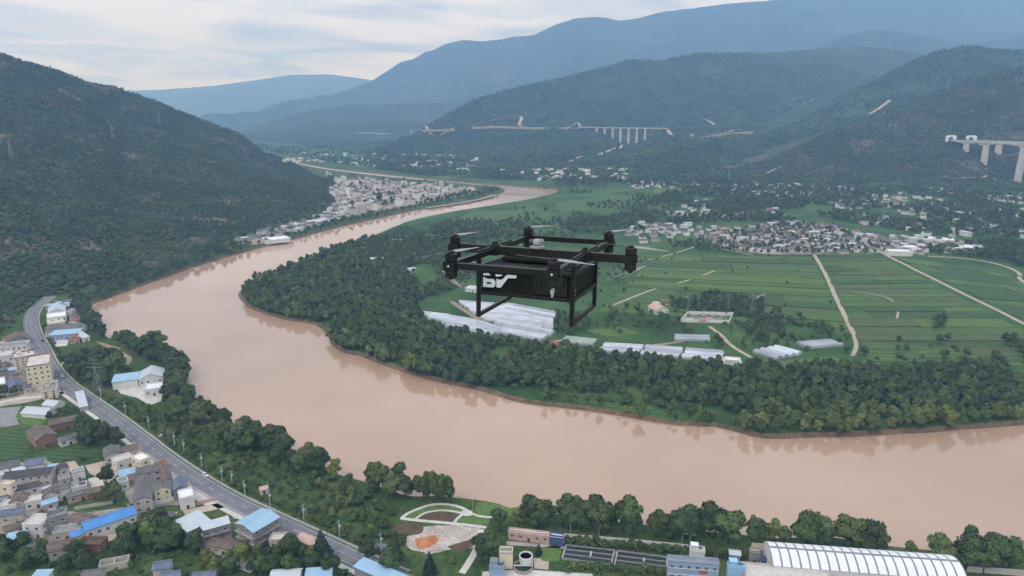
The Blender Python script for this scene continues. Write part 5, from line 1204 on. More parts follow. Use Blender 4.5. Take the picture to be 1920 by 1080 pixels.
# ------------------------------------------------------------------ pylons, poles, lamps, vehicles
def pylon(label, x, y, z, H, w, group='power pylons'):
    root = empty('power_pylon', (x, y, z), rng.uniform(-0.4, 0.4), label=label, cat='pylon', group=group)
    def leg(i, j, t): s = w / 2 * (1 - t) + 0.45 * t; return (i * s, j * s, H * 0.8 * t)
    t_ = 0.15 if H < 30 else 0.32
    for i in (-1, 1):
        for j in (-1, 1): b = MB(); b.bar(leg(i, j, 0), leg(i, j, 1), t_); b.build('leg', M['steel'], root)
    b = MB(); K = [0, 0.3, 0.52, 0.7, 0.85, 1.0]
    for a_, c_ in zip(K[:-1], K[1:]):
        for (i, j), (k, l) in (((-1, -1), (1, -1)), ((1, -1), (1, 1)), ((1, 1), (-1, 1)), ((-1, 1), (-1, -1))):
            b.bar(leg(i, j, a_), leg(k, l, c_), t_ * 0.5); b.bar(leg(k, l, a_), leg(i, j, c_), t_ * 0.5); b.bar(leg(i, j, c_), leg(k, l, c_), t_ * 0.5)
    b.build('lattice_bracing', M['steel'], root, kind='stuff')
    b = MB(); b.bar((0, 0, H * 0.8), (0, 0, H), t_ * 2.2); b.build('mast', M['steel'], root)
    for z_, s in ((0.8, 0.34), (0.9, 0.27), (0.99, 0.18)):
        b = MB(); b.bar((-H * s / 1.6, 0, H * z_), (H * s / 1.6, 0, H * z_), t_ * 1.2); b.bar((-H * s / 1.6, 0, H * z_), (0, 0, H * (z_ + 0.04)), t_ * 0.7); b.bar((H * s / 1.6, 0, H * z_), (0, 0, H * (z_ + 0.04)), t_ * 0.7)
        b.build('cross_arm', M['steel'], root)
for lb, (u, v), top in [('grey lattice pylon in the bushes between road and river', (187, 748), 688), ('lattice pylon standing in the wood left of the drone', (720, 540), 510), ('lattice pylon at the edge of the fields right of the walled compound', (1408, 597), 556),
                        ('slim pylon behind the walled compound', (1290, 590), 556), ('slim pylon in the trees right of the walled compound', (1364, 588), 556), ('slim pylon in the field by the branching track', (1236, 560), 530)]:
    p = hit(u, v); d = math.hypot(p[0], p[1]); H = (v - top) * math.hypot(d, 200) / FPX * 1.06; pylon(lb, p[0], p[1], p[2], H, H * 0.2)
for lb, (u, v), H in [('far pylon on the green hillside crest', (1776, 172), 42), ('far pylon on the slope of the long ridge', (1008, 192), 60), ('far pylon on the long ridge, right one', (1496, 132), 70), ('far pylon on the long ridge beside the crest', (1385, 130), 60), ('pylon low on the left hillside', (22, 300), 34), ('pylon midway up the left hillside', (212, 262), 34), ('pylon high on the left hillside near the skyline', (300, 236), 34), ('pylon standing at the foot of the green hillside', (1366, 340), 36)]:
    p = hit(u, v); pylon(lb, p[0], p[1], p[2], H, H * 0.2)
def pole_proto():
    root = empty('utility_pole', (0, 0, 0), cat='utility pole', group='utility poles along the river side of the road')
    b = MB(); b.tube([(0, 0, -0.5), (0, 0, 9.5)], [0.24, 0.16], 8); b.build('pole', M['pole_paint'], root)
    for z, w in ((9.1, 2.4), (8.2, 1.8)): b = MB(); b.box((0, 0.2, z), (w, 0.14, 0.14)); b.build('cross_arm', M['steel'], root)
    b = MB(); b.box((0.0, -0.42, 6.6), (1.1, 0.6, 1.1)); b.build('transformer_box', M['pole_paint'], root)
    b = MB()
    for x in (-1.1, 0, 1.1): b.lathe([(0.08, 9.17), (0.13, 9.3), (0.08, 9.42)], 6, (x, 0.2, 0))
    b.build('insulators', M['frame_white'], root); return root
def copy_tree(o, parent=None):
    c = o.copy(); COL.objects.link(c)
    if parent is not None: c.parent = parent
    for ch in list(o.children): copy_tree(ch, c)
    return c
pole0 = pole_proto(); first = True
POLES = [(190, 748, 'beside the lattice pylon'), (236, 778, 'opposite the long brown tiled house'), (280, 806, 'opposite the grey hipped-looking house'), (328, 836, 'opposite the little red gate house'), (346, 851, 'opposite the pale forecourt top'), (379, 878, 'opposite the courtyard block'), (417, 903, 'just past the white car'), (436, 911, 'left of the little white hut, taller looking'), (460, 931, 'opposite the lane mouth'), (507, 950, 'behind the blue-roofed factory roof'), (570, 978, 'right of the blue-roofed factory'), (637, 1009, 'by the pink-roofed building'), (715, 1034, 'at the branching side lane'), (800, 1071, 'nearest the bottom edge below the cleared ground')]
for u, v, where in POLES:
    o = pole0 if first else copy_tree(pole0); first = False
    x, y = on_plane(u, v); dd = np.hypot(RC[:, 0] - x, RC[:, 1] - y); k = int(dd.argmin()); th = math.atan2(*(RC[min(k + 1, len(RC) - 1)] - RC[max(k - 1, 0)])[::-1])
    o.location = (x, y, 0); o.rotation_euler = (0, 0, th + math.pi / 2); o['label'] = f'white utility pole with box {where}'
lamp0 = empty('street_lamp', (0, 0, 0), cat='street lamp', group='lamps along the plant walkway')
b = MB(); b.tube([(0, 0, -0.3), (0, 0, 7.5), (0.5, 0, 8.0), (1.6, 0, 8.2)], [0.11, 0.08, 0.06, 0.05], 7); b.build('pole', M['pole_paint'], lamp0)
b = MB(); b.box((1.9, 0, 8.18), (0.9, 0.35, 0.14)); b.build('lamp_head', M['steel'], lamp0)
for i, (u, v, w) in enumerate([(1069, 1003, 'right of the blue gate house'), (1123, 1006, 'behind the left settling basin'), (1176, 1012, 'behind the middle of the basins'), (1278, 1028, 'near the small pump house, left one'), (1293, 1030, 'near the small pump house, right one'), (886, 962, 'beside the round plaza of the park')]):
    o = lamp0 if i == 0 else copy_tree(lamp0); o.location = (*on_plane(u, v), 0); o.rotation_euler = (0, 0, rng.uniform(-1, 1)); o['label'] = f'white street lamp {w}'
def car_meshes(col):
    b = MB(); L, W = 4.5, 1.8
    prof = [(-2.2, 0.35), (-2.25, 0.75), (-2.1, 0.95), (-1.3, 1.02), (1.05, 1.0), (2.05, 0.85), (2.25, 0.6), (2.2, 0.35)]
    n = len(prof); b.add([(x, s * W / 2, z) for s in (-1, 1) for x, z in prof], [tuple(range(n)), tuple(range(2 * n - 1, n - 1, -1))] + [(k, (k + 1) % n, n + (k + 1) % n, n + k) for k in range(n)])
    c = MB(); q = [(-1.75, 0.98), (-1.2, 1.48), (0.35, 1.5), (1.15, 0.99)]; c.add([(x, s * (W / 2 - 0.1 - (0.14 if z > 1.2 else 0)), z) for s in (-1, 1) for x, z in q], [(0, 1, 2, 3), (7, 6, 5, 4), (0, 4, 5, 1), (1, 5, 6, 2), (2, 6, 7, 3), (0, 3, 7, 4)])
    r = MB(); r.box((-0.42, 0, 1.51), (1.5, 1.3, 0.05))
    w = MB(); w.lathe([(0.2, -0.11), (0.32, -0.09), (0.32, 0.09), (0.2, 0.11)], 14)
    return b.mesh('body', col), c.mesh('glasshouse', M['glass']), r.mesh('roof', col), w.mesh('wheel', M['asphalt'])
def car(label, u, v, flip, col):
    x, y = on_plane(u, v); dd = np.hypot(RC[:, 0] - x, RC[:, 1] - y); k = int(dd.argmin()); th = math.atan2(*(RC[min(k + 1, len(RC) - 1)] - RC[max(k - 1, 0)])[::-1])
    root = empty('parked_car' if dd.min() > 5 else 'car', (x, y, 0.07), th + (math.pi if flip else 0), label=label, cat='car', group='vehicles on the road'); b, g, r, w = car_meshes(col)
    put(b, 'body', root); put(g, 'glasshouse', root); put(r, 'roof', root)
    for sx in (-1.4, 1.4):
        for sy in (-0.8, 0.8): put(w, 'wheel', root, (sx, sy, 0.32), (math.pi / 2, 0, 0))
M['car_white'] = mat('car_white', (0.75, 0.75, 0.74), 0.25, spec=0.5); M['car_dark'] = mat('car_dark', (0.05, 0.05, 0.06), 0.25, spec=0.5)
car('white car driving on the road opposite the courtyard block', 385, 892, False, M['car_white'])
car('white car on the road beside the tall cream block', 116, 706, True, M['car_white'])
car('dark car on the road near the riverside cluster', 80, 640, False, M['car_dark'])
car('small white car parked at the verge by the bushes', 303, 820, False, M['car_white'])

# ------------------------------------------------------------------ trees: trunk with limbs, crown of leaf clumps over a denser heart
def icos(c, r, seed):
    bm = bmesh.new(); bmesh.ops.create_icosphere(bm, subdivisions=2, radius=1.0)
    vs = np.array([v.co[:] for v in bm.verts]); fs = [tuple(v.index for v in f.verts) for f in bm.faces]; bm.free()
    k = 0.78 + 0.4 * fbm(vs[:, 0] * 1.7 + seed, vs[:, 1] * 1.7 + vs[:, 2] * 1.3, seed, 3)
    return [tuple(p) for p in vs * (np.asarray(r) * k[:, None]) + np.array(c)], fs
def crown(name, lobes, n, size, m, seed, heart=0.74):
    rg = np.random.default_rng(seed); V, F, N = [], [], []
    lob = np.array(lobes); ctr = (lob[:, :3] * lob[:, 3:4] ** 3).sum(0) / (lob[:, 3] ** 3).sum()
    for i, (x, y, z, r, sq) in enumerate(lobes):
        vs, fs = icos((x, y, z), (r * heart, r * heart, r * heart * sq), seed + i); b = len(V)
        V += vs; F += [tuple(b + q for q in f) for f in fs]
        for p in vs:
            d = np.array(p) - np.array((x, y, z)); N.append(d / max(np.linalg.norm(d), 1e-6))
    wts = lob[:, 3] ** 2; wts /= wts.sum()
    li = rg.choice(len(lobes), n, p=wts); D = rg.normal(size=(n, 3)); D /= np.linalg.norm(D, axis=1)[:, None]
    D[:, 2] = np.where(D[:, 2] < -0.35, -D[:, 2] * 0.6, D[:, 2])
    rad = lob[li, 3] * rg.uniform(0.80, 1.10, n)
    P = lob[li, :3] + D * rad[:, None] * np.stack([np.ones(n), np.ones(n), lob[li, 4]], 1)
    for k in range(n):
        nn = D[k] + rg.normal(0, 0.45, 3); nn /= np.linalg.norm(nn)
        a = np.cross(nn, [0.3, 0.2, 1.0]); a /= max(np.linalg.norm(a), 1e-6); c = np.cross(nn, a); th = rg.uniform(0, 6.28)
        a, c = a * math.cos(th) + c * math.sin(th), c * math.cos(th) - a * math.sin(th)
        s = size * rg.uniform(0.6, 1.35); b = len(V)
        q = [P[k] + a * s, P[k] + c * s * 0.75 + nn * s * 0.22, P[k] - a * s * 0.9, P[k] - c * s * 0.8 + nn * s * 0.15]
        V += [tuple(x) for x in q]; F.append((b, b + 1, b + 2, b + 3))
        g = (P[k] - ctr); g /= max(np.linalg.norm(g), 1e-6); mixn = D[k] * 0.55 + g * 0.25 + nn * 0.36 + np.array([0, 0, 0.32]); mixn /= np.linalg.norm(mixn); N += [mixn] * 4
    me = bpy.data.meshes.new(name); me.from_pydata(V, [], F); me.materials.append(m)
    me.polygons.foreach_set('use_smooth', [True] * len(F)); me.update()
    me.normals_split_custom_set_from_vertices([tuple(x) for x in N]); return me
def trunk(name, h, r, seed, limbs=4, lean=0.3):
    rg = np.random.default_rng(seed); b = MB()
    top = (rg.normal(0, lean), rg.normal(0, lean), h)
    b.tube([(0, 0, -0.6), (top[0] * 0.3, top[1] * 0.3, h * 0.4), top], [r, r * 0.72, r * 0.35], 6)
    for k in range(limbs):
        a = 6.28 * k / limbs + rg.uniform(-0.4, 0.4); z0 = h * rg.uniform(0.45, 0.75); l = h * rg.uniform(0.3, 0.5)
        b.tube([(top[0] * z0 / h, top[1] * z0 / h, z0), (math.cos(a) * l * 0.6, math.sin(a) * l * 0.6, z0 + l * 0.5), (math.cos(a) * l, math.sin(a) * l, z0 + l)], [r * 0.45, r * 0.3, r * 0.12], 5)
    return b.mesh(name, M['bark'], smooth=True)
def lobes_round(seed, R_, z0, z1, n):
    rg = np.random.default_rng(seed); out = [(0, 0, z0 + (z1 - z0) * 0.5, R_ * 0.72, 1.05)]
    for k in range(n):
        a = 6.28 * k / n + rg.uniform(-0.5, 0.5); rr = R_ * rg.uniform(0.4, 0.68); z = z0 + (z1 - z0) * rg.uniform(0.22, 0.86); r = R_ * rg.uniform(0.34, 0.52)
        out.append((math.cos(a) * rr, math.sin(a) * rr, z, r, rg.uniform(0.8, 1.1)))
    out.append((rg.normal(0, R_ * 0.2), rg.normal(0, R_ * 0.2), z1 - R_ * 0.36, R_ * 0.42, 1.0)); return out
KIND = {}       # kind -> list of (trunk mesh, crown mesh); all drawn for a height of 10 m
def add_kind(k, tr, cr): KIND.setdefault(k, []).append((tr, cr))
for i in range(4): add_kind(0, trunk('trunk', 6.5, 0.28, 10 + i), crown('crown', lobes_round(20 + i, 3.9, 2.0, 10.0, 7), 2300, 0.33, M['leaf_dark'], 30 + i))
for i in range(4): add_kind(1, trunk('trunk', 6.5, 0.26, 40 + i), crown('crown', lobes_round(50 + i, 3.6, 1.8, 10.0, 8), 2300, 0.32, M['leaf_mid'], 60 + i))
for i in range(3): add_kind(2, trunk('trunk', 6.0, 0.24, 70 + i), crown('crown', lobes_round(80 + i, 3.7, 1.4, 10.0, 9), 2300, 0.32, M['leaf_light'], 90 + i))
for i in range(3):
    rg = np.random.default_rng(100 + i)
    lb = [(rg.normal(0, 0.35), rg.normal(0, 0.35), z, r, 1.5) for z, r in ((3.2, 1.5), (4.9, 1.75), (6.6, 1.6), (8.2, 1.25), (9.2, 0.75))] + [(math.cos(a) * 1.1, math.sin(a) * 1.1, rg.uniform(3.5, 7.5), 1.0, 1.4) for a in rg.uniform(0, 6.28, 4)]
    add_kind(3, trunk('trunk', 7.5, 0.22, 110 + i, 5, 0.15), crown('crown', lb, 1600, 0.30, M['leaf_mid'], 120 + i))
for i in range(2):
    lb = [(0, 0, 1.2 + 8.2 * t, 2.5 * (1 - t) + 0.35, 0.8) for t in (0, 0.16, 0.32, 0.48, 0.64, 0.8, 0.95)]
    add_kind(4, trunk('trunk', 8.5, 0.25, 130 + i, 3, 0.05), crown('crown', lb, 1500, 0.30, M['leaf_conifer'], 140 + i))
for i in range(3): add_kind(5, trunk('trunk', 3.0, 0.18, 150 + i, 5), crown('crown', [(x * 1.5, y * 1.5, z, r, 0.8) for x, y, z, r, q in lobes_round(160 + i, 3.6, 0.2, 7.0, 7)], 1100, 0.52, M['leaf_shrub'], 170 + i))
for i in range(4): add_kind(6, trunk('trunk', 2.5, 0.2, 180 + i, 3), crown('crown', [(x * 1.5, y * 1.5, z, r, 0.75) for x, y, z, r, q in lobes_round(190 + i, 3.9, 0.0, 7.5, 8)], 420, 0.95, M['leaf_hill'], 200 + i, heart=0.9))
# joined one-mesh versions, sown by the thousand in the woods
PROTO = bpy.data.collections.new('woodland_plants'); IDX = {}
def join_mesh(a, b, name):
    bm = bmesh.new(); bm.from_mesh(a); n = len(bm.faces); bm.from_mesh(b)
    return bm, n
cnt = 0
for k, lst in KIND.items():
    for tr, cr in lst:
        va = [v.co[:] for v in tr.vertices]; vb = [v.co[:] for v in cr.vertices]; n = len(va)
        fa = [tuple(p.vertices) for p in tr.polygons]; fb = [tuple(n + i for i in p.vertices) for p in cr.polygons]
        me = bpy.data.meshes.new('plant'); me.from_pydata(va + vb, [], fa + fb); me.materials.append(M['bark']); me.materials.append(cr.materials[0])
        me.polygons.foreach_set('material_index', [0] * len(fa) + [1] * len(fb)); me.polygons.foreach_set('use_smooth', [True] * (len(fa) + len(fb))); me.update()
        nb = [v.normal[:] for v in tr.vertices]
        cn = np.zeros(len(cr.loops) * 3, np.float32); cr.corner_normals.foreach_get('vector', cn); cn = cn.reshape(-1, 3)
        lv = np.zeros(len(cr.loops), np.int32); cr.loops.foreach_get('vertex_index', lv); vn = np.zeros((len(vb), 3)); vn[lv] = cn
        me.normals_split_custom_set_from_vertices(nb + [tuple(x) for x in vn])
        o = bpy.data.objects.new(f'plant_{cnt:02d}', me); PROTO.objects.link(o); IDX.setdefault(k, []).append(cnt); cnt += 1
def sow(name, P, kinds, H, label=None):
    """one stuff object: a cloud of rooted points, each carrying a plant"""
    if not len(P): return
    me = bpy.data.meshes.new(name); me.vertices.add(len(P)); me.vertices.foreach_set('co', np.asarray(P, np.float32).ravel())
    ix = np.array([IDX[k][int(rng.integers(0, len(IDX[k])))] for k in kinds], np.int32)
    a = me.attributes.new('plant', 'INT', 'POINT'); a.data.foreach_set('value', ix)
    a = me.attributes.new('size', 'FLOAT', 'POINT'); a.data.foreach_set('value', (np.asarray(H) / 10.0).astype(np.float32))
    a = me.attributes.new('turn', 'FLOAT', 'POINT'); a.data.foreach_set('value', rng.uniform(0, 6.28, len(P)).astype(np.float32))
    me.update(); o = bpy.data.objects.new(name, me); link(o); tag(o, kind='stuff')
    ng = bpy.data.node_groups.new(name, 'GeometryNodeTree')
    ng.interface.new_socket('Geometry', in_out='INPUT', socket_type='NodeSocketGeometry'); ng.interface.new_socket('Geometry', in_out='OUTPUT', socket_type='NodeSocketGeometry')
    n, l = ng.nodes, ng.links
    gi, go = n.new('NodeGroupInput'), n.new('NodeGroupOutput')
    ci = n.new('GeometryNodeCollectionInfo'); ci.inputs['Collection'].default_value = PROTO; ci.inputs['Separate Children'].default_value = True; ci.inputs['Reset Children'].default_value = True
    iop = n.new('GeometryNodeInstanceOnPoints'); iop.inputs['Pick Instance'].default_value = True
    def attr(nm, ty):
        x = n.new('GeometryNodeInputNamedAttribute'); x.data_type = ty; x.inputs['Name'].default_value = nm
        return [s for s in x.outputs if s.enabled and s.name == 'Attribute'][0]
    cx = n.new('ShaderNodeCombineXYZ'); l.new(attr('turn', 'FLOAT'), cx.inputs['Z'])
    er = n.new('FunctionNodeEulerToRotation'); l.new(cx.outputs[0], er.inputs[0])
    l.new(gi.outputs[0], iop.inputs['Points']); l.new(ci.outputs[0], iop.inputs['Instance']); l.new(attr('plant', 'INT'), iop.inputs['Instance Index'])
    l.new(er.outputs[0], iop.inputs['Rotation']); l.new(attr('size', 'FLOAT'), iop.inputs['Scale']); l.new(iop.outputs[0], go.inputs[0])
    md = o.modifiers.new('sow', 'NODES'); md.node_group = ng; return o

def blocked(xs, ys, pad=0.0):
    bad = np.zeros(xs.shape, bool)
    for b in BLOCK:
        if b[0] == 'poly': bad |= inside(b[1], xs, ys)
        elif b[0] == 'disc': bad |= np.hypot(xs - b[1][0], ys - b[1][1]) < b[2] + pad
        else:
            _, c, th, hx, hy = b; dx, dy = xs - c[0], ys - c[1]
            bad |= (np.abs(dx * math.cos(th) + dy * math.sin(th)) < hx + pad) & (np.abs(-dx * math.sin(th) + dy * math.cos(th)) < hy + pad)
    for P, w in ROADS:
        lo, hi = P.min(0) - w - 3, P.max(0) + w + 3
        k = (xs > lo[0]) & (xs < hi[0]) & (ys > lo[1]) & (ys < hi[1])
        if k.any():
            d, _ = seg_dist(P[:: max(1, len(P) // 80)], xs[k], ys[k]); bad[k] |= d < w + pad
    return bad
LANDS = [np.vstack([near_bank, [(-8400, -1200), (8400, -1200)]]), np.vstack([far_bank, [(8400, 16800), (-8400, 16800)]])]
def on_land(xs, ys): return inside(LANDS[0], xs, ys) | inside(LANDS[1], xs, ys)
TREES = []      # x, y, z, height, kind, zone
def plant(zone, px, spacing, kinds, h0, h1, seed, keep=1.0, clump=None, pad=1.5, ignore=False, world=None):
    rg = np.random.default_rng(seed); P = poly(px) if world is None else np.asarray(world)
    lo, hi = P.min(0), P.max(0); xs, ys = np.meshgrid(np.arange(lo[0], hi[0], spacing), np.arange(lo[1], hi[1], spacing))
    xs = xs.ravel() + rg.uniform(-0.45, 0.45, xs.size) * spacing; ys = ys.ravel() + rg.uniform(-0.45, 0.45, ys.size) * spacing
    k = inside(P, xs, ys) & (rg.random(xs.size) < keep)
    if clump: k &= fbm(xs / clump[0], ys / clump[0], seed + 3, 3) > clump[1]
    xs, ys = xs[k], ys[k]; k = on_land(xs, ys)
    if not ignore: k &= ~blocked(xs, ys, pad)
    xs, ys = xs[k], ys[k]; zs = np.maximum(ground_z(xs, ys), 0); lowb = np.zeros(len(xs), bool)
    if len(xs) and ys.max() > 1050: lowb = (seg_dist(far_bank[::4], xs, ys)[0] < 70) & (ys > 1050) & (xs < 140)
    ks, ws = list(kinds), np.array(list(kinds.values()), float); ws /= ws.sum()
    for x, y, z, lb_ in zip(xs, ys, zs, lowb):
        TREES.append((x, y, z, rg.uniform(h0, h1) * (0.85 + 0.3 * rg.random()) * (0.4 if lb_ else 1.0), int(rg.choice(ks, p=ws)), zone))
def one(zone, u, v, h, kind):
    x, y = on_plane(u, v); TREES.append((x, y, 0.0, h, kind, zone))
ZONES = {
 'row': 'in the riverside row behind the settling basins', 'row2': 'on the river bank behind the striped warehouse', 'row3': 'on the river bank at the bottom right beyond the warehouse',
 'clump': 'in the bank clump left of the curved park paths', 'clump2': 'on the river bank opposite the blue-roofed factory', 'yard': 'on the river bank around the timber yard',
 'strip': 'in the greenery between road and river', 'park': 'between the park and the long plant hall', 'village': 'among the houses of the near village', 'low': 'in the tree mass at the bottom left',
 'belt': 'at the front of the wood along the far bank', 'tip': 'on the point of the far bank', 'pale': 'in the pale green fringe of the far bank', 'mid': 'in the thickets around the greenhouses', 'field': 'standing alone in the fields', 'town': 'on the valley floor'}
# near bank
plant('row', [(968, 975), (1100, 985), (1260, 1000), (1425, 1016), (1425, 1024), (1260, 1010), (1100, 996), (968, 990)], 5.6, {0: 3, 1: 5, 2: 0.5}, 10, 17, 1, pad=0.3)
for u, v, h, k in [(1010, 990, 17, 1), (1065, 992, 18, 0), (1125, 1000, 16, 1), (1180, 1004, 14, 0), (1230, 1008, 15, 1), (1300, 1014, 13, 0), (1366, 1020, 17, 1), (1408, 1022, 15, 3)]: one('row', u, v, h, k)
plant('row2', [(1490, 1014), (1640, 1030), (1650, 1046), (1500, 1030)], 7.5, {0: 2, 1: 3}, 12, 17, 2, pad=0.5)
for u, v, h, k in [(1452, 1016, 12, 2), (1470, 1018, 9, 1), (1508, 1026, 17, 1), (1540, 1030, 13, 0), (1595, 1036, 19, 1), (1620, 1040, 18, 0), (1640, 1044, 14, 1), (1705, 1042, 8, 1)]: one('row2', u, v, h, k)
plant('row3', [(1745, 1048), (1895, 1066), (1895, 1082), (1745, 1066)], 7.0, {0: 2, 1: 3}, 12, 17, 3, pad=0.5)
for u, v, h, k in [(1760, 1056, 15, 1), (1812, 1064, 18, 0), (1850, 1068, 16, 1), (1885, 1074, 13, 0)]: one('row3', u, v, h, k)
plant('clump', [(676, 902), (760, 922), (850, 938), (850, 948), (760, 945), (690, 925)], 7.0, {0: 3, 1: 2}, 12, 17, 4)
for u, v, h, k in [(655, 912, 8, 0), (800, 937, 16, 3), (815, 940, 17, 3), (830, 942, 16, 3), (842, 943, 15, 3)]: one('clump', u, v, h, k)
plant('clump2', [(402, 800), (500, 832), (630, 885), (620, 900), (560, 890), (420, 836)], 7.5, {0: 3, 1: 3}, 11, 17, 5, keep=0.85)
for u, v, h, k in [(412, 805, 14, 0), (455, 835, 17, 1), (480, 840, 18, 0), (538, 865, 17, 3), (580, 880, 17, 1), (600, 884, 16, 0), (627, 894, 10, 2)]: one('clump2', u, v, h, k)
plant('yard', [(212, 645), (300, 655), (345, 690), (350, 740), (395, 780), (400, 800), (335, 795), (310, 750), (312, 690), (262, 668), (222, 660)], 7.0, {0: 4, 1: 3}, 10, 16, 6)
plant('yard', [(128, 690), (160, 668), (232, 672), (240, 700), (205, 735), (160, 720)], 7.0, {0: 3, 1: 2}, 7, 12, 7)
plant('yard', [(150, 560), (172, 575), (200, 640), (165, 625), (152, 600), (128, 580), (120, 565)], 7.5, {0: 3, 1: 2}, 7, 12, 8)
plant('yard', [(62, 590), (85, 575), (92, 605), (80, 620), (66, 615)], 7, {0: 1}, 7, 10, 9)
plant('strip', [(130, 700), (200, 735), (300, 775), (400, 812), (480, 840), (600, 888), (650, 905), (740, 955), (790, 980), (750, 1030), (682, 1026), (612, 996), (542, 966), (472, 936), (408, 904), (348, 868), (294, 831), (248, 794), (204, 761)], 5.6, {1: 3, 5: 6, 0: 1, 2: 2}, 2.6, 6.0, 10, keep=0.85)
plant('strip', [(640, 920), (740, 955), (770, 985), (720, 1010), (650, 990), (600, 950)], 6.5, {5: 4, 1: 1, 2: 1}, 3, 6, 11, keep=0.7)
plant('strip', [(720, 1010), (780, 1040), (880, 1045), (860, 1070), (800, 1062), (740, 1035)], 6, {5: 3, 2: 2, 1: 1}, 3, 7, 12, keep=0.75)
plant('park', [(905, 985), (930, 962), (948, 975), (938, 1010), (930, 1045), (905, 1060), (898, 1030)], 6.5, {0: 3, 1: 3}, 8, 14, 13)
plant('park', [(970, 1038), (985, 1036), (985, 1046), (972, 1046)], 5, {0: 1}, 4, 7, 14, ignore=True)
for q, u in enumerate(range(1062, 1402, 7)):
    if not 1288 < u < 1326: one('park', u + rng.uniform(-2, 2), 1019 + (u - 1062) * 0.088 + rng.uniform(-1, 1), rng.uniform(3.6, 5.6), (1, 5, 0)[q % 3])
for q, u in enumerate(range(1066, 1250, 9)): one('park', u + rng.uniform(-3, 3), 1064 + (u - 1062) * 0.07 + rng.uniform(-2, 2), rng.uniform(3, 5), (5, 2, 1)[q % 3])
plant('park', [(1000, 1060), (1060, 1062), (1240, 1078), (1240, 1092), (1000, 1090)], 7, {5: 3, 2: 2, 1: 2}, 3, 6.5, 16, keep=0.6)
plant('village', [(150, 808), (215, 800), (248, 822), (225, 838), (150, 848), (140, 830)], 7, {0: 4, 1: 1}, 8, 12, 17)
plant('village', [(195, 892), (225, 885), (232, 925), (245, 950), (200, 950), (188, 925)], 7, {0: 3, 1: 1}, 8, 12, 18)
plant('village', [(340, 948), (400, 945), (425, 962), (405, 972), (352, 965)], 6.5, {0: 3}, 7, 11, 19, pad=0.5)
plant('village', [(100, 800), (160, 795), (200, 770), (215, 800), (120, 815)], 9, {0: 2, 1: 2, 5: 2}, 4, 8, 20, keep=0.7)
plant('village', [(0, 865), (40, 860), (110, 868), (160, 848), (250, 850), (260, 960), (150, 1010), (0, 1020)], 14, {0: 2, 5: 3, 1: 2}, 3, 6, 21, keep=0.5)
plant('village', [(0, 680), (24, 684), (30, 706), (0, 706)], 6.5, {0: 1}, 7, 10, 22)
plant('village', [(0, 728), (38, 728), (40, 744), (0, 748)], 6, {0: 2, 1: 1}, 6, 9, 23)
plant('village', [(100, 770), (150, 765), (160, 775), (108, 795), (88, 795)], 6.5, {0: 2, 1: 2}, 5, 8, 24)
plant('low', [(215, 1015), (300, 985), (345, 1000), (372, 1030), (372, 1075), (330, 1050), (260, 1045), (205, 1045)], 7.0, {0: 4, 1: 3, 2: 1}, 8, 13, 25, pad=0)
plant('low', [(400, 1040), (470, 1062), (560, 1062), (640, 1080), (560, 1095), (400, 1095)], 7.0, {1: 3, 2: 2, 0: 2}, 8, 13, 26, pad=0)
plant('low', [(500, 1025), (555, 1020), (590, 1035), (570, 1060), (520, 1055)], 6.5, {1: 3, 0: 2}, 6, 10, 27, pad=0)
plant('low', [(0, 1018), (40, 1022), (90, 1040), (150, 1050), (160, 1075), (60, 1072), (0, 1060)], 7.0, {0: 4, 1: 2}, 7, 11, 28, pad=0)
plant('low', [(340, 990), (372, 1005), (370, 1020), (320, 1010), (300, 995)], 6.5, {0: 2, 1: 2}, 7, 11, 29, pad=0)
plant('low', [(0, 1005), (60, 1030), (150, 1030), (200, 1010), (330, 980), (380, 1010), (470, 1040), (560, 1030), (680, 1060), (720, 1092), (0, 1092)], 5.5, {5: 5, 1: 2, 2: 1, 0: 1}, 2.2, 5.0, 231, keep=0.75, pad=0)
for u, v, h, k in [(604, 1046, 15, 4), (330, 1022, 11, 2), (392, 1070, 11, 2), (545, 1050, 12, 1), (450, 1064, 12, 2), (690, 1052, 11, 0), (742, 1070, 13, 0), (730, 1078, 12, 0), (806, 1076, 12, 4), (585, 1060, 10, 1), (1010, 1040, 6, 4)]: one('low', u, v, h, k)
plant('low', [(672, 1040), (716, 1038), (715, 1056), (690, 1060)], 6, {0: 1}, 5, 8, 30)
# far bank
plant('tip', [(454, 548), (480, 526), (520, 514), (560, 497), (600, 480), (640, 520), (650, 600), (590, 607), (540, 598), (500, 588), (468, 574)], 6.0, {0: 5, 1: 4, 2: 1}, 6, 11.5, 31, pad=0.5)
plant('belt', [(600, 480), (650, 462), (700, 447), (760, 424), (790, 440), (780, 480), (760, 520), (800, 545), (782, 580), (800, 612), (860, 628), (960, 646), (1060, 656), (1115, 668), (1280, 688), (1380, 692), (1470, 692), (1560, 690), (1700, 700), (1720, 770), (1560, 770), (1430, 780), (1330, 770), (1240, 752), (1100, 740), (960, 726), (880, 726), (780, 703), (720, 684), (645, 660), (612, 626), (640, 600), (640, 520)], 6.3, {0: 6, 1: 4, 2: 0.6}, 6, 11.0, 32, pad=0.5, clump=(42, 0.29))
plant('belt', [(1700, 700), (1920, 668), (2080, 660), (2080, 770), (1860, 780), (1720, 770)], 6.6, {0: 5, 1: 4, 2: 0.6}, 6, 11, 33, pad=0.5, clump=(45, 0.33))
plant('pale', [(1360, 800), (1430, 782), (1560, 772), (1720, 772), (1860, 778), (1960, 772), (1930, 794), (1800, 804), (1600, 816), (1430, 820), (1390, 810)], 6.4, {2: 4, 1: 5}, 6, 11.0, 34)
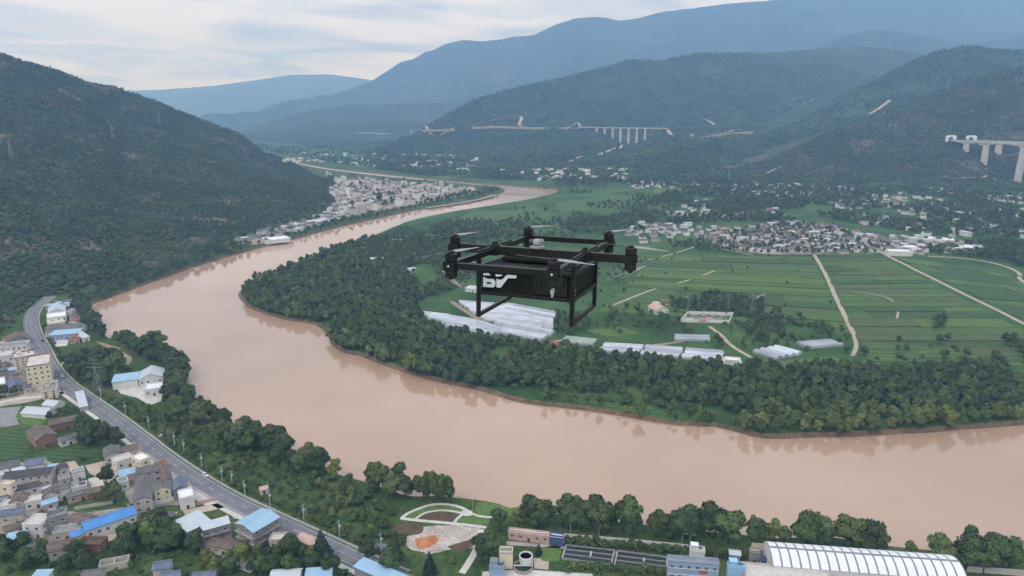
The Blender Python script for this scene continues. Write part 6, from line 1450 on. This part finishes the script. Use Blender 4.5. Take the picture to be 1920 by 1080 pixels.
plant('pale', [(885, 726), (960, 728), (1090, 744), (1240, 756), (1340, 778), (1370, 800), (1280, 796), (1160, 776), (1040, 763), (930, 740)], 7.5, {1: 4, 5: 3, 2: 2}, 4, 10, 35, keep=0.72, clump=(38, 0.43))
plant('pale', [(612, 632), (650, 660), (690, 668), (790, 704), (840, 717), (800, 700), (720, 676), (660, 640)], 7.0, {2: 2, 1: 4}, 8, 12, 36)
plant('belt', [(640, 480), (760, 428), (900, 415), (990, 425), (920, 470), (870, 540), (800, 560), (760, 606), (680, 612), (640, 600)], 7.0, {0: 3, 1: 4, 2: 1, 5: 1}, 5, 9, 37, keep=0.8, clump=(60, 0.40))
plant('mid', [(1060, 560), (1130, 575), (1270, 570), (1400, 560), (1600, 620), (1600, 660), (1400, 655), (1270, 650), (1120, 645), (1040, 618)], 9.5, {0: 3, 1: 3, 5: 3}, 3.5, 7.5, 38, keep=0.75, clump=(55, 0.47))
plant('mid', [(1250, 575), (1340, 555), (1430, 565), (1430, 600), (1380, 598), (1290, 586)], 7.5, {0: 4, 1: 1}, 6, 9, 39)
plant('mid', [(1000, 590), (1060, 590), (1110, 605), (1080, 632), (1020, 625)], 7.0, {0: 3, 1: 2}, 6, 9, 40)
plant('mid', [(1400, 585), (1600, 620), (1590, 636), (1400, 640)], 8, {0: 3, 1: 2, 5: 2}, 4, 8, 41, clump=(45, 0.42))
plant('mid', [(1580, 660), (1960, 640), (2080, 650), (2080, 690), (1700, 702), (1560, 694)], 9.5, {0: 2, 1: 2, 5: 4}, 3.5, 7, 42, keep=0.6, clump=(60, 0.5))
plant('mid', [(690, 450), (800, 420), (900, 410), (1000, 420), (1160, 460), (1180, 540), (1100, 560), (900, 530), (800, 500), (760, 470)], 10, {0: 3, 1: 3, 5: 3}, 4, 8, 43, keep=0.7, clump=(60, 0.49))
plant('mid', [(1740, 605), (1780, 600), (1785, 620), (1745, 622)], 8, {0: 1}, 8, 10, 44, keep=0.6)
for u, v, h, k in [(1620, 668, 9, 0), (1762, 645, 9, 0), (1775, 640, 8, 0), (1685, 642, 6, 0), (1895, 650, 13, 0), (1910, 660, 12, 0), (1885, 645, 10, 0), (1115, 560, 7, 0), (1170, 548, 6, 0), (1258, 565, 8, 0), (1286, 545, 5, 0), (1476, 534, 5, 0), (1455, 462, 6, 0)]: one('field', u, v, h, k)
plant('field', [(1100, 500), (1240, 470), (1520, 480), (1600, 600), (1140, 600)], 24, {0: 2, 5: 2}, 2.5, 4.5, 45, keep=0.28)
for q_ in np.arange(120, s_acc[-1] - 30, 2.6):   # hedge of low bushes along the river side of the road
    a_, th_ = along(q_); n_ = np.array([-math.sin(th_), math.cos(th_)]); p_ = a_ + n_ * (8.2 + rng.uniform(0, 3.0))
    if rng.random() < 0.75 and on_land(p_[:1], p_[1:])[0]: TREES.append((p_[0], p_[1], 0.0, rng.uniform(1.8, 3.4), int(rng.choice([5, 5, 2])), 'strip'))
plant('town', [(450, 270), (620, 277), (800, 302), (1000, 340), (800, 327), (620, 309), (560, 301)], 24, {0: 1}, 8, 13, 57, keep=0.8, clump=(150, 0.4), pad=0)
# valley floor out to the hills: hedgerows and village trees
plant('town', [(1170, 440), (1260, 420), (1400, 418), (1560, 412), (1720, 440), (1960, 450), (2200, 520), (2200, 490), (1960, 400), (1700, 352), (1440, 352), (1250, 362), (1180, 400), (1050, 425), (1060, 440)], 9.5, {0: 5, 1: 3}, 6, 11, 46, keep=0.9, clump=(90, 0.37), pad=1)
plant('town', [(1335, 452), (1400, 428), (1480, 418), (1560, 423), (1610, 446), (1720, 468), (1600, 478), (1420, 476), (1260, 466), (1250, 455)], 8.5, {0: 4, 1: 2}, 4.5, 8, 47, keep=0.8, pad=-1.5)
plant('town', [(1725, 470), (1850, 455), (1920, 440), (2200, 520), (2200, 560), (1960, 520), (1880, 490), (1760, 478)], 9, {0: 4, 1: 2}, 7, 11, 48, clump=(80, 0.40))
plant('town', [(900, 396), (1040, 362), (1180, 345), (1300, 342), (1300, 380), (1180, 410), (1040, 430), (860, 428), (800, 412)], 15, {0: 3, 1: 3}, 6, 10, 49, clump=(110, 0.52))
plant('town', [(960, 352), (1100, 336), (1420, 340), (1420, 350), (1100, 350), (1000, 354)], 14, {0: 1}, 7, 11, 50, clump=(90, 0.46))
plant('town', [(600, 400), (760, 385), (930, 358), (935, 350), (760, 338), (620, 325), (600, 345)], 26, {0: 1}, 6, 10, 51, keep=0.6, pad=0)
plant('town', [(690, 372), (740, 362), (745, 380), (715, 388), (690, 382)], 14, {0: 1}, 8, 12, 52, ignore=True)
plant('town', [(840, 368), (930, 356), (940, 360), (880, 374), (800, 386), (780, 384)], 14, {0: 1, 1: 1}, 7, 11, 53, ignore=True)
plant('town', [(440, 462), (500, 448), (600, 422), (700, 400), (790, 388), (790, 392), (700, 410), (600, 434), (500, 460), (440, 476)], 12, {0: 2, 1: 2}, 6, 9, 54)
plant('town', [(430, 468), (440, 440), (490, 424), (560, 404), (600, 385), (640, 398), (600, 412), (500, 440), (450, 458)], 11, {0: 2, 1: 2}, 6, 9, 154, keep=0.85)
plant('town', [(600, 338), (612, 360), (606, 385), (625, 385), (630, 350), (625, 334)], 11, {0: 1}, 7, 10, 155)
plant('town', [(1240, 346), (1440, 350), (1560, 352), (1700, 350), (1850, 362), (1960, 370), (1960, 384), (1700, 366), (1440, 362), (1240, 358)], 12, {0: 3, 1: 1}, 7, 11, 156, keep=0.8, clump=(80, 0.36))
plant('town', [(172, 570), (240, 543), (350, 502), (440, 474), (440, 462), (350, 490), (240, 530), (165, 556)], 8.5, {0: 3, 1: 2}, 7, 11, 55)
plant('town', [(600, 318), (800, 332), (1000, 348), (1000, 340), (800, 322), (600, 305)], 22, {0: 1}, 7, 10, 56, clump=(140, 0.45))
T_ = np.array([(t[0], t[1], t[2], t[3]) for t in TREES]); tk_ = np.array([t[4] for t in TREES])
uu, vv, zz = to_px(T_[:, :3]); dist = np.hypot(np.hypot(T_[:, 0], T_[:, 1]), CAM_H)
vis = (uu > -10) & (uu < 1930) & (vv > 200) & (vv < 1120) & (tk_ != 5)
score = np.where(vis, T_[:, 3] / dist, 0)
sel = set(np.argsort(-score)[:292].tolist())
KL = {0: 'dark green broad tree', 1: 'mid green broad tree', 2: 'yellow-green broad tree', 3: 'tall narrow tree', 4: 'dark pointed conifer'}
def size_word(h): return 'tall ' if h > 15.5 else ('low ' if h < 9.5 else '')
ZS = {'row': 'the row behind the basins', 'row2': 'the bank behind the striped warehouse', 'row3': 'the bottom right bank', 'clump': 'the clump by the park paths', 'clump2': 'the bank opposite the blue factory', 'yard': 'the trees round the timber yard',
      'strip': 'the greenery between road and river', 'park': 'the trees by the plant hall', 'village': 'the near village', 'low': 'the bottom left tree mass', 'belt': 'the far bank wood front', 'tip': 'the far bank point', 'pale': 'the far bank pale fringe'}
ZB = {}
for i in sel:
    zn = TREES[i][5]
    if zn in ZS:
        p = np.array([uu[i], -vv[i]]); lo, hi = ZB.get(zn, (p, p)); ZB[zn] = (np.minimum(lo, p), np.maximum(hi, p))
for i in sel:
    x, y, z, h, k, zone = TREES[i]
    lb = (size_word(h) if k != 3 else '') + KL[k] + ' ' + ZONES[zone]
    if zone in ZB: lb = (size_word(h) if k != 3 else '') + KL[k].replace(' broad', '') + ', ' + part_of(uu[i], -vv[i], *ZB[zone]) + ' of ' + ZS[zone]
    o = empty('conifer_tree' if k == 4 else ('poplar_tree' if k == 3 else 'broadleaf_tree'), (x, y, z), rng.uniform(0, 6.28), label=lb, cat='tree', group='trees ' + ZONES[zone])
    s = h / 10.0; w = s * rng.uniform(0.88, 1.15); o.scale = (w, w, s); tr, cr = KIND[k][int(rng.integers(0, len(KIND[k])))]
    put(tr, 'trunk', o); put(cr, 'crown', o)
rest = [i for i in range(len(TREES)) if i not in sel]
WOOD = {'belt': 'far_bank_wood', 'tip': 'far_bank_wood', 'pale': 'far_bank_wood', 'mid': 'thickets', 'field': 'thickets', 'town': 'valley_trees'}
for nm in ('far_bank_wood', 'thickets', 'valley_trees', 'near_bank_shrubs'):
    ii = [i for i in rest if WOOD.get(TREES[i][5], 'near_bank_shrubs') == nm]
    sow(nm, [TREES[i][:3] for i in ii], [TREES[i][4] for i in ii], [TREES[i][3] for i in ii])
# scrub and woodland on the hills, thinner where bare soil shows
def clothe(name, hill, spacing, h0, h1, seed, thr, ymax=1e9, kinds=(0, 0, 1, 5), pscale=130.0):
    rg = np.random.default_rng(seed); lo, hi = hill.foot.min(0), hill.foot.max(0); hi[1] = min(hi[1], ymax)
    xs, ys = np.meshgrid(np.arange(lo[0], hi[0], spacing), np.arange(lo[1], hi[1], spacing)); xs = xs.ravel() + rg.uniform(-0.5, 0.5, xs.size) * spacing; ys = ys.ravel() + rg.uniform(-0.5, 0.5, ys.size) * spacing
    k = np.abs(xs) < ys * 0.86 + 60; xs, ys = xs[k], ys[k]; k = inside(hill.foot, xs, ys); xs, ys = xs[k], ys[k]
    k = fbm(xs / pscale, ys / pscale, seed, 5) + rg.normal(0, 0.05, xs.size) > thr; xs, ys = xs[k], ys[k]
    zs = hill.z(xs, ys); e = 5.0; up_ = ground_z(xs, ys); k = zs >= up_ - 0.5; xs, ys, zs = xs[k], ys[k], zs[k]
    k = ~blocked(xs, ys, 0.0); xs, ys, zs = xs[k], ys[k], zs[k]
    # leave out what lies behind the crest
    dcr, zcr = seg_dist(hill.crest[:, :2], xs, ys, False, hill.crest[:, 1]); k = ys < zcr + 60; xs, ys, zs = xs[k], ys[k], zs[k]
    big = fbm(xs / 60, ys / 60, seed + 9, 3)
    sow(name, np.stack([xs, ys, zs - 0.4], 1), [kinds[int(q)] for q in rg.integers(0, len(kinds), len(xs))], rg.uniform(h0, h1, len(xs)) * (0.6 + 0.8 * big))
    return len(xs)
nh = [clothe('hillside_scrub', hill_left, 6.0, 3.2, 6.5, 61, 0.30, pscale=42.0, kinds=(6, 6, 6, 6, 0)), clothe('hillside_wood', hill_right, 8.5, 4, 8, 62, 0.22, kinds=(6, 6, 6, 6, 0)), clothe('ridge_wood', hill_back, 14.0, 7, 12, 63, 0.33, kinds=(6,)), clothe('ridge_wood', hill_mid, 16.0, 8, 13, 64, 0.33, 4600, kinds=(6,))]
print('trees', len(TREES), 'hills', nh, 'houses', house_ct)

# ------------------------------------------------------------------ the drone
M['carbon'] = mat('carbon', (0.013, 0.014, 0.012), 0.42, var=0.35, scale=7.0, spec=0.42)
M['hull'] = mat('hull', (0.010, 0.012, 0.010), 0.6, var=0.2, scale=4.0, spec=0.25)
M['motor'] = mat('motor', (0.02, 0.02, 0.02), 0.5, var=0.2, scale=9, spec=0.4)
M['blade'] = mat('blade', (0.27, 0.27, 0.26), 0.45, spec=0.5)
M['dome'] = mat('dome', (0.30, 0.30, 0.29), 0.5, var=0.1, scale=8)
M['logo'] = mat('logo', (0.72, 0.73, 0.74), 0.45)
M['lens'] = mat('lens', (0.02, 0.04, 0.035), 0.08, spec=0.8)
M['dot'] = mat('dot', (0.55, 0.66, 0.6), 0.3)
A_, B_, C_, W_, D1, D2, H1, H2, H3 = 0.70, 1.53, 1.36, 0.70, 0.615, 0.68, 0.16, 0.56, 0.90
dr = empty('delivery_drone', (0.398, 10.0, CAM_H - 2.084), 0, label='large black six-arm cargo drone with BV lettering hovering over the valley', cat='drone')
dr.rotation_euler = (Matrix.Rotation(-0.3587, 3, 'Z') @ Matrix.Rotation(-0.0531, 3, 'X') @ Matrix.Rotation(-0.0041, 3, 'Y')).to_euler()
def part(name, mb, m, bevel=0.006, parent=dr, smooth=False, **kw): return mb.build(name, m, parent, smooth=smooth, bevel=bevel, **kw)
for s in (-1, 1):
    b = MB(); b.box((s * A_, 0, 0), (0.075, 2 * B_ - 0.16, 0.085)); part('side_beam', b, M['carbon'])
    b = MB(); b.box((0, s * B_, 0), (2 * A_ - 0.16, 0.07, 0.085)); part('cross_beam', b, M['carbon'])
    b = MB(); b.box((s * (A_ + 0.0376 + (C_ - 0.08 - A_ - 0.0376) / 2), 0, 0.0), (C_ - 0.08 - A_ - 0.0376, 0.085, 0.12)); part('arm', b, M['carbon'])
    b = MB(); b.box((s * A_, 0, 0.0), (0.135, 0.15, 0.165)); b.box((s * A_, 0, 0.1), (0.07, 0.09, 0.06)); part('arm_joint', b, M['motor'])
    b = MB(); b.box((s * A_, -0.42, 0.055), (0.03, 0.5, 0.03)); b.box((s * A_, 0.5, 0.055), (0.03, 0.4, 0.03)); part('cable_duct', b, M['motor'])
b = MB(); b.box((0, 0, -0.005), (2 * A_ - 0.14, 0.1, 0.13)); part('centre_beam', b, M['carbon'])
b = MB(); b.box((-0.05, 0.02, -0.09), (0.9, 0.5, 0.05)); part('electronics_tray', b, M['hull'])
# cargo box under the frame
b = MB(); b.box((0, (D2 - D1) / 2, -(H1 + H2) / 2), (2 * W_ - 0.05, D1 + D2 - 0.05, H2 - H1)); hull = part('cargo_box', b, M['hull'], 0.012)
b = MB(); b.box((0, (D2 - D1) / 2, -H1 + 0.012), (2 * W_ - 0.16, D1 + D2 - 0.16, 0.024)); part('lid', b, M['carbon'], 0.006)
for z in (-H1 - 0.02, -H2 + 0.025):
    for y in (-D1, D2): b = MB(); b.box((0, y, z), (2 * W_ - 0.05, 0.05, 0.05)); part('edge_rail', b, M['carbon'], 0.005)
    for x in (-W_, W_): b = MB(); b.box((x, (D2 - D1) / 2, z), (0.05, D1 + D2 - 0.05, 0.05)); part('edge_rail', b, M['carbon'], 0.005)
b = MB(); b.box((0.37, -D1 + 0.012, -0.36), (0.5, 0.02, 0.27)); part('service_panel', b, M['carbon'], 0.004)
for x in (0.22, 0.55): b = MB(); b.box((x, -D1 - 0.004, -0.30), (0.05, 0.02, 0.09)); part('latch', b, M['motor'], 0.004)
for s in (-1, 1):
    for y in (-D1, D2):
        b = MB(); b.box((s * W_, y, (-0.045 - H3) / 2), (0.055, 0.055, H3 - 0.045)); part('leg', b, M['carbon'], 0.006)
    b = MB(); b.box((s * W_, (D2 - D1) / 2, -H3 + 0.0275), (0.05, D1 + D2 - 0.056, 0.055)); part('skid', b, M['carbon'], 0.006)
# BV lettering and the small mark on the side: thin raised shapes on the box wall
def face_pts(P):  # photo offsets to metres on the front wall
    return [(-0.632 + (x - 490) * 0.00128, -H1 - 0.09 - (y - (x - 490) * 0.105 - 440) * 0.00128) for x, y in P]
def letter(name, ring, holes=()):
    pts = [Vector(p) for p in ring]; loops = [list(range(len(ring)))]; edges = []
    for h_ in holes: s0 = len(pts); pts += [Vector(p) for p in h_]; loops.append(list(range(s0, len(pts))))
    for lp in loops: edges += [(lp[i], lp[(i + 1) % len(lp)]) for i in range(len(lp))]
    vs, es, fs, _, _, _ = delaunay_2d_cdt(pts, edges, [], 0, 1e-7)
    rp = np.array(ring); keep = []
    for f in fs:
        c = np.mean([vs[i][:] for i in f], 0)
        if inside(rp, c[:1], c[1:2])[0] and not any(inside(np.array(h_), c[:1], c[1:2])[0] for h_ in holes): keep.append(f)
    mb = MB(); mb.add([(v.x, -D1 + 0.022, v.y) for v in vs], keep); mb.add([(v.x, -D1 - 0.004, v.y) for v in vs], keep)
    for lp in loops:
        q = [pts[i] for i in lp]; n = len(q); mb.add([(p.x, -D1 + 0.022, p.y) for p in q] + [(p.x, -D1 - 0.004, p.y) for p in q], [(i, (i + 1) % n, n + (i + 1) % n, n + i) for i in range(n)])
    return mb.build(name, M['logo'], hull)
letter('letter_b', face_pts([(490, 445), (545, 443), (580, 470), (494, 468)]))
letter('letter_b', face_pts([(490, 488), (520, 502), (545, 512), (610, 516), (632, 534), (640, 560), (636, 588), (622, 603), (600, 608), (490, 598)]), [face_pts([(532, 542), (580, 547), (594, 556), (592, 571), (532, 569)])])
letter('letter_v', face_pts([(634, 462), (704, 466), (718, 480), (650, 488)]))
letter('letter_v', face_pts([(652, 514), (690, 528), (734, 512), (762, 478), (786, 470), (888, 482), (882, 512), (790, 506), (702, 614), (652, 606)]))
zx = W_ + 0.002
mkz = MB(); mkz.box((W_ - 0.012, -0.5, -0.41), (0.03, 0.09, 0.018)); mkz.box((W_ - 0.012, -0.5, -0.48), (0.03, 0.09, 0.018)); mkz.bar((W_ - 0.012, -0.46, -0.415), (W_ - 0.012, -0.54, -0.475), 0.018, 0.03)
mkz.build('side_mark', M['dome'], hull)
# white sensor head on the centre beam
sh_ = MB(); sh_.lathe([(0.105, 0.06), (0.115, 0.07), (0.115, 0.095), (0.10, 0.105)], 24, (-0.03, 0, 0)); so = part('sensor_head', sh_, M['dome'], 0, smooth=False)
b = MB(); b.lathe([(0.072, 0.105), (0.080, 0.13), (0.078, 0.16), (0.062, 0.19), (0.03, 0.203)], 24, (-0.03, 0, 0)); b.build('dome', M['dome'], so, smooth=True)
b = MB(); b.tube([(-0.09, -0.02, 0.15), (-0.145, -0.03, 0.15)], [0.048, 0.045], 14); b.build('lens', M['lens'], so)
b = MB(); b.tube([(0.02, -0.02, 0.17), (0.06, -0.035, 0.19)], [0.03, 0.03], 10); b.build('antenna_cap', M['dome'], so)
# six coaxial rotor pods, each with an upper and a lower two-blade propeller
def blade_mesh():
    n = 9; R_ = 0.57; V = []
    for i in range(n):
        t = i / (n - 1); x = 0.03 + (R_ - 0.03) * t; ch = 0.026 + 0.042 * math.sin(math.pi * min(1, t * 1.1 + 0.12)) ** 1.2 * (1 - 0.55 * t); tw = R(24 - 18 * t)
        for s, zo in ((-0.35, 0.0035), (0.65, 0.0035), (0.65, -0.0035), (-0.35, -0.0035)):
            V.append((x, s * ch * math.cos(tw), s * ch * math.sin(tw) + zo * (1 - 0.6 * t)))
    b = MB(); fs = [(i * 4 + k, i * 4 + (k + 1) % 4, i * 4 + 4 + (k + 1) % 4, i * 4 + 4 + k) for i in range(n - 1) for k in range(4)] + [(0, 1, 2, 3), tuple(range(4 * n - 1, 4 * n - 5, -1))]
    b.add(V, fs); return b.mesh('blade', M['blade'], smooth=False)
BL = blade_mesh()
pod = MB(); pod.box((0, 0, 0), (0.165, 0.165, 0.115)); pod.box((0, 0.0, 0.0), (0.19, 0.12, 0.08)); pod_me = pod.mesh('pod_mount', M['carbon'])
mot = MB(); mot.lathe([(0.055, 0.058), (0.082, 0.066), (0.084, 0.098), (0.076, 0.103), (0.076, 0.108), (0.084, 0.113), (0.084, 0.15), (0.07, 0.16)], 22); mot_me = mot.mesh('motor', M['motor'])
hub = MB(); hub.lathe([(0.03, 0.16), (0.034, 0.175), (0.03, 0.19), (0.012, 0.2)], 14); hub.box((0, 0, 0.175), (0.11, 0.035, 0.018)); hub_me = hub.mesh('propeller', M['motor'])
dot = MB(); dot.lathe([(0.012, -0.012), (0.016, 0.0), (0.012, 0.012)], 10); dot_me = dot.mesh('position_light', M['dot'])
for (x, y), au, al in [((-A_, -B_), 74, 128), ((A_, -B_), 164, 106), ((-C_, 0), 74, 150), ((C_, 0), 160, 78), ((-A_, B_), 52, 130), ((A_, B_), 62, 140)]:
    put(pod_me, 'pod_mount', dr, (x, y, 0))
    for up_s, az in ((1, au), (-1, al)):
        rx = 0 if up_s > 0 else math.pi
        put(mot_me, 'motor', dr, (x, y, 0), (rx, 0, 0))
        h_ = put(hub_me, 'propeller', dr, (x, y, 0), (rx, 0, R(az)))
        for q in (0, math.pi): put(BL, 'blade', h_, (0, 0, 0.175), (0, 0, q))
    a0 = math.atan2(y, x); put(dot_me, 'position_light', dr, (x + (0.09 if x > 0 else -0.09) * (abs(x) > 1), y - 0.088 * (abs(y) > 1) * (1 if y < 0 else -1), 0.0), (math.pi / 2, 0, 0))

# ------------------------------------------------------------------ air
hz_ = bpy.data.materials.new('air'); hz_.use_nodes = True; n, l = hz_.node_tree.nodes, hz_.node_tree.links
for q in list(n):
    if q.type == 'BSDF_PRINCIPLED': n.remove(q)
pv = n.new('ShaderNodeVolumePrincipled'); pv.inputs['Density'].default_value = 1.3e-4
pv.inputs['Color'].default_value = (0.29, 0.545, 1.0, 1); pv.inputs['Absorption Color'].default_value = (1, 1, 1, 1); pv.inputs['Anisotropy'].default_value = 0.0
l.new(pv.outputs[0], n['Material Output'].inputs['Volume'])
b = MB(); b.box((0, 7800, 850), (17200, 18400, 1712)); o = b.build('haze', hz_, kind='stuff')
